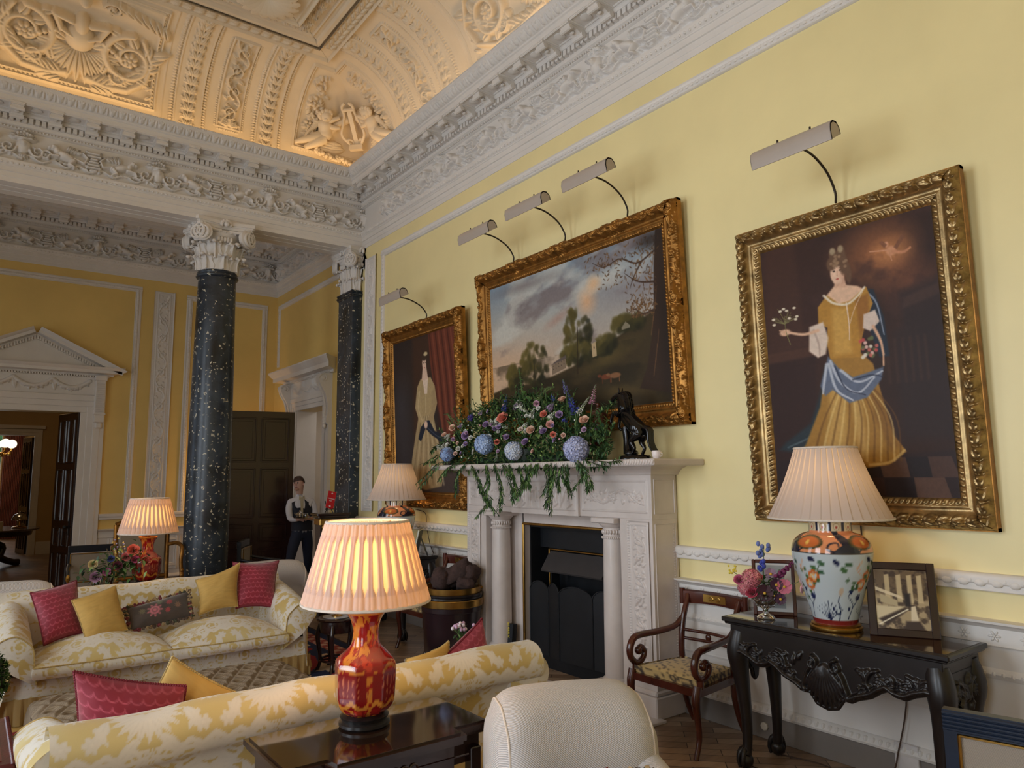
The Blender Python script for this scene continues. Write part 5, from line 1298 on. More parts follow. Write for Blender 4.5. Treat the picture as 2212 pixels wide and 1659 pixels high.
def lampjar_red(loc,rot,label):
    t=thing('table_lamp',label,'table lamp',loc,rot,'red vase table lamps')
    prof=spline([(.082,.055),(.105,.075),(.122,.11),(.127,.18),(.127,.25),(.118,.275),(.088,.305),(.062,.335),(.055,.38),(.063,.43),(.083,.465),(.088,.478)],70)
    na=160;a=np.linspace(0,2*PI,na,endpoint=False);rr=prof[:,0][None,:];z=prof[:,1][None,:];A=a[:,None]
    c,s=np.abs(np.cos(A)),np.abs(np.sin(A));sq=np.minimum(1/np.maximum(c,s),1.36/(c+s));k=np.clip((.305-z)/.04,0,1);k=k*k*(3-2*k)
    rad_=rr*(1+(sq-1)*.92*k)
    u=A*.127;v=z+0*A;n1=fbm(u*38+0*z,v*38,4,3);n2=fbm(u*13,v*13,3,9)
    red=np.array(lin(150,20,22));gold=np.array(lin(206,122,44))
    band=((v>.25)|(v<.10));mask=(n1>np.where(band,.50,.60))&(n2>.42)
    C=np.where(mask[...,None],gold,red)
    C=np.where(((n1<.36)&(n2>.5))[...,None],np.array(lin(196,52,34)),C)
    # cartouche arches on each face and a column of small characters
    fa=((A+PI/4)%(PI/2)-PI/4)*.127
    arch=(np.abs(v-.262+1.6*fa*fa*8)<.006+.006*n2)&(np.abs(fa)<.1);C=np.where(arch[...,None],np.array(lin(190,120,60)),C)
    panel=(np.abs(fa)<.085)&(v>.09)&(v<.235);ch_=(np.sin(fa*260)>.2)&(vnoise(fa*330,v*330,6)>.6)&(v<.225)&(v>.12)&(np.abs(fa)<.06)
    C=np.where(panel[...,None],np.array(lin(128,14,20)),C);C=np.where((panel&ch_)[...,None],np.array(lin(196,104,70)),C)
    dr=panel&(np.abs(v-.105-.012*np.sin(fa*70))<.011);C=np.where(dr[...,None],np.array(lin(206,130,52)),C)
    C=np.where((v>.466)[...,None],gold,C)
    m=MB();m.grid(np.stack([rad_*np.cos(A),rad_*np.sin(A),v],-1),cu=True,C=C);m.build('vase_body',vcol('red_gilt_lacquer',.12,coat=.6),t,180)
    m=MB();m.lathe([(.0,.478),(.075,.478)],32);m.lathe([(.022,.478),(.025,.50),(.012,.52)],16);m.build('vase_cap',M['brass'],t)
    m=MB();m.lathe([(.1,0),(.108,.008),(.108,.02),(.095,.028),(.1,.036),(.104,.044),(.09,.052),(.075,.056)],40);m.build('wooden_stand',M['ebony'],t,40)
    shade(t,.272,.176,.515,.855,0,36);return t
l1=lampjar_red((1.428,2.978,.75),rad(28),'red vase lamp with a glowing pleated shade on the nearest dark table')
l2=dup(l1,(1.486,8.1,.75),rad(20),'red vase lamp with pale pleated shade behind the far sofa')
def lampjar_imari(loc,rot,label):
    t=thing('table_lamp',label,'table lamp',loc,rot,'white floral jar table lamps')
    prof=spline([(.117,.035),(.128,.08),(.150,.16),(.178,.25),(.205,.34),(.220,.42),(.2205,.455),(.205,.50),(.165,.535),(.128,.548),(.12,.555),(.119,.60),(.121,.618)],90)
    p=Paint(1.4,.65,.0035,(196,206,210))
    p.poly([(0,0),(1,0),(1,.10),(0,.10)],(214,206,176),1,.002)
    for k in range(10): p.poly([(.1*k,.0),(.1*k+.022,.0),(.1*k+.022,.098),(.1*k,.098)],(26,34,66),1,.002)
    for k in range(10): p.blob(.1*k+.061,.055,.026,.04,(150,130,90),1,.12);p.blob(.1*k+.061,.055,.022,.034,(222,214,190),1,.12);p.blob(.1*k+.061,.062,.010,.02,(168,50,36),1,.4)
    p.poly([(0,.10),(1,.10),(1,.30),(0,.30)],(222,146,100),1,.002)
    for k in range(4):
        x=.25*k+.06;p.blob(x,.2,.075,.07,(56,62,40),1,.08);p.blob(x,.2,.066,.06,(196,104,50),1,.25);p.blob(x,.2,.012,.03,(230,190,90),1,.5)
        p.poly([(x+.11,.10),(x+.15,.10),(x+.2,.2),(x+.22,.3),(x+.1,.3),(x+.15,.22)],(24,30,52),1,.004)
        p.stroke([(x+.12,.29),(x+.09,.26),(x+.1,.21),(x+.13,.2),(x+.135,.24)],.009,.008,(24,30,52),1,14);p.stroke([(x+.2,.29),(x+.23,.26),(x+.22,.21)],.008,.006,(24,30,52),1,10)
    p.poly([(0,.295),(1,.295),(1,.305),(0,.305)],(60,50,44),1,.002)
    r=np.random.RandomState(4)
    for k in range(4):
        x0=.25*k
        for q in range(2): # chrysanthemum blooms
            x,y=x0+.05+.03*q,.60-.08*q
            for i in range(14): a=i*.45;p.blob(x+.022*cos(a),y+.045*sin(a),.009,.018,(206,104,44),1,.4,a)
            for i in range(20): p.blob(x+.018*r.randn()*.7,y+.035*r.randn()*.7,.004,.008,(240,190,120),1,.4)
        for i in range(9): p.blob(x0+.05+.06*r.randn()*.8,.58+.12*r.randn()*.7,.012,.02,(70,104,62),1,.3,r.rand()*3)
        p.stroke([(x0+.0,.93),(x0+.02,.8),(x0-.01,.7),(x0+.03,.62)],.006,.003,(28,38,74),1,16);p.stroke([(x0+.02,.82),(x0+.05,.74),(x0+.06,.68)],.006,.003,(28,38,74),1,10)
        p.blob(x0+.045,.72,.018,.03,(30,42,84),1,.2);p.blob(x0+.0,.66,.012,.025,(38,50,90),1,.2)
        for i in range(9): p.stroke([(x0+.13,.94),(x0+.13+.012*(i-4),.88-.02*(4-abs(i-4))),(x0+.13+.02*(i-4),.76+.02*abs(i-4))],.005,.002,(26,38,70),1,8)
        p.stroke([(x0+.19,.94),(x0+.2,.84),(x0+.185,.76),(x0+.2,.68)],.006,.004,(26,38,70),1,14);p.blob(x0+.2,.66,.014,.05,(200,176,150),1,.4,.3)
        for i in range(5): p.blob(x0+.17+.03*r.randn(),.88+.05*r.randn(),.012,.018,(30,42,80),1,.3,r.rand()*3)
        p.stroke([(x0+.09,.36),(x0+.11,.42),(x0+.1,.47),(x0+.09,.52)],.003,.003,(90,110,80),1,8)
        for x,y,c in((.08,.36,(26,36,72)),(.12,.39,(64,100,70)),(.085,.44,(72,108,66)),(.115,.48,(60,96,70)),(.18,.38,(26,36,72)),(.21,.45,(72,108,66)),(.23,.4,(64,100,70))): p.blob(x0+x,y,.018,.026,c,1,.25,r.rand())
        for i in range(6): p.stroke([(x0+.01,.44),(x0+.03+.012*r.rand(),.36+.03*i)],.004,.002,(214,170,140),1)
    p.poly([(0,.945),(1,.945),(1,1),(0,1)],(130,40,36),1,.003);C0=p.linear()
    na=200;a=np.linspace(0,1,na,endpoint=False);iu=(a*(p.nx-1)).astype(int);iv=np.clip((1-(prof[:,1]-.035)/.585),0,1)*(p.ny-1)
    C=C0[iu[:,None],iv.astype(int)[None,:]];A=a[:,None]*2*PI;rr=prof[:,0][None,:]
    m=MB();m.grid(np.stack([rr*np.cos(A),rr*np.sin(A),prof[:,1][None,:]+0*A],-1),cu=True,C=C);m.build('jar_body',vcol('glazed_porcelain',.12,coat=.5),t,180)
    m=MB();m.lathe([(0,.618),(.12,.618)],32);m.lathe([(.03,.618),(.03,.64),(.012,.65)],16);m.build('jar_cap',M['brass'],t)
    m=MB();m.lathe([(.138,0),(.142,.006),(.142,.018),(.132,.024),(.134,.032),(.12,.038)],48);m.build('gilt_base',M['brass'],t,40)
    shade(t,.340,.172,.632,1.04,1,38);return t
l3=lampjar_imari((4.08,2.33,.907),rad(60),'white shade lamp on a floral porcelain jar, on the right console')
l4=dup(l3,(4.05,7.68,.907),rad(20),'white shade lamp on a floral jar left of the fireplace')
LAMPS=[((1.428,2.978,.75+.66),10),((1.486,8.1,.75+.66),6),((4.08,2.33,.907+.80),2.6),((4.05,7.68,.907+.80),2.2)]
# ------------------------------------------------ things on the consoles
def photoframe(loc,rot,w,h,fw,mat,label,draw,name='photo_frame',lean=.22):
    t=thing(name,label,'photo frame',loc,rot)
    Mx=rotm(-lean,0,0)
    def f(V): return V@Mx.T
    m=MB();b=MB()
    b.box(-w/2,0,0,-w/2+fw,.022,h,.004);b.box(w/2-fw,0,0,w/2,.022,h,.004);b.box(-w/2+fw*.9,0,0,w/2-fw*.9,.022,fw,.004);b.box(-w/2+fw*.9,0,h-fw,w/2-fw*.9,.022,h,.004)
    m.merge(b,f);m.build('frame',mat,t,0)
    p=draw();m=MB();m.grid(f(np.stack([(p.X-p.w/2)/p.w*(w-2*fw+.006),.008+0*p.X,(h/2)+(p.h/2-p.Y)/p.h*(h-2*fw+.006)],-1).reshape(-1,3)).reshape(p.nx,p.ny,3),C=p.linear());m.build('picture',vcol('printed_photograph',.25),t,180)
    m=MB();b=MB();b.box(-w/2+.01,.016,.01,w/2-.01,.024,h-.01);m.merge(b,f);m.add([(-.05,.02+h*.75*sin(lean),h*.75),(.05,.02+h*.75*sin(lean),h*.75),(.06,.02+h*.45,.002),(-.06,.02+h*.45,.002)],[(0,1,2,3)]);m.build('easel_back',M['black'],t,0)
    return t
def ph1():
    p=Paint(.2,.27,.002,(178,156,120));p.poly([(0,0),(1,0),(1,.5),(0,.42)],(92,72,52),.8,.02);p.mix(np.clip((fbm(p.X*40,p.Y*40,4,2)-.45)*4,0,.8),(58,44,38))
    for x in(.2,.42,.62,.8): p.poly([(x,.1),(x+.09,.08),(x+.1,.55),(x,.55)],(206,184,142),.9,.004)
    p.poly([(.02,.3),(.5,.45),(.52,.5),(.02,.36)],(230,212,176),.9,.004);p.poly([(.1,.42),(.42,.52),(.42,.62),(.1,.56)],(186,168,132),1,.004);p.poly([(.55,.4),(.66,.4),(.66,.62),(.55,.62)],(36,30,34),1,.01)
    p.poly([(0,.62),(.55,.62),(.1,.95),(0,.9)],(216,198,160),1,.01);p.poly([(.05,.84),(.55,.63),(.62,.66),(.2,.95)],(60,46,40),1,.01);p.stroke([(.05,.93),(.6,.66)],.005,.003,(236,224,196),1);p.poly([(.66,.62),(.74,.6),(.78,.85),(.64,.88)],(226,208,176),1,.005);p.poly([(.55,.86),(.8,.85),(.9,1),(.5,1)],(62,48,44),1,.01);return p
photoframe((4.147,1.975,.907),rad(-60.5),.345,.40,.042,M['darkwood'],'dark wood photo frame with an old brown photograph, right of the jar lamp',ph1)
def ph2():
    p=Paint(.25,.33,.002,(206,210,212));p.poly([(.06,.05),(.8,.05),(.8,.92),(.06,.92)],(150,158,164),1,.003)
    for k in range(9): p.stroke([(.12+.075*k,.5),(.12+.075*k,.86)],.0015,.0015,(86,92,98),1)
    for k in range(5): p.stroke([(.1,.5+.09*k),(.76,.5+.09*k)],.0015,.0015,(96,102,108),1)
    return p
photoframe((4.16,2.778,.907),rad(-55),.26,.345,.022,M['mahog'],'red wood frame standing behind the glass vase of flowers',ph2)
photoframe((4.10,7.35,.907),rad(-128),.30,.31,.04,plain('silver_frame',lin(180,176,160),.3,metal=.8),'silver photo frame seen from the side on the left console',ph1)
# flowers helpers
def leafcard(m,p,d,up,L,w,C,curl=.25):
    """one pointed leaf blade"""
    p=np.array(p,float);d=np.array(d,float);d/=np.linalg.norm(d)+1e-9;s=np.cross(d,up);s/=np.linalg.norm(s)+1e-9;n=np.cross(s,d)
    t=np.array([0,.3,.65,1]);wd=np.array([.12,1,.75,.0])*w/2
    V=[]
    for ti,wi in zip(t,wd):
        c=p+d*L*ti-n*curl*L*ti*ti
        V+= [c-s*wi+n*wi*.4,c,c+s*wi+n*wi*.4]
    Q=[];T=[]
    for i in range(3):
        for j in range(2): Q.append((3*i+j,3*i+j+1,3*i+4+j,3*i+3+j))
    m.add(V,Q,C=C)
def rose_mb(m,c,r,d,col,rs):
    c=np.array(c,float);d=np.array(d,float);d/=np.linalg.norm(d);a=np.cross(d,(0,0,1));a/=np.linalg.norm(a)+1e-9;b=np.cross(a,d)
    for ring,(n,rr,op,sz) in enumerate(((3,.22,.25,.5),(4,.42,.45,.62),(5,.66,.75,.75),(6,.86,1.1,.8))):
        for k in range(n):
            th=2*PI*(k+.5*ring)/n+rs.uniform(-.15,.15);e=a*cos(th)+b*sin(th);tq=-a*sin(th)+b*cos(th)
            P=np.zeros((5,5,3))
            for i in range(5):
                for j in range(5):
                    v=i/4;w=(j-2)/2;sw=sin(PI*(.2+.62*v));out=rr*(.35+.65*v)+.12*op*v*v
                    P[i,j]=c+r*(e*(out-.18*w*w*(1-op*.3))+tq*w*sz*sw*.8+d*(-.45+.95*v*(1.05-.35*op*v)))
            cc=np.array(col)*(rs.uniform(.88,1.08)+.06*(3-ring)*-.5)
            m.grid(P,C=np.clip(cc,0,1))
    m.ball(c-d*r*.45,r*.35,7,5,C=np.array(lin(70,96,50)))
M['petal']=vcol('flower_petals',.6,sheen=.1);M['leaf']=vcol('green_leaves',.5)
def ballflower(m,c,r,cols,rs,n=80,pet=.34):
    for k in range(n):
        z=1-2*(k+.5)/n;a=k*2.39996;q=math.sqrt(1-z*z);d=np.array([q*cos(a),q*sin(a),z]);u=np.cross(d,(0,0,1) if abs(z)<.9 else (1,0,0));u/=np.linalg.norm(u);w=np.cross(d,u);p=np.array(c)+d*r*rs.uniform(.9,1.03)
        col=np.array(cols[rs.randint(len(cols))])*rs.uniform(.9,1.08)
        t0=rs.rand()*1.5
        for j in range(4):
            th=t0+j*PI/2;e=u*cos(th)+w*sin(th);f=-u*sin(th)+w*cos(th);s=r*pet
            m.add([p-d*.1*s,p+e*s*.55+f*s*.36+d*s*.08,p+e*s*.95+d*s*.12,p+e*s*.55-f*s*.36+d*s*.08],[(0,1,2,3)],C=np.clip(col,0,1))
def spike(m,p0,p1,r,col,rs,n=26):
    p0=np.array(p0,float);p1=np.array(p1,float)
    for k in range(n):
        t=(k+.5)/n;p=p0+(p1-p0)*t;a=k*2.4;rr=r*(1.1-.75*t);d=np.array([cos(a),sin(a),.35]);c=p+d*rr*.6
        m.ball(c,(rr*.55,rr*.55,rr*.45),6,4,C=np.clip(np.array(col)*rs.uniform(.8,1.15),0,1))
GREENS=[lin(66,98,56),lin(92,128,72),lin(54,82,54),lin(126,154,90)]
vs=thing('vase_of_flowers','cut glass vase of pink, purple and blue flowers on the right console','vase of flowers',(4.02,2.753,.907))
m=MB();m.lathe([(.0,.0),(.052,.0),(.055,.008),(.045,.02),(.02,.032),(.015,.05),(.02,.062),(.045,.075),(.07,.105),(.083,.145),(.086,.155),(.08,.155),(.062,.105),(.03,.075),(.0,.07)],36,cap=False)
for k in range(18): m.ball((.075*cos(k*.349),.075*sin(k*.349),.13),(.012,.012,.02),6,4);m.ball((.05*cos(k*.349),.05*sin(k*.349),.088),(.009,.009,.014),6,4)
gl,nt,b=nmat('cut_glass');b.inputs['Transmission Weight'].default_value=1;b.inputs['Roughness'].default_value=.03;b.inputs['IOR'].default_value=1.45;M['glass']=gl
m.build('glass_vase',M['glass'],vs,40)
rs=np.random.RandomState(11)
def T3(s,z,dd=0): # place on the plane facing the viewer: s right, z up, dd toward viewer
    return np.array([.565*s-.82*dd,-.825*s-.565*dd,z])
m=MB()
for k in range(40):
    a=rs.rand()*6.28;leafcard(m,T3(rs.uniform(-.07,.07),.14+rs.rand()*.1,rs.uniform(-.04,.05)),(cos(a),sin(a),rs.uniform(.2,1.2)),(0,0,1),rs.uniform(.05,.1),.025,GREENS[rs.randint(4)])
for k in range(18):
    m.tube([T3(0,.04),T3(rs.uniform(-.12,.12),rs.uniform(.18,.3),rs.uniform(-.03,.05))],.0025,5,C=lin(80,104,56))
m.tube(spline([T3(.0,.1),T3(.0,.28),T3(.01,.44)],8),.0025,5,C=lin(90,110,80));m.build('foliage',M['leaf'],vs,60)
for (s,z,dd,r) in((-.075,.245,.03,.058),(-.115,.185,.02,.045)):
    m=MB();ballflower(m,T3(s,z,dd),r,[lin(216,130,140),lin(228,150,150),lin(204,112,124)],rs,110,.3);m.build('pink_dahlia',M['petal'],vs,60)
for (s,z,dd,r,c) in((-.15,.235,.03,.034,(206,96,132)),(-.075,.165,.06,.042,(196,70,96)),(-.03,.245,.0,.03,(228,134,140))):
    m=MB();rose_mb(m,T3(s,z,dd),r,T3(-.3,.5,.8),lin(*c),rs);m.build('pink_tulip',M['petal'],vs,60)
for (s,z,dd,r,c) in((-.0,.165,.07,.05,(58,14,30)),(.07,.215,.05,.038,(64,24,48)),(.09,.13,.05,.034,(74,36,60)),(.115,.205,.05,.045,(206,110,130)),(.04,.275,.02,.035,(150,120,140))):
    m=MB()
    d=T3(rs.uniform(-.3,.3),.3,.9)
    for k in range(7):
        a=k*.9;e=T3(cos(a),sin(a),.15);P=T3(s,z,dd);q=np.cross(e,d);q/=np.linalg.norm(q);m.grid([[P-q*.004,P+q*.004],[P+e*r*.6-q*r*.42,P+e*r*.6+q*r*.42],[P+e*r-q*r*.3+d*.004,P+e*r+q*r*.3+d*.004]],C=lin(*c))
    m.ball(T3(s,z,dd+.012),.009,7,5,C=lin(226,180,60));m.build('dark_anemone',M['petal'],vs,60)
m=MB()
for k in range(9): m.ball(T3(rs.uniform(-.03,.04)+.0,.38+.012*k*.8,rs.uniform(-.02,.02)),(.017,.012,.017),7,5,C=np.array(lin(104,124,190))*rs.uniform(.8,1.1))
for k in range(6): m.ball(T3(rs.uniform(-.035,.02),.30+.01*k,.02),(.016,.012,.016),7,5,C=np.array(lin(52,66,168))*rs.uniform(.8,1.1))
m.build('blue_delphinium',M['petal'],vs,60)
m=MB();spike(m,T3(.08,.25,.02),T3(.19,.36,.0),.028,lin(120,34,84),rs,24);m.build('purple_snapdragon',M['petal'],vs,60)
m=MB()
for k in range(14): m.ball(T3(-.185+rs.uniform(-.025,.025),.29+rs.uniform(-.02,.03),.02),.007,6,4,C=lin(226,206,60))
m.tube([T3(-.03,.16),T3(-.18,.28,.02)],.002,5,C=lin(100,120,60));m.build('yellow_sprig',M['petal'],vs,60)
m=MB()
for k in range(4): m.ball(T3(.215+.01*(k%2),.19+.028*k,.03),(.018,.008,.026),7,5,C=lin(232,176,180))
m.tube([T3(.05,.15),T3(.21,.24,.03)],.002,5,C=lin(100,120,60));m.build('pale_pink_bloom',M['petal'],vs,60)
# sockets, wires
for i,y in enumerate((3.26,3.12)):
    m=MB();m.lathe([(.028,0),(.028,.012),(.022,.016),(0,.016)],8);q=MB();q.merge(m,lambda V:np.stack([W-.02-V[:,2],y+V[:,0],.085+V[:,1]],-1))
    props(q.build('wall_socket',plain('ivory_plastic',lin(226,216,200),.4),smooth=30),label=('small ivory round socket on the grey skirting, ','')[0]+('left one of the pair','right one of the pair')[i],cat='socket',group='round skirting sockets')
m=MB();m.box(W-.045,2.10,.01,W-.021,2.235,.235,.004);props(m.build('socket_cover',plain('white_plastic',lin(212,206,204),.4),smooth=0),label='white upright cover plate on the skirting under the console',cat='socket cover')
M['cable']=plain('brown_flex',lin(74,54,42),.6)
def cable(pts,label,mat='cable',r=.0045):
    m=MB();m.tube(spline(pts,40),r,6);return props(m.build('electric_cable',M[mat]),label=label,cat='cable')
cable([(4.40,2.1,.9),(4.43,2.12,.7),(4.44,2.14,.45),(4.44,2.20,.20),(4.42,2.25,.05),(4.32,2.4,.006),(4.36,2.65,.006),(4.3,2.9,.006)],'brown cable hanging behind the console down to the white cover')
cable([(4.40,1.95,.86),(4.42,1.86,.6),(4.42,1.72,.3),(4.36,1.6,.02)],'dark cable slanting down under the right half of the console')
cable([(4.40,2.35,.006),(4.15,2.6,.006),(4.02,2.75,.006),(4.0,2.9,.006),(4.08,3.0,.006)],'dark cable looped on the floor near the claw foot')
cable([(W-.02,8.0,1.40),(4.46,7.72,1.36),(4.47,7.70,1.2),(4.46,7.6,1.0),(4.45,7.5,.9)],'thin cable hanging below the pale dress portrait')
cable([(W-.01,2.36,1.48),(W-.02,2.35,1.3),(W-.06,2.3,1.1),(4.42,2.3,.9)],'thin cable running from the gold dress portrait behind the jar lamp')
# navy chair at the right edge
t=thing('upholstered_chair','navy framed chair with grey upholstery cut off at the right edge','chair',(3.07,1.16,0),0)
m=MB();A0=np.array([-.07,.15,0]);B0=np.array([.06,-.42,0]);dv=(B0-A0)/np.linalg.norm(B0-A0);nv=np.array([-dv[1],dv[0],0])*-1
def slab(a,b,z0,z1,th,o=0): 
    P=[A0+dv*q+nv*(o+s*th/2)+np.array([0,0,z]) for z in(z0,z1) for s in(-1,1) for q in(a,b)]
    return P
def sb(m,a,b,z0,z1,th,o=0): m.add(slab(a,b,z0,z1,th,o),[(0,1,3,2),(4,5,7,6),(0,1,5,4),(2,3,7,6),(0,2,6,4),(1,3,7,5)])
sb(m,-.0,.58,.84,.92,.045)
for k in range(5): m.tube([A0+dv*-.0+nv*.024+np.array([0,0,.853+.014*k]),A0+dv*.58+nv*.024+np.array([0,0,.853+.014*k])],.006,6);m.tube([A0+nv*-.024+np.array([0,0,.853+.014*k]),A0+dv*.58+nv*-.024+np.array([0,0,.853+.014*k])],.006,6)
sb(m,0,.045,.4,.86,.04);sb(m,.535,.58,.4,.86,.04)
for a in(.02,.55): sb(m,a,a+.03,0,.42,.035);
for a in(.02,.55): sb(m,a,a+.03,0,.42,.035,-.42)
sb(m,0,.58,.36,.42,.03);sb(m,0,.58,.36,.42,.03,-.42);m.build('frame',plain('navy_lacquer',lin(30,40,58),.3,nscale=9,namt=.15),t,30)
m=MB();
for s in(-1,1):
    m.tube([A0+dv*.05+nv*.022*s+np.array([0,0,.835]),A0+dv*.53+nv*.022*s+np.array([0,0,.835])],.006,6);m.tube([A0+dv*.05+nv*.022*s+np.array([0,0,.835]),A0+dv*.05+nv*.022*s+np.array([0,0,.45])],.006,6)
m.build('gilt_fillet',M['brass'],t)
M['greyfab']=uphol('grey_woven_fabric',lin(168,156,142),lin(140,128,116),160,.3)
m=MB();sb(m,.055,.53,.44,.832,.03);m.build('backrest',M['greyfab'],t,30)
m=MB();sb(m,.01,.57,.40,.48,.40,-.21);m.build('seat',M['greyfab'],t,30)
m=MB();m.ball(A0+dv*.0-nv*.05+np.array([0,0,.66]),.022,12,8);m.tube([A0-nv*.05+np.array([0,0,.66]),A0-nv*.42+np.array([0,0,.64])],.014,8);m.tube([A0-nv*.42+np.array([0,0,.64]),A0-nv*.42+np.array([0,0,.4])],.014,8);m.build('arm',M['brass'],t)
# ------------------------------------------------ damask cloth
_T=RF(.50,.68,.0025)
def _dam(rf,cx,cy):
    for k in range(11): rf.leaf(cx,cy-.015,PI*(.04+.92*k/10),.155,.020,1,.6)
    for k in range(7): rf.leaf(cx,cy-.03,-PI*(.2+.6*k/6),.09,.014,.9,.6)
    for s in(-1,1):
        rf.spiral(cx+s*.105,cy-.10,.075,PI/2,s,1.9,.013,1,leaves=7,flower=False);rf.spiral(cx+s*.075,cy+.19,.05,-PI/2,-s,1.5,.011,1,leaves=5,flower=False)
        rf.poly([(cx,cy-.19),(cx+s*.05,cy-.16),(cx+s*.10,cy-.19),(cx+s*.17,cy-.14),(cx+s*.23,cy-.16)],.014,.009,1)
        rf.leaf(cx+s*.04,cy+.1,PI/2-s*.7,.15,.025,1);rf.leaf(cx+s*.14,cy-.0,PI/2-s*.4,.15,.024,1);rf.leaf(cx+s*.16,cy-.05,-PI/2+s*.6,.12,.02,1);rf.leaf(cx+s*.19,cy+.03,PI/2+s*.5,.1,.018,1)
        rf.rose(cx+s*.2,cy+.10,.035,1,6)
    for i in range(-3,4):
        for j in range(-4,5):
            if (i/3.3)**2+(j/4.3)**2<1: rf.blob(cx+.012*i+.006*(j%2),cy+.205+.013*j,.0055,.0065,0,1)
    rf.rose(cx,cy-.135,.045,1,7)
    for k in range(5): rf.leaf(cx,cy+.255,PI/2+(k-2)*.5,.07,.011,1)
for cx,cy in((.25,.34),(0,0),(.5,0),(0,.68),(.5,.68)): _dam(_T,cx,cy)
_TH=_T.H
def damask(u,v,w=lin(234,226,212),y=lin(208,178,102),y2=lin(222,204,146)):
    iu=(np.mod(u,.50)/.50*(_TH.shape[0]-1)).astype(int);iv=(np.mod(v,.68)/.68*(_TH.shape[1]-1)).astype(int);h=_TH[iu,iv]
    f=np.clip((h-.18)*5,0,1)[...,None];g=vnoise(u*5,v*5,4)[...,None]
    return (np.array(y)*(1-g)+np.array(y2)*g)*(1-f)+np.array(w)*(.86+.14*np.clip(h,0,1))[...,None]*f
M['damask']=vcol('yellow_damask',.55,bmp=.25,bscale=700,sheen=.3)
def loft(m,secs,cv=True,uvoff=0,cap=False,dv=None):
    """secs (n,k,3) -> damask coloured loft; along-axis lengths become the cloth coordinates"""
    S=np.asarray(secs,float);du=np.r_[0,np.cumsum(np.linalg.norm(np.diff(S.mean(1),axis=0),axis=1))];P=np.concatenate([S,S[:,:1]],1) if cv else S
    vv=np.concatenate([np.zeros((len(S),1)),np.cumsum(np.linalg.norm(np.diff(P,axis=1),axis=2),1)],1)
    C=damask(du[:,None]+0*vv+uvoff,vv);m.grid(P,C=C)
    if cap:
        for i,row in((0,S[0]),(-1,S[-1])):
            c=row.mean(0);rr=np.linspace(0,1,14)[:,None,None];Q=c+(np.concatenate([row,row[:1]])-c)*rr
            m.grid(Q,C=damask(Q[...,0]+Q[...,1],Q[...,2]))
def rollsec(c0,r,zc,zb,lean,n=20,inner=True):
    """profile (h,z) of an upholstered rolled top: h<0 inner side"""
    a=np.linspace(rad(200),rad(-120),n);top=[(r*cos(x),zc+r*sin(x)) for x in a]
    return [(-r*.75-lean,zb+.15),(-r*.8-lean*.4,zc-.22)]+top+[(-.0+r*.25,zc-r*1.5),(r*.35,zb+.2),(r*.4,zb)]
def dens(sec,step=.0065):
    P=np.array(sec,float);P=spline(P,40*len(P)//4);L=np.r_[0,np.cumsum(np.linalg.norm(np.diff(P,axis=0),axis=1))];k=int(L[-1]/step)
    t=np.linspace(0,L[-1],k);return np.stack([np.interp(t,L,P[:,0]),np.interp(t,L,P[:,1])],-1)
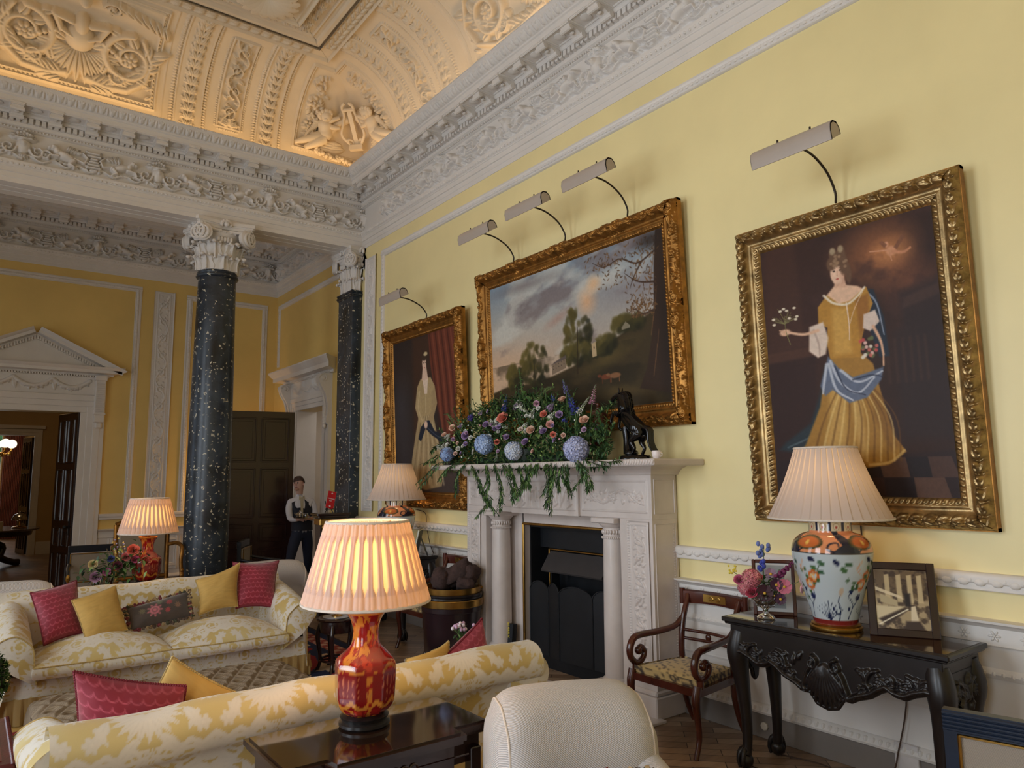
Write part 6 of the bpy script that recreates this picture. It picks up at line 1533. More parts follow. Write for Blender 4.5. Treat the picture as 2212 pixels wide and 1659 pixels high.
def sofa(loc,rot,label,Wd=2.36,Dp=1.1,cush=True):
    t=thing('sofa',label,'sofa',loc,rot,'yellow damask sofas facing each other')
    hw=Wd/2;st=.0065
    xs=np.arange(-hw+.05,hw-.05,st)
    yb=Dp-.30
    # rolled back
    sec=dens([(-.20,.30),(-.18,.55),(-.13,.72),(-.11,.79),(-.07,.845),(0,.865),(.08,.845),(.125,.78),(.115,.70),(.06,.655),(.045,.55),(.05,.30),(.05,.10)])
    m=MB();loft(m,[[(x,yb+.13+h+.012*sin(x*7)*0,z+.006*sin(x*5.1)+.004*sin(x*13)) for h,z in sec] for x in xs],cv=False);m.build('back',M['damask'],t,180)
    # scrolled arms sloping to the front
    for s in(-1,1):
        ys=np.arange(yb+.22,-.0,-st);S=[]
        for y in ys:
            q=1-y/(yb+.22);drop=.17*q**1.3;rr=1-.0*q
            a=dens([(-.16,.28),(-.14,.5),(-.13,.66),(-.11,.735),(-.06,.80),(0,.825),(.07,.80),(.12,.74),(.12,.66),(.075,.60),(.05,.5),(.055,.2),(.06,.10)],.0075)
            S.append([(s*(hw-.12+h*1.05),y,z-drop*np.clip((z-.28)/.5,0,1)) for h,z in a])
        n=min(len(r) for r in S);m=MB();loft(m,[r[:n] for r in S],cv=False,uvoff=.2);
        row=np.array(S[-1][:n]);c=np.array([s*(hw-.12),-.0,.40]);rr=np.linspace(0,1,46)[:,None,None];Q=c+(row-c)*rr;Q[...,1]-=.03*(1-rr[...,0]**2)*1.0
        m.grid(Q,C=damask(Q[...,0]+.15,Q[...,2]));row2=np.array(S[0][:n]);c2=np.array([s*(hw-.12),yb+.25,.5]);Q=c2+(row2-c2)*rr;m.grid(Q,C=damask(Q[...,0]+.15,Q[...,2]))
        o=m.build('arm',M['damask'],t,180)
        k=MB();k.tube(row[3:-1]+np.array([0,-.004,0]),.005,6);k.build('piping',M['cord'],o)
    # seat base and gathered skirt
    m=MB();y0=.06;xx=np.arange(-hw+.06,hw-.06,st);zz=np.linspace(.17,.36,30);G=np.stack(np.meshgrid(xx,zz,indexing='ij'),-1);P=np.stack([G[...,0],y0-.01+0*G[...,0]+.006*np.sin(G[...,0]*9),G[...,1]],-1);m.grid(P,C=damask(G[...,0],G[...,1]+.3))
    m.box(-hw+.07,.07,.1,hw-.07,Dp-.1,.35,C=lin(196,170,110));m.build('seat_base',M['damask'],t,180)
    m=MB();per=[];
    for x in np.arange(-hw+.02,hw-.02,.011): per.append((x,.03))
    for y in np.arange(.03,Dp-.1,.011): per.append((hw-.02,y))
    for x in np.arange(hw-.02,-hw+.02,-.011): per.append((x,Dp-.1))
    for y in np.arange(Dp-.1,.03,-.011): per.append((-hw+.02,y))
    per=np.array(per);i=np.arange(len(per));w=.010*np.sin(i*.9)+.006*np.sin(i*2.3+1)
    nx=np.sign(per[:,0])*(np.abs(per[:,0])>hw-.03);ny=np.where(per[:,1]<.04,-1,np.where(per[:,1]>Dp-.11,1,0))*(nx==0)
    P=[[(p[0]+nx[k]*w[k]*f,p[1]+ny[k]*w[k]*f,z) for z,f in((.20,.15),(.15,.6),(.08,1.0),(.015,1.3))] for k,p in enumerate(per)]
    m.grid(P,cu=True,C=lin(176,146,88));m.build('skirt',M['damask'],t,180)
    if cush:
        for s in(-1,1):
            n=170;u=np.linspace(-1,1,n)[:,None];v=np.linspace(-1,1,120)[None,:];hx=(hw-.26)/2
            e=(np.clip(1-np.abs(u)**6,0,1)*np.clip(1-np.abs(v)**6,0,1))**.4
            pl=(1-u**2)*(1-v**2)+.25*(fbm(u*2+s*5+0*v,v*2+0*u,2,3)-.5)*e
            X=s*(hx+.0)+u*hx;Y=.30+.34*v-.02*np.cos(u*PI/2)*(v<0)
            X=X+0*v;Y=Y+0*u;top=.42+.135*pl+.02*e;bot=.345+0*pl
            m=MB();m.grid(np.stack([X,Y,top],-1),C=damask(X+.31,Y+.1))
            E=[(i,0) for i in range(n)]+[(n-1,j) for j in range(1,120)]+[(i,119) for i in range(n-2,-1,-1)]+[(0,j) for j in range(118,0,-1)]
            ring=np.array([(X[i,j],Y[i,j],top[i,j]) for i,j in E]);cen=ring.mean(0)
            L=[]
            for q in np.linspace(0,1,10): r=ring.copy();r[:,2]=ring[:,2]*(1-q)+.335*q;b=sin(PI*q)*.018;r[:,:2]+=(r[:,:2]-cen[:2])/np.linalg.norm(r[:,:2]-cen[:2],axis=1)[:,None]*b;L.append(r)
            L=np.array(L);m.grid(L,cv=True,C=damask(L[...,0]+L[...,1],L[...,2]*1.0+.2));o=m.build('seat_cushion',M['damask'],t,180)
            k=MB();k.tube(ring,.006,6,closed=True);k.build('piping',M['cord'],o)
    return t
M['cord']=plain('gold_cord',lin(196,168,106),.6,nscale=60,namt=.3)
sofa((1.43,6.58,0),0,'far yellow damask sofa with two seat cushions, seen from the front',Wd=2.42)
sofa((1.47,4.30,0),PI,'nearest yellow damask sofa, seen from behind its rolled back',Wd=2.44)
# ------------------------------------------------ scatter cushions
def scales(u,v):
    r=np.floor(v*10);a=np.mod(u*9+.5*np.mod(r,2),1)-.5;b=np.mod(v*10,1);d=np.abs(np.hypot(a,b-.05)-.52)
    f=np.clip(1-d/.10,0,1)*(b>.0);g=fbm(u*5,v*5,3,7)
    return np.array(lin(142,22,48))*(.8+.4*g[...,None])*(1-.75*f[...,None])+np.array(lin(204,92,112))*(.75*f[...,None]*(.5+g[...,None]))
def gold(u,v):
    g=fbm(u*6,v*30,3,5);return np.array(lin(208,168,92))*(.88+.24*g[...,None])
def floral(u,v):
    g=fbm(u*9,v*5,3,8);C=np.array(lin(74,62,56))*(.7+.6*g[...,None]);rs=np.random.RandomState(2)
    for k,(x,y,r,c) in enumerate([(.4,.5,.13,(206,118,130)),(.62,.62,.05,(190,70,80)),(.66,.3,.06,(178,56,66)),(.2,.4,.06,(120,110,80)),(.8,.5,.06,(150,110,86)),(.5,.2,.05,(110,120,90))]):
        a=np.arctan2(v-y,(u-x)*2.1);d=np.hypot((u-x)*2.1,v-y)/(r*2);f=np.clip((1+.2*np.sin(a*9)-d)*4,0,1)*(.7+.3*np.sin(d*14));C=C*(1-f[...,None])+np.array(lin(*c))*f[...,None]
    return C
M['velvet']=vcol('quilted_velvet',.6,bmp=.15,bscale=300,sheen=.5);M['linen']=vcol('plain_linen',.8,bmp=.3,bscale=500)
def pillow(label,TL,TR,BR,BL,th,fn,mat,cord='cord',fringe=False,sag=.12,group=None,n=84,name='cushion'):
    c=np.array([TL,TR,BR,BL],float);base=np.array([c[:,0].mean(),c[:,1].mean(),c[:,2].min()]);c=c-base
    t=thing(name,label,'cushion',tuple(base),0,group)
    u=np.linspace(0,1,n)[:,None];v=np.linspace(0,1,n)[None,:]
    uu,vv=2*u-1,2*v-1
    U=.5+.5*uu*(1-sag*.5*(1-vv**2));V=.5+.5*vv*(1-sag*.5*(1-uu**2))
    P=(c[0]*(1-U)[...,None]+c[1]*U[...,None])*(1-V)[...,None]+(c[3]*(1-U)[...,None]+c[2]*U[...,None])*V[...,None]
    nr=np.cross(c[1]-c[0],c[3]-c[0]);nr/=np.linalg.norm(nr)
    b=(np.clip(1-np.abs(uu)**2.3,0,1)*np.clip(1-np.abs(vv)**2.3,0,1))**.55
    wr=(fbm(u*3+.0*v,v*3+0*u,3,int(abs(base[0])*97))-.5)*.22+.05*np.sin(9*(uu+vv))*np.abs(uu*vv)
    C=fn(u+0*v,v+0*u);m=MB()
    for s in(-1,1): m.grid(P+nr*(s*th*(b*(1+wr)))[...,None],C=C)
    m.build('cover',M[mat],t,180)
    ring=np.concatenate([P[:,0],P[-1,1:],P[-2::-1,-1],P[0,-2:0:-1]])
    if fringe:
        m=MB();rs=np.random.RandomState(4);cols=[lin(150,118,84),lin(96,78,66),lin(128,60,64),lin(84,84,66),lin(176,150,112)]
        cen=ring.mean(0)
        for k in range(0,len(ring),5):
            q=ring[k];d=q-cen;d/=np.linalg.norm(d);cc=np.array(cols[rs.randint(5)])
            for j in range(6):
                e=d+np.array(rs.randn(3))*.35;m.tube([q,q+e*.022],[.007,.010],5,C=cc*rs.uniform(.7,1.2))
            m.ball(q+d*.008,.011,6,4,C=cc)
        m.build('tassel_fringe',M['linen'],t,60)
    else:
        m=MB();k=len(ring);tw=np.arange(k*2);R2=np.repeat(ring,2,0)
        m.tube(R2,.0055+.0018*np.sin(tw*1.6),6,closed=True);m.build('piping',M[cord] if cord!='dark' else M['velvpipe'],t)
    return t
M['velvpipe']=plain('crimson_piping',lin(120,24,44),.6)
G1='cushions on the far sofa';G2='cushions on the near sofa'
pillow('crimson scale-patterned cushion at the left end of the far sofa',(.46,7.10,.90),(.79,7.22,.955),(.83,6.98,.56),(.56,6.86,.52),.085,scales,'velvet','dark',group=G1)
pillow('plain gold cushion beside the crimson one at the left of the far sofa',(.735,6.96,.83),(1.065,7.08,.90),(1.14,6.86,.56),(.84,6.76,.50),.075,gold,'linen',group=G1)
pillow('dark floral oblong cushion with tasselled fringe in the middle of the far sofa',(1.15,7.06,.70),(1.66,7.12,.79),(1.66,6.98,.59),(1.17,6.93,.535),.06,floral,'velvet',fringe=True,group=G1)
pillow('plain gold cushion at the right of the far sofa',(1.74,7.22,.87),(2.13,7.19,1.0),(2.08,7.04,.62),(1.74,7.04,.58),.085,gold,'linen',group=G1,sag=.25)
pillow('crimson scale-patterned cushion at the right end of the far sofa',(2.09,7.30,1.0),(2.52,7.24,.985),(2.42,7.02,.57),(2.07,7.06,.60),.09,scales,'velvet','dark',group=G1,sag=.22)
pillow('large crimson scale-patterned cushion at the left of the near sofa',(.40,3.55,1.02),(.825,3.50,.90),(.86,3.62,.52),(.45,3.66,.56),.10,scales,'velvet','dark',group=G2)
pillow('plain gold cushion standing on its corner behind the near sofa back',(.785,3.60,1.01),(1.17,3.52,.765),(.98,3.70,.44),(.62,3.76,.68),.08,gold,'linen',group=G2,sag=.2)
pillow('plain gold cushion left of the crimson one at the near sofa right end',(2.00,3.66,.80),(2.275,3.66,.86),(2.30,3.58,.52),(1.85,3.56,.68),.07,gold,'linen',group=G2,sag=.3)
pillow('crimson scale-patterned cushion at the right end of the near sofa',(2.20,3.62,.78),(2.52,3.68,.955),(2.52,3.58,.62),(2.25,3.66,.45),.09,scales,'velvet','dark',group=G2)
pillow('fringed floral cushion whose tassels peep over the near sofa back',(1.22,3.60,.70),(1.55,3.60,.735),(1.55,3.66,.52),(1.22,3.66,.50),.05,floral,'velvet',fringe=True,group=G2)
# ------------------------------------------------ tufted ottoman
t=thing('ottoman','long buttoned brown striped ottoman between the two sofas','ottoman',(1.25,5.22,0))
hx,hy=.84,.62;nu,nv=330,250;u=np.linspace(-1,1,nu)[:,None];v=np.linspace(-1,1,nv)[None,:];X=u*hx+0*v;Y=v*hy+0*u
e=(np.clip(1-np.abs(u)**10,0,1)*np.clip(1-np.abs(v)**10,0,1))**.4
sp=.165;a=X/sp;b=Y/sp;r=np.floor(b+.5);d1=np.hypot((np.mod(a+.5*np.mod(r,2)+.5,1)-.5)*sp,(b-r)*sp)
Z=.33+.09*e+.018*(1-u*u)*(1-v*v)-.05*np.exp(-(d1/.03)**2)-.012*np.exp(-((np.mod(a+b*.5,1)-.5)/.07)**2)*0
dg=np.minimum(np.abs(np.mod(a+b/2+.0,1)-.5),np.abs(np.mod(a-b/2,1)-.5));Z=Z-.016*np.clip(1-dg/.16,0,1)*e
st=(np.sin(Y*2*PI/.014)>.0)[...,None];C=np.where(st,np.array(lin(152,134,110)),np.array(lin(122,104,84)))
m=MB();m.grid(np.stack([X,Y,Z],-1),C=C)
E=[(i,0) for i in range(nu)]+[(nu-1,j) for j in range(1,nv)]+[(i,nv-1) for i in range(nu-2,-1,-1)]+[(0,j) for j in range(nv-2,0,-1)]
ring=np.array([(X[i,j],Y[i,j],.34) for i,j in E]);L=[]
for q in np.linspace(0,1,10): r2=ring.copy();r2[:,2]=.33-.25*q;r2[:,:2]*=1+.02*sin(PI*q);L.append(r2)
sc=(np.arange(len(ring))%3==0)[None,:,None];m.grid(L,cv=True,C=np.where(sc,np.array(lin(152,134,110)),np.array(lin(122,104,84)))+np.zeros((10,len(ring),3)));m.build('upholstery',M['linen'],t,180)
for sx in(-1,1):
    for sy in(-1,1):
        m=MB();m.lathe([(.02,0),(.03,.03),(.035,.09)],12,(sx*.75,sy*.53,0));m.build('foot',M['darkwood'],t)
# ------------------------------------------------ cream armchairs
M['cream_weave']=uphol('cream_woven_fabric',lin(228,222,220),lin(190,182,178),64,.8)
def armchair(loc,rot,label,Wd=.80,H=.93,name='armchair',seat=True,mat='cream_weave'):
    t=thing(name,label,'armchair',loc,rot,None);hw=Wd/2
    # back: inner side toward -y, rolled over the top
    n=60;m=MB();S=[]
    for i in range(n):
        q=-1+2*i/(n-1);x=hw*sin(q*PI/2)**1 if False else q*(hw-.02);cr=.03*(1-abs(q)**3);top=H-.055*abs(q)**9-.015*q*q
        b_=.07*(1-abs(q)**6);sec=[(-.10-b_*.3,.32),(-.14-b_,.48),(-.15-b_,.64),(-.13-b_,.77),(-.085-b_*.6,top-.055),(-.01,top-.008),(.07,top-.01),(.135,top-.07),(.15,top-.15),(.115,top-.24),(.08,.56),(.06,.3),(.06,.12)]
        d=spline([(a,z) for a,z in sec],60);S.append([(x,.30+h-.05*(q*q)*(1 if h<0 else -.2),z) for h,z in d])
    m.grid(S)
    for row in(S[0],S[-1]):
        c=np.array([row[0][0],.29,.55]);Q=c+(np.array(row)-c)*np.linspace(0,1,8)[:,None,None];Q[...,0]+=np.sign(c[0])*.045*np.sqrt(1-np.linspace(0,1,8)**2)[:,None];m.grid(Q)
    o=m.build('back',M[mat],t,180)
    for row in(S[1],S[-2]):
        k=MB();k.tube(np.array(row)+np.array([0,0,.003]),.0045,6);k.build('piping',M['trim'],o)
    m=MB();m.box(-hw+.04,-.42,.12,hw-.04,.32,.32,.03);m.build('seat_base',M[mat],t,30)
    u=np.linspace(-1,1,40)[:,None];v=np.linspace(-1,1,40)[None,:];e=(np.clip(1-np.abs(u)**6,0,1)*np.clip(1-np.abs(v)**6,0,1))**.4
    m=MB();m.grid(np.stack([u*(hw-.13)+0*v,-.10+v*.33+0*u,.34+.14*e+.02*(1-u*u)*(1-v*v)],-1));m.box(-hw+.14,-.42,.3,hw-.14,.2,.35);m.build('seat_cushion',M[mat],t,180)
    for s in(-1,1):
        m=MB();S=[]
        for i in range(34):
            q=i/33;y=.28-.74*q;z0=.70-.08*q**1.6-.02*sin(q*3)
            sec=[(-.07,.30),(-.075,.45),(-.08,z0-.06),(-.05,z0),(.02,z0+.02),(.08,z0-.03),(.09,z0-.10),(.06,z0-.15),(.05,.3),(.05,.12)];d=spline(sec,34);S.append([(s*(hw-.06+h),y,z) for h,z in d])
        m.grid(S);row=np.array(S[-1]);c=row.mean(0);m.grid(c+(row-c)*np.linspace(0,1,6)[:,None,None]);m.build('arm',M[mat],t,180)
    for sx in(-1,1):
        for sy in(-.38,.28):
            m=MB();m.lathe([(.016,0),(.02,.02),(.028,.12)],10,(sx*(hw-.08),sy,0));m.build('foot',M['darkwood'],t)
    return t
armchair((1.955,2.12,0),rad(-23),'cream woven armchair in the foreground, turned toward the viewer',Wd=.655,H=.935)
armchair((.56,1.17,0),rad(200),'pale cream armchair whose rounded top just enters the bottom edge',Wd=.60,H=1.02)
pillow('crimson cushion with a thick tasselled edge on the foreground cream armchair',(1.62,1.92,.80),(1.95,1.82,.775),(1.90,1.66,.52),(1.54,1.78,.52),.07,scales,'velvet',fringe=True)
armchair((.24,8.40,0),rad(180),'cream armchair back behind the left end of the far sofa',Wd=.95,H=.90)
armchair((2.72,8.45,0),rad(180),'cream armchair back behind the right end of the far sofa',Wd=.80,H=.90)
# ------------------------------------------------ sofa tables
def sofatable(loc,rot,label,w=.88,d=.46,h=.75):
    t=thing('sofa_table',label,'table',loc,rot,'dark tables behind the sofas')
    def outline(e): # break-front on the -y side, chamfered corners
        a,b=w/2+e,d/2+e;return [(-a,b),(a,b),(a,-b+.04),(a-.16,-b+.04),(a-.17,-b-.03),(-a+.17,-b-.03),(-a+.16,-b+.04),(-a,-b+.04)]
    m=MB();m.prism(outline(.0),2,h-.012,h);m.build('top_panel',M['glasstop'],t,0)
    m=MB();m.prism(outline(.018),2,h-.03,h-.008);m.prism(outline(.008),2,h-.045,h-.03);m.build('table_top',M['darkwood'],t,0)
    m=MB();m.prism(outline(-.02),2,h-.16,h-.045);
    for x in(-.2,.2): m.tube([(x-.12,-d/2-.012,h-.10),(x+.12,-d/2-.012,h-.10)],.004,6)
    for k in range(4): m.tube([(-.06+.04*k+.02*cos(q),-d/2-.014,h-.10+.02*sin(q)) for q in np.linspace(0,5,12)],.004,5)
    m.build('frieze',M['darkwood'],t,0)
    for sx in(-1,1):
        for sy in(-1,1):
            m=MB();x,y=sx*(w/2-.05),sy*(d/2-.06);m.box(x-.026,y-.026,.12,x+.026,y+.026,h-.10,.004);m.lathe([(.012,0),(.022,.03),(.018,.06),(.026,.12)],12,(x,y,0));m.build('leg',M['darkwood'],t,30)
    m=MB();m.box(-w/2+.05,-d/2+.06,.16,w/2-.05,d/2-.06,.185,.004);m.build('shelf',M['darkwood'],t,0);return t
sofatable((1.43,2.90,0),0,'dark glossy table in front of the near sofa back holding the red lamp')
sofatable((1.50,8.10,0),PI,'dark table behind the far sofa under the other red lamp',w=1.5,d=.44)
# ------------------------------------------------ small things between the seats
t=thing('plant_stand','round dark carved stool with an inset marble top right of the far sofa','stool',(2.90,6.68,0))
m=MB();m.lathe([(.0,.455),(.17,.455),(.185,.462),(.19,.472),(.182,.482),(.165,.485),(.0,.485)],40);m.lathe([(.16,.36),(.165,.40),(.16,.455)],32,cap=False);m.build('top',M['darkwood'],t,40)
m=MB();m.lathe([(0,.486),(.13,.486),(.132,.489),(0,.489)],32);m.build('marble_inset',plain('blue_veined_marble',lin(206,212,224),.25,nscale=20,namt=.25),t)
for k in range(5):
    a=k*2*PI/5+.3;c,s=cos(a),sin(a);m=MB();P=spline([(.15*c,.15*s,.42,.022),(.175*c,.175*s,.32,.022),(.15*c,.15*s,.16,.017),(.15*c,.15*s,.07,.016),(.18*c,.18*s,0,.02)],16);m.tube(P[:,:3],P[:,3],8);m.build('leg',M['darkwood'],t,60)
m=MB();
for z in(.10,.36):
    m.tube([(.145*cos(a),.145*sin(a),z) for a in np.linspace(0,2*PI,32,endpoint=False)],.012,6,closed=True)
for k in range(5):
    a=k*2*PI/5+.3;m.tube([(.145*cos(a),.145*sin(a),.1),(0,0,.1)],.009,6)
m.build('stretcher_ring',M['darkwood'],t)
t=thing('candlestick','slender glass and brass stem standing on the marble topped stool','candlestick',(2.90,6.68,.49))
m=MB();m.lathe([(.05,0),(.05,.01),(.02,.02),(.016,.10),(.03,.12),(.012,.14),(.012,.25),(.03,.26)],20);m.build('stem',M['brass'],t)
m=MB();m.lathe([(.03,.26),(.04,.30),(.035,.36)],20,cap=False);m.build('cup',M['glass'],t)
bk=thing('fuel_bucket','dark coopered bucket with broad brass bands, filled with turf, left of the fireplace','bucket',(3.93,6.27,.02))
m=MB();m.lathe([(.265,0),(.262,.05),(.255,.055),(.268,.08),(.278,.30),(.290,.46),(.292,.47),(.300,.475),(.300,.52)],56);m.build('body',plain('dark_leather_wood',lin(38,24,28),.28,nscale=3,namt=.35,coat=.3),bk,40)
m=MB();m.lathe([(.306,.52),(.312,.525),(.314,.585),(.308,.592)],56,cap=False);m.build('brass_band',M['brass'],bk,40)
m=MB();m.lathe([(.268,.0),(.272,.03),(.27,.045)],56,cap=False);m.build('base_band',M['brass'],bk,40)
m=MB();m.lathe([(.300,.592),(.306,.60),(.300,.615),(.31,.625),(.31,.64),(.298,.645),(.30,.60)],56,cap=False);m.build('rim',plain('black_rim',lin(26,22,26),.25,nscale=5),bk,40)
m=MB();m.lathe([(.285,.60),(.29,.66),(.292,.70),(.28,.70),(.272,.62)],56,cap=False);m.build('liner',M['brass'],bk,40)
m=MB();m.lathe([(0,.62),(.28,.62)],40);m.build('liner_floor',M['black'],bk)
m=MB();m.tube([(.30*cos(a),.30*sin(a),.70+.02*sin(a*2)) for a in np.linspace(-.6,2.9,30)],.010,8);m.build('handle',M['brass'],bk)
TURF=plain('dry_turf',lin(66,48,44),.95,nscale=14,namt=.5,bmp=1)
def turf(x,y,z,r,rot,label):
    o=thing('turf_sod',label,'turf',(x,y,z),0,'turf sods in the bucket');m=MB();n,k=26,18;th=np.linspace(0,PI,k)[:,None];a=np.linspace(0,2*PI,n,endpoint=False)[None,:]
    d=np.stack([np.sin(th)*np.cos(a),np.sin(th)*np.sin(a),np.cos(th)+0*a],-1);d=np.sign(d)*np.abs(d)**.62
    ns=fbm(d[...,0]*2+x*9,d[...,1]*2+d[...,2]*1.7+z*7,4,5);P=d*np.array(r)*(.78+.5*ns[...,None]);P=P@rotm(*rot).T;P[...,2]-=P[...,2].min()
    m.grid(P,cv=True);m.build('clod',TURF,o,60)
for a in((3.86,6.32,.66,(.13,.09,.10),(.2,.1,.5),'grey brown turf sod lying at the left of the bucket'),(3.97,6.22,.69,(.17,.10,.09),(.3,.5,2.3),'big cracked turf sod propped on top of the bucket'),(4.05,6.12,.70,(.09,.07,.11),(.6,.2,.3),'small upright turf sod at the right of the bucket'),(3.98,6.10,.66,(.12,.08,.05),(.1,.4,1.0),'flat turf sod at the front rim of the bucket'),(4.0,6.36,.66,(.12,.1,.08),(.4,.1,1.6),'turf sod at the back of the bucket')): turf(*a)
# rug
def rugmat():
    m,nt,b=nmat('woven_kilim');a=nt.nodes.new('ShaderNodeAttribute');a.attribute_name='Col';nt.links.new(a.outputs['Color'],b.inputs['Base Color']);b.inputs['Roughness'].default_value=.95;return m
rx0,rx1,ry0,ry1=-.9,3.42,3.0,9.0
nu,nv=430,600;X,Y=np.meshgrid(np.linspace(rx0,rx1,nu),np.linspace(ry0,ry1,nv),indexing='ij');e=np.minimum.reduce([X-rx0,rx1-X,Y-ry0,ry1-Y])
pal=[lin(146,34,40),lin(30,42,76),lin(206,180,150),lin(196,96,72),lin(120,140,164),lin(200,160,84),lin(146,34,40)]
q=(fbm(X*3.2+.9*np.sin(Y*2.4),Y*1.5+.7*np.sin(X*3),3,6)*15).astype(int)%7;C=np.array(pal)[q]
C=np.where((e<.34)[...,None],np.where((np.sin((X+Y)*36)+np.sin((X-Y)*36)>.2)[...,None],np.array(lin(190,150,132)),np.array(lin(150,64,58))),C)
for lo,hi,c in((0,.03,(60,40,40)),(.03,.13,(24,36,70)),(.30,.36,(24,36,70))): C=np.where(((e>=lo)&(e<hi))[...,None],np.array(lin(*c)),C)
m=MB();m.grid(np.stack([X,Y,.012+0*X],-1),C=C);m.box(rx0,ry0,0,rx1,ry1,.010,C=lin(60,40,40));props(m.build('kilim_rug',rugmat(),smooth=0),label='large red and blue kilim rug under the sofas with a navy border',cat='rug')
# left edge: leather box, box plant
t=thing('leather_box','dark red tooled leather table top box at the lower left corner','box',(.07,4.15,0))
m=MB();m.box(-.28,-.33,.50,.175,.42,.62,.012);
for k in range(44):
    y=-.33+.75*(k+.5)/44;m.ball((.178,y,.56),(.006,.007,.03),6,4);m.ball((.165,y,.62),(.012,.006,.006),6,4)
m.build('box_lid',plain('oxblood_leather',lin(86,22,30),.28,nscale=20,namt=.3,bmp=.3,coat=.3),t,30)
m=MB();m.box(-.24,-.27,.619,.125,.36,.623);m.build('lid_panel',plain('red_brown_panel',lin(112,52,46),.15,nscale=4,coat=.4),t,0)
m=MB();m.box(-.25,-.30,.0,.15,.39,.50,.01);m.build('box_body',plain('oxblood_leather_side',lin(72,18,26),.35,nscale=20,bmp=.2),t,30)
t=thing('box_plant','clipped dark green box plant at the left edge beside the far sofa','plant',(.11,6.05,0))
m=MB();m.lathe([(.10,0),(.14,.28),(.15,.30),(.13,.30)],24);m.build('pot',plain('lead_pot',lin(70,70,72),.5,metal=.3),t)
m=MB();rs=np.random.RandomState(3)
m.ball((0,0,.50),.18,16,12,C=lin(20,34,18))
for k in range(2600):
    d=rs.randn(3);d/=np.linalg.norm(d);leafcard(m,np.array([0,0,.50])+d*.19*rs.uniform(.9,1.06),d+rs.randn(3)*.7,(0,0,1),.026,.016,np.array(lin(62,100,40))*rs.uniform(.4,1.3))
m.build('clipped_foliage',M['leaf'],t,180)
# ------------------------------------------------ flower arrangement on the mantel shelf
FL= [('rose',-0.14,1.195,0.382,0.038,0),('rose',-0.14,1.358,0.319,0.031,0),('rose',-0.14,0.306,0.424,0.059,1),('rose',-0.14,-0.118,0.287,0.041,0),('rose',-0.14,-0.388,0.319,0.037,2),('rose',-0.14,-0.548,0.524,0.036,0),('rose',-0.14,-0.819,0.329,0.043,0),('rose',-0.14,-0.302,0.415,0.035,1),('rose',-0.14,0.401,0.203,0.028,1),('rose',-0.14,-0.425,0.231,0.028,1),('rose',-0.14,0.95,0.29,0.043,3),('rose',-0.14,0.578,0.379,0.038,3),('rose',-0.14,0.427,0.33,0.031,3),('rose',-0.14,0.248,0.243,0.031,3),('rose',-0.14,-0.032,0.185,0.037,3),('rose',-0.14,-0.292,0.267,0.035,3),('rose',-0.14,-0.51,0.396,0.034,3),('rose',-0.14,-0.205,0.516,0.029,4),('hyd',-0.17,0.565,0.186,0.099,0),('hyd',-0.17,0.095,0.107,0.088,1),('hyd',-0.17,-0.75,0.093,0.108,2),('hyd',-0.17,1.242,0.11,0.076,3)]
SP= [('white_spike',(-0.12,0.523,0.397),(-0.12,0.256,0.328),0.035,0),('white_spike',(-0.12,0.104,0.548),(-0.12,-0.053,0.449),0.036,0),('white_spike',(-0.12,-0.095,0.39),(-0.12,-0.149,0.482),0.03,0),('white_spike',(-0.12,-0.349,0.372),(-0.12,-0.428,0.424),0.026,0),('white_spike',(-0.12,-0.724,0.385),(-0.12,-0.862,0.513),0.022,0),('white_spike',(-0.12,0.029,0.285),(-0.12,-0.041,0.356),0.036,0),('white_spike',(-0.12,-0.39,0.198),(-0.12,-0.456,0.237),0.026,0),('white_spike',(-0.12,1.525,0.189),(-0.12,1.258,0.214),0.025,0),('white_spike',(-0.12,1.34,0.278),(-0.12,1.275,0.327),0.028,0),('white_spike',(-0.12,0.445,0.017),(-0.12,0.431,0.095),0.022,0),('colour_spike',(-0.12,-0.697,0.383),(-0.12,-0.605,0.571),0.038,1),('colour_spike',(-0.12,-0.556,0.323),(-0.12,-0.563,0.365),0.028,1),('colour_spike',(-0.12,0.311,0.477),(-0.12,0.264,0.64),0.031,1),('colour_spike',(-0.12,0.899,0.441),(-0.12,0.838,0.495),0.037,2),('colour_spike',(-0.12,-0.42,0.518),(-0.12,-0.388,0.585),0.02,1),('colour_spike',(-0.12,-0.584,0.574),(-0.12,-0.544,0.695),0.025,3),('colour_spike',(-0.12,-0.351,0.444),(-0.12,-0.408,0.504),0.034,4),('colour_spike',(-0.12,-0.895,0.449),(-0.12,-0.943,0.606),0.029,5),('colour_spike',(-0.12,0.721,0.478),(-0.12,0.677,0.524),0.023,4),('colour_spike',(-0.12,1.083,0.368),(-0.12,1.036,0.425),0.024,4),('colour_spike',(-0.12,0.15,0.483),(-0.12,0.124,0.558),0.021,4),('green_spike',(-0.12,-0.005,0.531),(-0.12,0.068,0.86),0.03,6),('green_spike',(-0.12,-0.204,0.544),(-0.12,-0.31,0.629),0.023,7),('green_spike',(-0.12,-0.31,0.629),(-0.12,-0.434,0.641),0.02,7),('green_spike',(-0.12,1.325,0.539),(-0.12,1.021,0.348),0.014,6)]
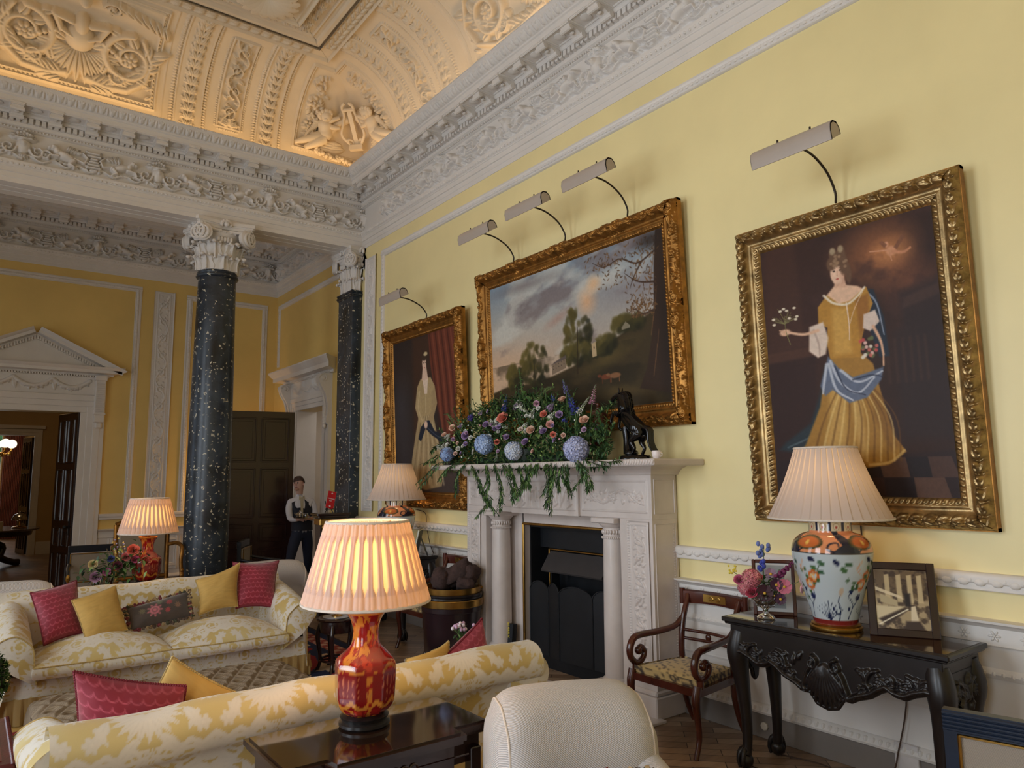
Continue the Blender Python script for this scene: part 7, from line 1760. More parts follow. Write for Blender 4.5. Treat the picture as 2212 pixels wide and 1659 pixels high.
TR= [[(-0.12,1.274,0.051),(-0.2,1.474,-0.101),(-0.2,1.716,-0.241)],[(-0.2,0.989,0.012),(-0.2,1.241,-0.085),(-0.2,1.306,-0.153)],[(-0.2,0.838,0.009),(-0.2,0.989,-0.12),(-0.2,1.02,-0.284)],[(-0.2,0.75,-0.009),(-0.2,0.635,-0.153),(-0.2,0.608,-0.263)],[(-0.2,0.495,0.002),(-0.2,0.469,-0.153),(-0.2,0.552,-0.278),(-0.2,0.391,-0.428)],[(-0.2,0.36,-0.0),(-0.2,0.257,-0.214),(-0.2,0.285,-0.409)],[(-0.2,0.127,-0.005),(-0.2,0.03,-0.168),(-0.2,0.057,-0.315)],[(-0.2,-0.021,-0.022),(-0.2,-0.067,-0.183),(-0.2,0.032,-0.3)],[(-0.2,-0.118,-0.009),(-0.2,-0.186,-0.125),(-0.2,-0.114,-0.19)],[(-0.2,-0.303,-0.013),(-0.2,-0.255,-0.111)],[(-0.2,-0.392,-0.014),(-0.2,-0.433,-0.154),(-0.2,-0.364,-0.265)],[(-0.2,-0.48,-0.016),(-0.2,-0.496,-0.209),(-0.2,-0.49,-0.44)],[(-0.2,-0.544,-0.017),(-0.2,-0.519,-0.168),(-0.2,-0.427,-0.374)],[(-0.2,-0.689,-0.033),(-0.2,-0.705,-0.181),(-0.2,-0.743,-0.273)],[(-0.2,-0.81,-0.022),(-0.2,-0.922,-0.154),(-0.2,-0.958,-0.231)],[(-0.12,-0.88,0.003),(-0.2,-1.076,-0.053),(-0.2,-1.183,-0.067)],[(-0.2,0.229,-0.003),(-0.2,0.128,-0.124),(-0.2,0.08,-0.257)],[(-0.12,-0.762,0.006),(-0.2,-0.866,-0.115),(-0.2,-0.765,-0.207)],[(-0.2,0.552,-0.278),(-0.2,0.444,-0.368),(-0.2,0.637,-0.498)],[(-0.2,-0.211,-0.011),(-0.2,-0.185,-0.154),(-0.2,-0.207,-0.211)],[(-0.2,-0.628,-0.019),(-0.2,-0.604,-0.127),(-0.2,-0.644,-0.181)],[(-0.12,1.44,0.125),(-0.12,1.645,0.06),(-0.2,1.613,0.023)],[(-0.12,-0.925,0.173),(-0.12,-1.076,0.205),(-0.12,-1.152,0.279)],[(-0.12,-0.883,0.082),(-0.12,-1.033,0.051),(-0.12,-1.144,0.074)],[(-0.12,-0.95,0.358),(-0.12,-1.066,0.428),(-0.12,-1.14,0.448)],[(-0.12,1.34,0.226),(-0.12,1.577,0.165),(-0.12,1.611,0.13)]]
fa=thing('flower_arrangement','wide trailing arrangement of blue hydrangeas, roses and greenery on the mantel shelf','flowers',(4.12,5.15,1.917))
m=MB();m.lathe([(0,0),(.11,0),(.13,.03),(.14,.12),(.15,.13),(.14,.13),(.12,.03)],28,(0,.1,0));m.box(-.07,-.70,0,.07,.9,.06,.02);m.build('flower_trough',plain('dark_green_trough',lin(36,48,38),.5),fa,30)
rs=np.random.RandomState(21)
def floret_spike(m,p0,p1,r,col,rs):
    L=np.linalg.norm(p1-p0);n=int(26+L*130)
    for k in range(n):
        t=(k+rs.rand())/n;a=k*2.4+rs.rand();rr=r*(1.15-.85*t);ax=(p1-p0)/L;u=np.cross(ax,(1,.2,.1));u/=np.linalg.norm(u);w=np.cross(ax,u);d=u*cos(a)+w*sin(a)+ax*.3
        c=p0+(p1-p0)*t+d*rr*rs.uniform(.35,.8)
        for j in range(4):
            e=d*.5+(u*cos(a+j*1.6)+w*sin(a+j*1.6))*.7+ax*rs.uniform(-.3,.6);leafcard(m,c,e,(0,0,1) if abs(e[2])<.8 else (1,0,0),rr*rs.uniform(.55,.95),rr*.6,np.clip(np.array(col)*rs.uniform(.78,1.18),0,1),.1)
RC_=[lin(238,196,172),lin(232,134,112),lin(232,176,168),lin(164,134,180),lin(214,170,188)]
HC=[[lin(168,192,232),lin(186,206,238),lin(150,176,222)],[lin(206,216,234),lin(222,226,236),lin(180,194,226)],[lin(188,194,230),lin(206,208,236),lin(172,178,218)],[lin(150,180,228),lin(172,192,232),lin(120,126,160)]]
SPC=[lin(236,234,222),lin(66,74,168),lin(96,76,160),lin(138,134,196),lin(190,164,196),lin(222,166,190),lin(126,168,82),lin(150,170,98)]
for (k,x,y,z,r,c) in FL:
    m=MB();d=np.array([-.75,-.42+.1*rs.randn(),.35+.25*rs.randn()])
    if k=='rose': rose_mb(m,(x,y,z),r*1.05,d,RC_[c],rs);m.build('rose',M['petal'],fa,60)
    else: ballflower(m,(x,y,z),r*.95,HC[c],rs,170,.30);m.ball((x,y,z),r*.8,12,8,C=np.array(HC[c][0])*.6);m.build('hydrangea',M['petal'],fa,60)
for (k,a,b,r,c) in SP:
    m=MB();a=np.array(a);b=np.array(b)
    floret_spike(m,a,b,r*(.85 if k!='green_spike' else .6),SPC[c],rs)
    if k=='green_spike':
        for i in range(16):
            t=i/15;an=i*2.4;leafcard(m,a+(b-a)*t,(cos(an),sin(an),.3),(0,0,1),.05*(1.2-t),.035,np.array(SPC[c])*rs.uniform(.7,1.1))
    base=np.array([0,a[1]*.8,.08]);m.tube(spline([base,(base+a)/2+np.array([0,0,.03]),a,b],10),.004,5,C=lin(84,110,60))
    m.build({'white_spike':'white_snapdragon','colour_spike':'delphinium','green_spike':'green_bell_stem'}[k],M['petal'],fa,60)
def inblob(y,z):
    yy=(y-.25)/1.32;return z< .60*max(0,1-abs(yy)**2.2)**.7+.02
m=MB();n=0
while n<5200:
    y=rs.uniform(-.95,1.5);z=rs.uniform(-.06,.62)
    if not inblob(y,z): continue
    f=max(.1,1-abs((y-.25)/1.3)**2);x=-.13*rs.rand()**.6*f+rs.uniform(-.02,.06);n+=1
    d=np.array([rs.uniform(-1,.1),np.sign(y-.2)*rs.rand()+.5*rs.randn(),rs.uniform(-.5,1.1)])
    leafcard(m,(x,y,z),d,(0,0,1),rs.uniform(.04,.085),rs.uniform(.014,.034),np.array(GREENS[rs.randint(4)])*rs.uniform(.6,1.25))
for k in range(160):
    y=rs.uniform(-.9,1.4);z=rs.uniform(.05,.5)
    if inblob(y,z): m.ball((-.13*rs.rand()-.02,y,z),rs.uniform(.006,.011),5,4,C=lin(*[(226,226,214),(150,176,96),(196,206,130),(206,150,160)][rs.randint(4)]))
for q in range(70):
    y=rs.uniform(-.9,1.5);p0=np.array([0,y*.9,.1]);z=.55*max(0,1-abs((y-.25)/1.3)**2.2)**.6+rs.uniform(.0,.13)+.03;p1=np.array([rs.uniform(-.15,.05),y+np.sign(y-.2)*rs.uniform(0,.1),z])
    P=spline([p0,(p0+p1)/2+np.array([-.03,0,.05]),p1],9);m.tube(P,.0022,4,C=lin(66,88,48))
    for i in range(3,9):
        for s in(-1,1): leafcard(m,P[i],P[i]-P[i-1]+np.array([rs.randn()*.02,s*.03,rs.randn()*.015]),(0,0,1),rs.uniform(.03,.055),.014,np.array(GREENS[rs.randint(4)])*rs.uniform(.7,1.3))
m.build('foliage',M['leaf'],fa,180)
for k in range(46):
    while 1:
        y=rs.uniform(-.9,1.4);z=rs.uniform(.08,.56)
        if inblob(y,z+.03): break
    m=MB();c=rs.randint(5);rose_mb(m,(-.16+.04*rs.rand(),y,z),rs.uniform(.018,.028),np.array([-.75,-.3+.3*rs.randn(),.3]),[lin(238,234,226),lin(176,150,196),lin(236,200,184),lin(240,238,230),lin(206,170,200)][c],rs);m.build('small_blossom',M['petal'],fa,60)
for T_ in TR:
    m=MB();n=max(10,int(len(T_)*9))
    for strand in range(2):
        off=np.array([rs.uniform(-.02,.03),rs.uniform(-.09,.09),rs.uniform(-.04,.06)]);P=spline(np.array(T_)+off*(1 if strand else .3)*np.linspace(.3,1.2,len(T_))[:,None],n)
        P[:,0]=np.where(P[:,2]<.03,np.minimum(P[:,0],-.205),P[:,0]);m.tube(P,.0022,4,C=lin(50,66,40))
        for i in range(1,n):
            for s in(-1,1):
                d=(P[i]-P[i-1]);d/=np.linalg.norm(d)+1e-9;e=np.array([-.2+.4*rs.randn(),s*1.25*rs.uniform(.5,1.2),-.1+.5*rs.randn()])
                q=P[i]-np.array([.008,0,0]);leafcard(m,q,d*.9+e*.75,(0,0,1),rs.uniform(.03,.062),rs.uniform(.009,.017),np.array(GREENS[rs.choice([0,0,2,1,3])])*rs.uniform(.6,1.3))
    m.build('trailing_stem',M['leaf'],fa,180)
# ------------------------------------------------ rearing horse in dark bronze (plain stand-in), cup, urn
ho=thing('horse_statuette','dark bronze statuette of a rearing horse on the right end of the mantel shelf','statuette',(4.14,3.965,1.917))
def skin(name,pts,edges,rad_,mat,parent,sub=2,root=0,smooth=True,col=None):
    me=bpy.data.meshes.new(name);me.from_pydata([tuple(p) for p in pts],edges,[]);o=bpy.data.objects.new(name,me);COL.objects.link(o)
    md=o.modifiers.new('s','SKIN');md.use_smooth_shade=True;md.branch_smoothing=.4
    for i,r in enumerate(rad_):
        q=me.skin_vertices[0].data[i];q.radius=(r,r) if not isinstance(r,tuple) else r;q.use_root=(i==root)
    sb_=o.modifiers.new('u','SUBSURF');sb_.levels=sub;sb_.render_levels=sub
    bpy.context.view_layer.update();dg=bpy.context.evaluated_depsgraph_get();m2=bpy.data.meshes.new_from_object(o.evaluated_get(dg));bpy.data.objects.remove(o)
    m2.name=name;m2.materials.clear();m2.materials.append(mat);o2=bpy.data.objects.new(name,m2);COL.objects.link(o2);o2.parent=parent
    if col:
        V=np.zeros(len(m2.vertices)*3);m2.vertices.foreach_get('co',V);c=col(V.reshape(-1,3));at=m2.attributes.new('Col','FLOAT_COLOR','POINT');at.data.foreach_set('color',np.hstack([c,np.ones((len(c),1))]).astype(np.float32).reshape(-1))
    return o2
# y: head toward +y ; hind legs toward -y
B_=[(0,-.10,.235),(0,-.04,.27),(0,.03,.32),(0,.06,.37),(0,.075,.43),(0,.085,.485),(0,.115,.515),(0,.16,.505),(0,.205,.475),
 (.028,-.125,.20),(.03,-.075,.135),(.03,-.115,.085),(.03,-.08,.03),(.03,-.06,.012),(-.028,-.11,.20),(-.03,-.02,.14),(-.03,-.065,.085),(-.03,-.015,.03),(-.03,.005,.012),
 (.03,.09,.34),(.035,.15,.33),(.035,.165,.265),(.035,.13,.235),(-.03,.09,.36),(-.035,.155,.375),(-.035,.185,.31),(-.035,.155,.275)]
E_=[(0,1),(1,2),(2,3),(3,4),(4,5),(5,6),(6,7),(7,8),(0,9),(9,10),(10,11),(11,12),(12,13),(0,14),(14,15),(15,16),(16,17),(17,18),(2,19),(19,20),(20,21),(21,22),(2,23),(23,24),(24,25),(25,26)]
R_=[.076,.074,.076,.062,.05,.042,.036,.03,.022,.052,.026,.016,.012,.016,.045,.026,.016,.012,.016,.028,.019,.013,.014,.028,.019,.013,.014]
skin('body',B_,E_,R_,M['bronze'],ho)
m=MB()
for k in range(16):
    t=k/15;p=np.array([0,.015-.02*t+.06*t,.33+.19*t]);
    for s in(-1,0,1): m.tube(spline([p+np.array([.008*s,.03,.01]),p+np.array([.016*s,-.02,.012]),p+np.array([.02*s,-.045-.01*rs.rand(),-.015]),p+np.array([.018*s,-.04,-.045])],7),np.linspace(.013,.004,7),6)
m.build('mane',M['bronze'],ho,60)
m=MB()
for k in range(7): m.tube(spline([(.006*(k-3),-.155,.245),(.008*(k-3),-.195,.22),(.008*(k-3),-.20,.14),(.009*(k-3),-.225,.08),(.010*(k-3),-.255,.045)],12),np.linspace(.016,.008,12),7)
m.build('tail',M['bronze'],ho,60)
m=MB()
for s in(-1,1): m.tube([(s*.016,.10,.535),(s*.02,.10,.575)],[.011,.003],6)
m.build('ears',M['bronze'],ho)
m=MB();P=[]
for j,(r,z) in enumerate(((.0,.0),(1,.0),(1,.018),(.9,.03),(.5,.034),(0,.036))):
    P.append([(r*.10*cos(a)*(1+.08*sin(5*a)),-.03+r*.15*sin(a)*(1+.06*cos(4*a)),z+.004*sin(9*a)*(z>.02)*r) for a in np.linspace(0,2*PI,40,endpoint=False)])
m.grid(P,cv=True);m.ball((.0,.0,.05),(.06,.05,.035),12,8);m.tube([(.0,.03,.05),(.01,.05,.16),(.0,.06,.26)],[.045,.035,.03],8);m.build('rocky_base',M['bronze'],ho,60)
t=thing('small_cup','small white ceramic cup behind the horse statuette tail','cup',(4.12,3.69,1.916))
m=MB();m.lathe([(0,0),(.022,0),(.034,.02),(.037,.05),(.034,.062),(.031,.062),(.033,.045),(0,.01)],24);m.build('bowl',plain('white_ceramic',lin(236,224,220),.3,nscale=20,namt=.03),t)
m=MB();m.tube([(-.0,-.036,.045),(-.0,-.055,.04),(-.0,-.052,.02),(0,-.034,.018)],.004,6);m.build('handle',M['trim'],t)
t=thing('lidded_urn','brown lidded urn standing behind the flowers at the right of the landscape','urn',(4.30,4.50,1.916))
m=MB();m.lathe([(0,0),(.06,0),(.06,.02),(.03,.05),(.03,.10),(.09,.2),(.105,.28),(.10,.34),(.085,.37),(.09,.38)],32);m.build('body',M['mahog'],t,40)
m=MB();m.lathe([(.095,.38),(.09,.40),(.05,.43),(.02,.45),(.02,.46),(.012,.47)],32);m.ball((0,0,.485),.018,10,8);m.build('lid',M['mahog'],t,40)
# ------------------------------------------------ rooms beyond the pedimented door
M['tan']=plain('tan_painted_wall',lin(190,160,108),.6,nscale=2,namt=.05)
m=MB()
m.box(-2.8,YB+.3,0,-2.5,21.4,4);m.box(3.2,YB+.3,0,3.5,21.4,4);m.box(-2.8,21.4,0,.15,21.7,4);m.box(1.25,21.4,0,3.5,21.7,4);m.box(.15,21.4,2.9,1.25,21.7,4)
props(m.build('wall_anteroom',M['tan'],smooth=0),kind='structure')
m=MB();m.box(-2.8,YB+.3,4,3.5,21.7,4.1);m.box(-3,21.7,4,4,28,4.1);props(m.build('ceiling_anteroom',M['cream'],smooth=0),kind='structure')
m=MB();m.box(-3,21.7,0,-2.8,28,4);m.box(3.8,21.7,0,4,28,4);m.box(-3,27.6,0,-.5,27.8,4);m.box(.78,27.6,0,4,27.8,4);m.box(-.5,27.6,3.3,.78,27.8,4);m.box(-.5,27.6,0,.78,27.8,.5)
props(m.build('wall_dining',M['tan'],smooth=0),kind='structure')
m=MB()
for x in(-.5,.14,.76): m.box(x,27.66,.5,x+.03,27.7,3.3)
for z in(1.2,1.9,2.6): m.box(-.5,27.66,z,.78,27.7,z+.03)
props(m.build('window_5',M['plaster'],smooth=0),kind='structure')
m=MB();m.box(-9,27.8,-.2,9,60,-.1);props(m.build('lawn',plain('grass_green',lin(120,160,80),.9,nscale=3,namt=.2),smooth=0),label='green lawn seen through the far dining room window',cat='lawn')
m=MB();rs=np.random.RandomState(8)
for k in range(40): m.ball((rs.uniform(-5,6),40+rs.randn(),rs.uniform(1.6,4.5)),rs.uniform(.8,1.6),10,8)
props(m.build('shrubbery',plain('bush_green',lin(70,110,60),.9,nscale=2,namt=.5,bmp=1)),label='green shrubbery outside the far dining room window',cat='shrubs',kind='stuff')
d3=struct_root('door_3');m=MB()
for o,dd in((0,.03),(.07,.05)): m.box(.15-o-.08,21.4-dd,0,.15-o,21.4,2.9+o);m.box(1.25+o,21.4-dd,0,1.25+o+.08,21.4,2.9+o+.08);m.box(.15-o,21.4-dd,2.9+o,1.25+o,21.4,2.9+o+.08)
m.box(-.05,21.28,3.06,1.45,21.4,3.14);m.build('door_frame',M['plaster'],d3,0)
leafobj(d3,1.22,21.5,rad(105),.6,2.85,False)
m=MB();m.box(-2.5,21.38,0,.0,21.4,.3);m.box(1.42,21.38,0,3.2,21.4,.3);props(m.build('baseboard_anteroom',M['plaster'],smooth=0),kind='structure')
t=thing('curtain','red brown fluted curtain beside the far dining room window','curtain',(1.06,27.3,0))
m=MB();P=[[(-.26+.52*i/60,.05*sin(i*1.3),z) for z in np.linspace(.02,3.4,12)] for i in range(61)];m.grid(P);m.build('drape',plain('rust_velvet',lin(128,62,46),.8,nscale=3,namt=.2,sheen=.4),t,180)
t=thing('chandelier','gilt chandelier with round glowing globes in the far dining room','chandelier',(.42,25.2,2.6))
m=MB();m.tube([(0,0,.1),(0,0,1.4)],.02,8)
for k in range(6):
    a=k*PI/3+.2;m.tube(spline([(0,0,.0),(.25*cos(a),.25*sin(a),-.12),(.5*cos(a),.5*sin(a),.02),(.52*cos(a),.52*sin(a),.12)],12),.025,6)
    for j in range(8): m.ball((.5*cos(a)*(j/8)+.05*R.uniform(-1,1),.5*sin(a)*(j/8)+.05*R.uniform(-1,1),-.06+R.uniform(-.06,.06)),.05,6,5)
m.build('gilt_branches',M['brass'],t,60)
gm,nt,b=nmat('lit_globe');b.inputs['Base Color'].default_value=(1,.9,.75,1);b.inputs['Emission Color'].default_value=(1,.84,.6,1);b.inputs['Emission Strength'].default_value=1.6
for k in range(6):
    a=k*PI/3+.2;m=MB();m.ball((.52*cos(a),.52*sin(a),.24),.125,16,12);m.build('globe',gm,t)
t=thing('centre_table','round dark pedestal table seen through the pedimented doorway','table',(.36,18.7,0))
m=MB();m.lathe([(0,.76),(.92,.76),(.95,.78),(.95,.80),(0,.80)],48);m.build('table_top',plain('grey_table_top',lin(96,84,80),.2,nscale=5,coat=.4),t,40)
m=MB();m.lathe([(.8,.66),(.82,.76)],40,cap=False);m.lathe([(.12,.12),(.16,.3),(.10,.5),(.2,.66)],20);m.build('pedestal',M['darkwood'],t,40)
for k in range(3):
    a=k*2.09+.5;m=MB();m.tube(spline([(.1*cos(a),.1*sin(a),.5),(.35*cos(a),.35*sin(a),.42),(.32*cos(a),.32*sin(a),.2),(.55*cos(a),.55*sin(a),.08),(.7*cos(a),.7*sin(a),.06)],14),.07,8);m.build('scroll_foot',M['darkwood'],t,60)
t=thing('box','small cream card box on the round table beyond the door','box',(.52,18.35,.80));m=MB();m.box(-.11,-.08,0,.11,.08,.16,.004);m.build('carton',plain('cream_card',lin(196,178,150),.7),t,0)
t=thing('cloche','silver dome covered dish on the round table beyond the door','dish',(.92,18.6,.80))
m=MB();m.lathe([(.0,.0),(.13,.0),(.14,.01),(.12,.03),(.03,.05),(.02,.14),(.05,.16),(.14,.17),(.15,.18),(.0,.18)],28);m.build('stand',M['brass'],t,40)
SIL=plain('polished_silver',lin(196,196,200),.15,metal=1)
m=MB();m.lathe([(.14,.18),(.135,.22),(.10,.28),(.04,.31),(.0,.315)],28);m.ball((0,0,.335),.02,10,8);m.build('dome',SIL,t,60)
m=MB();rs=np.random.RandomState(4)
t=thing('flower_bowl','bowl of pinkish flowers on the round table beyond the door','flowers',(.25,18.5,.80))
m.lathe([(.06,0),(.05,.03),(.14,.12),(.15,.14),(.13,.13)],20);m.build('bowl',SIL,t)
m=MB()
for k in range(36): m.ball((rs.uniform(-.24,.24),rs.uniform(-.18,.18),.2+.12*rs.rand()),.035,6,5,C=lin(*[(206,150,150),(180,120,120),(214,190,180),(90,110,60)][rs.randint(4)]))
m.build('blossoms',M['petal'],t,60)
# ------------------------------------------------ corridor behind the side doorway
m=MB();m.box(W+1.6,10.2,0,W+1.75,13.2,3.4);m.box(W+.35,10.05,0,W+1.75,10.2,3.4);m.box(W+.35,13.1,0,W+1.75,13.25,3.4);m.box(W+.35,10.2,3.3,W+1.75,13.2,3.4);props(m.build('wall_corridor',M['plaster'],smooth=0),kind='structure')
# ------------------------------------------------ furniture of the rear hall
NAVY=plain('navy_black_lacquer',lin(26,32,44),.3,nscale=6,namt=.15);HALLFAB=uphol('grey_silk_fabric',lin(164,150,132),lin(140,126,108),120,.25)
def empire(loc,rot,name,label,cat,w,h=.95,d=.55):
    t=thing(name,label,cat,loc,rot);m=MB();hw=w/2   # faces -y
    m.box(-hw,.0,h-.09,hw,.06,h,.008)
    for s in(-1,1): m.box(s*hw-.03*(s>0)*1-.0*(s<0),.0,0,s*hw+.03*(s<0),.05,h-.05,.004)
    m.box(-hw,-d+.03,.34,hw,.05,.40,.006);m.build('frame',NAVY,t,30)
    for s in(-1,1):
        m=MB();P=spline([(s*(hw-.02),.0,.72,.02),(s*(hw-.0),-.2,.68,.02),(s*(hw-.0),-d+.05,.62,.022),(s*(hw-.0),-d,.5,.02),(s*(hw-.02),-d+.03,.38,.02)],16);m.tube(P[:,:3],P[:,3],8);m.build('arm',NAVY,t,60)
        m=MB();m.box(s*(hw-.02)-.02,-d,0,s*(hw-.02)+.02,-d+.04,.36,.004);m.build('leg',NAVY,t,30)
        m=MB();m.ball((s*(hw-.0),-d-.01,.60),(.025,.025,.05),10,8);m.build('gilt_mount',M['brass'],t)
    m=MB();m.box(-hw+.03,-.02,.50,hw-.03,.03,h-.10,.015);m.build('backrest',HALLFAB,t,30)
    m=MB();m.tube([(-hw+.03,-.03,.49),(hw-.03,-.03,.49)],.009,6);m.tube([(-hw+.03,-.03,.49),(-hw+.03,-.03,h-.1)],.006,6);m.tube([(hw-.03,-.03,.49),(hw-.03,-.03,h-.1)],.006,6);m.tube([(-hw+.03,-.03,h-.1),(hw-.03,-.03,h-.1)],.006,6);m.build('gilt_fillet',M['brass'],t)
    m=MB();m.box(-hw+.02,-d+.04,.39,hw-.02,.0,.48,.03);m.build('seat_cushion',HALLFAB,t,30);return t
empire((1.42,11.0,0),rad(-4),'settee','grey upholstered settee with navy top rail behind the far sofa, left of the lamp','settee',.66)
empire((3.10,10.25,0),rad(62),'hall_chair','navy framed grey chair standing turned beside the marble column','chair',.58,.96)
t=thing('gilt_armchair','tall gilt armchair with scrolled arms behind the far red lamp','armchair',(1.78,10.0,0),rad(8))
m=MB();
for s in(-1,1):
    m.tube([(s*.30,.0,0),(s*.30,.02,.6),(s*.30,.05,1.25)],.026,8);m.tube(spline([(s*.31,.02,.98),(s*.37,-.1,1.0),(s*.38,-.25,.95),(s*.36,-.28,.8),(s*.37,-.3,.6),(s*.36,-.32,.45)],18),.024,8)
    m.tube(spline([(s*.33,-.34,.42),(s*.35,-.38,.25),(s*.32,-.36,.02)],8),.028,8)
    for k in range(4): m.ball((s*.37,-.30,.5+.06*k),.03,8,6)
m.tube(spline([(-.3,.05,1.25),(-.15,.05,1.3),(0,.05,1.27),(.15,.05,1.3),(.3,.05,1.25)],16),.03,8);m.tube([(-.3,.03,.6),(.3,.03,.6)],.025,8);m.box(-.33,-.36,.36,.33,.05,.42,.01);m.build('frame',GOLD2,t,50)
m=MB();m.box(-.27,.01,.62,.27,.06,1.22,.015);m.build('backrest',HALLFAB,t,30);m=MB();m.box(-.31,-.34,.42,.31,.0,.5,.03);m.build('seat',HALLFAB,t,30)
# flowers on the table behind the far sofa
t=thing('bouquet','loose bouquet of pink, purple and coral flowers on the table behind the far sofa','flowers',(1.10,8.06,.752))
m=MB();m.lathe([(.06,0),(.09,.05),(.10,.12),(.08,.14)],20);m.build('bowl',M['glass'],t)
rs=np.random.RandomState(14);m=MB()
for k in range(260):
    q=rs.rand();x=-.14+.46*q+.05*rs.randn();z=.14+.12*q+.07*rs.randn();leafcard(m,(x,-.02+.05*rs.randn(),z),rs.randn(3)+np.array([0,-.4,.3]),(0,0,1),.07,.03,np.array(GREENS[rs.randint(4)])*rs.uniform(.7,1.3))
for k in range(6): m.tube([(.06,0,.1),(.02+.03*k,0,.38+.03*rs.rand())],.003,5,C=lin(120,100,70))
m.build('foliage',M['leaf'],t,180)
for x,z,r,c,nm in((-.07,.13,.055,(196,150,180),'lilac_rose'),(.02,.17,.04,(206,120,170),'pink_rose'),(.24,.36,.06,(232,120,96),'coral_dahlia'),(.18,.30,.045,(220,120,120),'pink_rose'),(-.10,.25,.045,(220,200,150),'cream_rose'),(.11,.22,.045,(110,40,60),'dark_red_rose'),(.05,.29,.035,(70,80,140),'blue_bloom'),(.26,.27,.04,(206,90,130),'pink_rose'),(.36,.25,.05,(232,130,104),'coral_dahlia')):
    m=MB();rose_mb(m,(x,-.07,z),r,(-.2,-.9,.3),lin(*c),rs);m.build(nm,M['petal'],t,60)
m=MB()
for k in range(26):
    q=rs.randint(4);tt=rs.rand();m.ball((.10+.03*q-.05*tt,-.02,.32+.16*tt),.009,5,4,C=lin(*[(206,180,96),(150,140,180)][rs.randint(2)]))
m.build('seed_heads',M['petal'],t,60)
t=thing('posy','small posy of white and pink flowers just behind the right cushion of the near sofa','flowers',(2.93,4.55,.50))
m=MB();m.lathe([(.03,0),(.035,.06),(.028,.09)],16);m.build('bud_vase',M['glass'],t)
m=MB();
for k in range(40): leafcard(m,(rs.randn()*.02,rs.randn()*.02,.1+.1*rs.rand()),rs.randn(3)+np.array([0,0,.8]),(0,0,1),.05,.02,np.array(GREENS[rs.randint(4)]))
m.build('foliage',M['leaf'],t,180);m=MB()
for k in range(16): m.ball((rs.randn()*.035,rs.randn()*.035,.2+.04*rs.rand()),.014,6,5,C=lin(*[(236,220,226),(210,170,200)][rs.randint(2)]))
m.build('blossoms',M['petal'],t,60)
t=thing('side_table','small round dark side table at the right end of the near sofa','table',(2.93,4.55,0))
m=MB();m.lathe([(0,.475),(.18,.475),(.185,.485),(.18,.497),(0,.497)],32);m.build('table_top',M['darkwood'],t,40);m=MB();m.lathe([(.12,0),(.03,.05),(.02,.3),(.04,.475)],16);m.build('pedestal',M['darkwood'],t,40)
# ------------------------------------------------ stand with the red sign
t=thing('pedestal','dark wood pedestal with gilt mounts in front of the marble pilaster','pedestal',(3.97,9.42,0),rad(-4))
m=MB();m.box(-.23,-.16,1.295,.23,.16,1.325,.006);m.box(-.21,-.145,1.265,.21,.145,1.297,.006);m.build('top',M['darkwood'],t,0)
m=MB();m.add([(-.18,-.12,1.265),(.18,-.12,1.265),(.18,.12,1.265),(-.18,.12,1.265),(-.145,-.10,.1),(.145,-.10,.1),(.145,.10,.1),(-.145,.10,.1)],[(0,1,5,4),(1,2,6,5),(2,3,7,6),(3,0,4,7),(0,1,2,3)]);m.box(-.19,-.14,0,.19,.14,.1,.008);m.build('shaft',M['darkwood'],t,0)
m=MB();m.box(-.185,-.13,1.17,.185,-.118,1.25,.004);m.box(-.19,-.125,1.17,-.178,.12,1.25,.004)
for x in(-.13,.13): m.box(x-.02,-.125,.45,x+.02,-.112,1.16,.004);m.ball((x,-.128,1.14),(.03,.015,.04),8,6)
m.build('gilt_mount',M['brass'],t,30)
t=thing('sign_easel','small black easel carrying the red sign on the pedestal','easel',(3.93,9.40,1.326),rad(-10))
m=MB()
for s in(-1,1): m.tube(spline([(s*.055,-.03,0),(s*.03,-.01,.06),(s*.045,.02,.16)],8),.006,6);m.tube([(s*.05,-.03,.05),(s*.05,-.055,.045),(s*.05,-.055,.065)],.006,6)
m.tube([(0,.10,0),(0,.03,.15)],.006,6);m.tube([(-.055,-.03,.05),(.055,-.03,.05)],.007,6);m.build('easel_frame',M['black'],t)
s_=thing('red_sign','small red plaque with white lettering propped on the pedestal','sign',(3.93,9.40,1.378),rad(-10))
Mx=rotm(rad(-17),rad(14),0)
m=MB();b=MB();b.box(-.055,-.034,0,.055,-.026,.24,.002);m.merge(b,lambda V:V@Mx.T);m.build('plaque',plain('red_plaque',lin(186,24,34),.35,nscale=5,namt=.05),s_,0)
def text(body,size,pos,parent,mat,M3=None,name='lettering'):
    c=bpy.data.curves.new(name,'FONT');c.body=body;c.size=size;c.extrude=.0008;c.align_x='CENTER';c.align_y='CENTER'
    q=bpy.data.objects.new(name,c);COL.objects.link(q);bpy.context.view_layer.update();me=bpy.data.meshes.new_from_object(q);bpy.data.objects.remove(q)
    V=np.zeros(len(me.vertices)*3);me.vertices.foreach_get('co',V);V=V.reshape(-1,3);V=np.stack([V[:,0],-V[:,2]+pos[1],V[:,1]],-1)+np.array([pos[0],0,pos[2]])
    if M3 is not None:V=V@M3.T
    me.vertices.foreach_set('co',V.astype(np.float32).reshape(-1));me.materials.clear();me.materials.append(mat);o=bpy.data.objects.new(name,me);COL.objects.link(o);o.parent=parent
WHT=plain('white_lettering',lin(240,236,236),.5)
text('MICHELIN',.021,(0,-.0355,.135),s_,WHT,Mx);text('2025',.018,(-.005,-.0355,.105),s_,WHT,Mx)
m=MB();b=MB()
for k in range(6): b.ball((.008*cos(k*1.047),-.0355,.21+.008*sin(k*1.047)),(.004,.001,.004),6,4);b.ball((.009*cos(k*1.047),-.0355,.03+.009*sin(k*1.047)),(.005,.001,.005),6,4)
m.merge(b,lambda V:V@Mx.T);m.build('emblem',WHT,s_)
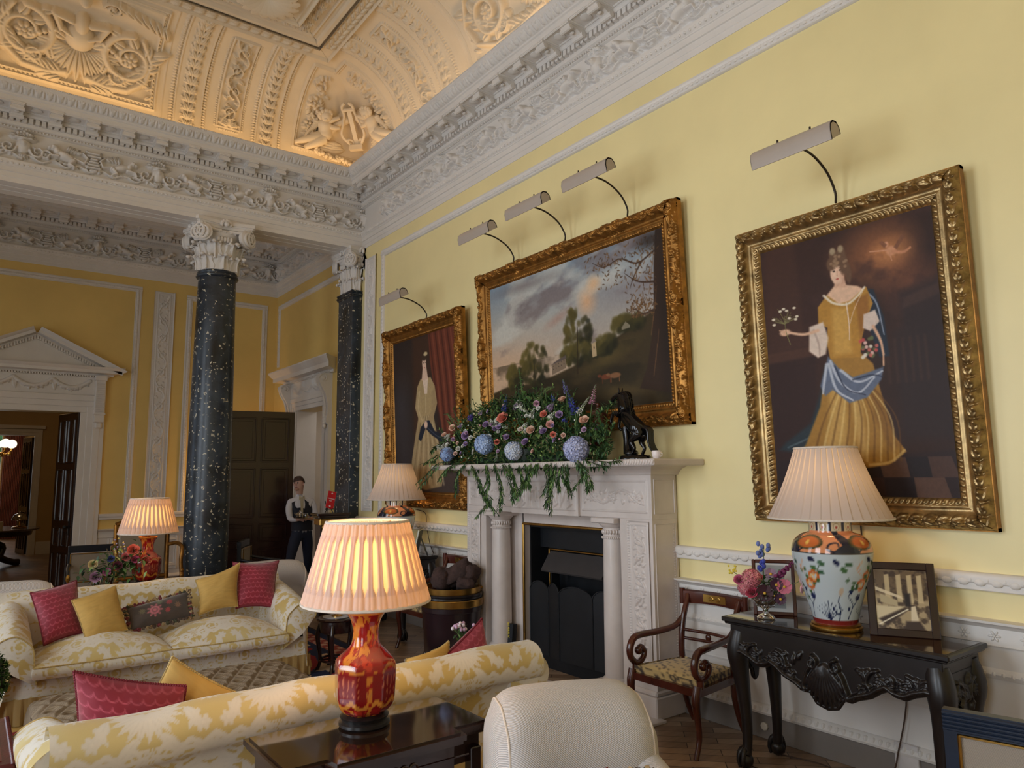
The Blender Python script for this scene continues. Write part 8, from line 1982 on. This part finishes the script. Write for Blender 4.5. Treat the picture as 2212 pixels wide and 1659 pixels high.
# ------------------------------------------------ waiter coming through the doorway
pw=thing('person','waiter in white shirt, dark waistcoat and navy trousers, stepping out of the side doorway','person',(4.14,11.0,0))
J=[(.03,.0,.97),(.03,0,1.12),(.02,.0,1.30),(.0,-.0,1.44),(-.02,-.01,1.53),(-.03,-.02,1.58),(-.045,-.03,1.66),(-.05,-.035,1.74),(-.045,-.03,1.79),   #0-8
 (.16,-.04,1.44),(.20,-.06,1.31),(.205,-.09,1.19),(.12,-.19,1.175),(.03,-.24,1.19),                 #9-13 his left arm
 (-.15,.02,1.44),(-.19,-.02,1.31),(-.18,-.06,1.18),(-.15,-.16,1.17),(-.10,-.24,1.18),              #14-18 right arm
 (-.06,.0,.90),(-.12,-.03,.72),(-.17,-.06,.52),(-.225,-.04,.28),(-.265,-.03,.09),(-.33,-.07,.045),   #19-24 right leg
 (.12,.0,.90),(.15,.05,.72),(.165,.07,.52),(.21,.17,.30),(.25,.25,.13),(.21,.24,.05)]                 #25-30
Ed=[(i,i+1) for i in range(8)]+[(3,9),(9,10),(10,11),(11,12),(12,13),(3,14),(14,15),(15,16),(16,17),(17,18),(0,19),(19,20),(20,21),(21,22),(22,23),(23,24),(0,25),(25,26),(26,27),(27,28),(28,29),(29,30)]
Rr=[.14,.135,.15,.12,.058,.056,.078,.088,.06,.068,.055,.048,.038,.03,.068,.055,.048,.038,.03,.10,.085,.065,.058,.045,.036,.10,.085,.065,.058,.045,.036]
k0=len(J)
def finger(base,root,dirs,rads):
    prev=root
    for d,r in zip(dirs,rads):
        J.append(tuple(np.array(base)+np.array(d)));Rr.append(r);Ed.append((prev,len(J)-1));prev=len(J)-1
for root,bs,sx in((13,(.03,-.24,1.19),-1),(18,(-.10,-.24,1.18),1)):
    for q,l in enumerate((.9,1.0,.95,.8)):
        dz=.022-.016*q;finger(bs,root,[(sx*.030,-.028,dz),(sx*.052,-.038*l,dz-.004),(sx*.068*l,-.028,dz-.012)],[.0095,.009,.008])
    finger(bs,root,[(sx*.005,-.03,.035),(sx*.022,-.045,.048)],[.011,.009])
def pcol(V):
    C=np.tile(np.array(lin(226,224,232)),(len(V),1))       # shirt
    z=V[:,2];C[z<1.0]=lin(30,38,62);C[(z<.10)]=lin(22,20,22)
    C[z>1.545]=lin(206,164,148);hand=(np.abs(z-1.18)<.09)&(V[:,1]<-.215);C[hand]=lin(206,164,148);return C
skin('body',J,Ed,Rr,vcol('waiter_cloth_and_skin',.75),pw,2,0,col=pcol)
m=MB()
S=[]
for z,rx,ry,cx in((1.0,.165,.135,.03),(1.08,.160,.130,.03),(1.2,.168,.135,.025),(1.32,.178,.138,.02),(1.42,.165,.125,.0),(1.475,.10,.09,-.01)):
    S.append([(cx+rx*cos(a),-.005+ry*sin(a),z-(.10 if (z>1.4 and abs(a-4.4)<.5) else 0)) for a in np.linspace(0,2*PI,40,endpoint=False)])
m.grid(S,cv=True);m.build('waistcoat',plain('dark_waistcoat',lin(28,30,44),.7,nscale=20),pw,60)
m=MB();m.add([(-.05,-.118,1.50),(-.012,-.128,1.50),(-.01,-.15,1.24),(-.045,-.15,1.24),(-.028,-.152,1.18)],[(0,1,2,3)],[(3,2,4)]);m.add([(-.06,-.10,1.54),(-.075,-.13,1.46),(-.03,-.13,1.50)],T=[(0,1,2)]);m.add([(.02,-.09,1.54),(.02,-.13,1.46),(-.02,-.13,1.50)],T=[(0,1,2)]);m.build('tie',plain('pale_gold_tie',lin(190,178,150),.6),pw,0)
m=MB();th=np.linspace(0,PI*.56,10)[:,None];a=np.linspace(0,2*PI,28,endpoint=False)[None,:]
P=np.stack([-.040+.088*np.sin(th)*np.cos(a),-.018+.094*np.sin(th)*np.sin(a),1.735+.092*np.cos(th)+0*a+.012*np.sin(a*3)*np.sin(th)],-1);P[...,2]+=.035*np.clip(-np.sin(a+.5),0,1)*np.sin(th)**2
m.grid(P,cv=True);m.build('hair',plain('brown_hair',lin(74,52,44),.7,nscale=30,namt=.4),pw,180)
m=MB();f=np.array([-.80,-.60,0]);sd=np.array([.6,-.8,0]);hc=np.array([-.052,-.038,1.70])
FM=M['petal']
m.ball(hc+f*.085+np.array([0,0,-.005]),(.012,.012,.02),8,6,C=lin(200,154,138));m.build('nose',FM,pw,60)
for s in(-1,1):
    m=MB();m.ball(hc+f*.073+sd*.028*s+np.array([0,0,.018]),(.010,.010,.006),8,5,C=lin(70,54,50));m.build('eye',FM,pw,60)
    m=MB();m.ball(hc+f*.075+sd*.03*s+np.array([0,0,.034]),(.014,.014,.005),8,5,C=lin(96,70,58));m.build('eyebrow',FM,pw,60)
    m=MB();m.ball(hc+sd*.083*s,(.014,.014,.026),8,6,C=lin(196,150,136));m.build('ear',FM,pw,60)
m=MB();m.ball(hc+f*.074+np.array([0,0,-.045]),(.018,.018,.006),8,5,C=lin(160,96,92));m.build('mouth',FM,pw,60)
m=MB();m.ball(hc+f*.05+np.array([0,0,-.075]),(.04,.04,.022),10,7,C=lin(186,142,124));m.build('chin',FM,pw,60)
for base,dr_ in((23,(-.11,-.05)),(29,(-.09,-.02))):
    p=np.array(J[base]);m=MB();m.tube(spline([p+np.array([.05,.02,-.045]),p+np.array([0,0,-.04]),p+np.array([dr_[0],dr_[1],-.055])],8),[.04,.045,.045,.044,.042,.04,.034,.02],10,flat=.8);m.build('shoe',plain('black_shoe',lin(20,18,20),.3),pw,60)
t=thing('teapot_tray','small silver tea set on a tray held by the waiter','tray',(4.06,10.72,1.20))
m=MB();m.lathe([(0,0),(.12,0),(.13,.012),(.12,.012)],28);m.build('tray',SIL,t)
m=MB();m.lathe([(.03,.012),(.05,.02),(.058,.05),(.045,.08),(.02,.09),(.012,.10)],20,(-.03,0,0));m.ball((-.03,0,.105),.012,8,6);m.tube([(-.08,0,.04),(-.12,0,.075)],[.012,.006],6);m.build('teapot',SIL,t)
m=MB();m.lathe([(.02,.012),(.035,.03),(.038,.06),(.03,.065)],18,(.06,0,0));m.build('jug',SIL,t)
PW=[92,130,56];PWB=.7;PC=18;EXPO=.12;PH=16
cam=bpy.data.cameras.new('camera');co=bpy.data.objects.new('camera',cam);COL.objects.link(co)
cam.sensor_fit='HORIZONTAL';cam.sensor_width=36;cam.lens=36*1554.373/2212;cam.clip_start=.05
y,p,r=rad(36.88588),rad(7.27156),rad(-.52407)
f=np.array([sin(y)*cos(p),cos(y)*cos(p),sin(p)]);rt=np.array([cos(y),-sin(y),0]);up=np.cross(rt,f)
rt,up=rt*cos(r)+up*sin(r),up*cos(r)-rt*sin(r)
import mathutils
co.matrix_world=mathutils.Matrix([[rt[0],up[0],-f[0],0],[rt[1],up[1],-f[1],0],[rt[2],up[2],-f[2],1.8],[0,0,0,1]])
SC.camera=co
def area(name,loc,size,rot,power,color,spread=180):
    l=bpy.data.lights.new(name,'AREA');l.shape='RECTANGLE';l.size,l.size_y=size;l.energy=power;l.color=color;l.spread=rad(spread)
    o=bpy.data.objects.new(name,l);COL.objects.link(o);o.location=loc;o.rotation_euler=rot;return o
def point(name,loc,power,color,r=.03):
    l=bpy.data.lights.new(name,'POINT');l.energy=power;l.color=color;l.shadow_soft_size=r
    o=bpy.data.objects.new(name,l);COL.objects.link(o);o.location=loc;return o
DAY=(.82,.91,1.0);WARM=(1.0,.64,.30)
for i,(a,b) in enumerate(win):
    area('window_daylight',(XL-.35,(a+b)/2,2.55),(4.0,b-a),(0,rad(-90),0),PW[i],DAY,150)
area('window_daylight',(XL-.35,11.8,2.4),(3.7,1.8),(0,rad(-90),0),PWB,DAY)
# warm lamps hidden on the cornice ledge, washing the cove
area('cornice_uplight',(W-.2,3.4,6.21),(.12,12.0),(rad(180),0,0),PC,WARM)
area('cornice_uplight',(.7,D-.2,6.21),(7.0,.12),(rad(180),0,0),PC*.6,WARM)
area('cornice_uplight',(XL+.2,3.4,6.21),(.12,12.0),(rad(180),0,0),PC*.8,WARM)
area('cornice_uplight',(.7,YN+.2,6.21),(7.0,.12),(rad(180),0,0),PC*.5,WARM)
for lc,pw in LAMPS: point('lamp_bulb_light',lc,pw,(1.0,.62,.30),.04)
point('hall_fill_lamp',(3.75,13.15,1.75),PH,(1.0,.6,.25),.08)  # unseen fill lamp behind the door leaf, for the warm back-wall glow
w=bpy.data.worlds.new('world');SC.world=w;w.use_nodes=True
w.node_tree.nodes['Background'].inputs[0].default_value=(.75,.85,1,1);w.node_tree.nodes['Background'].inputs[1].default_value=1.0
SC.view_settings.view_transform='Standard';SC.view_settings.look='None';SC.view_settings.gamma=1;SC.view_settings.use_curve_mapping=False
SC.view_settings.exposure=EXPO
point('chandelier_light',(.42,25.2,2.7),30,(1,.75,.45),.3);point('anteroom_fill',(.4,17.5,3.6),14,(1,.75,.45),.3)  # the anteroom lamp is an added fill with no fixture
area('garden_daylight',(.1,28.6,2.2),(2.2,3),(rad(90),0,PI),60,DAY)
area('corridor_fill',(W+1.0,11.6,3.2),(.6,1.2),(0,0,0),5,(1,.9,.8))  # small fill lamp added in the corridor, no fixture modelled
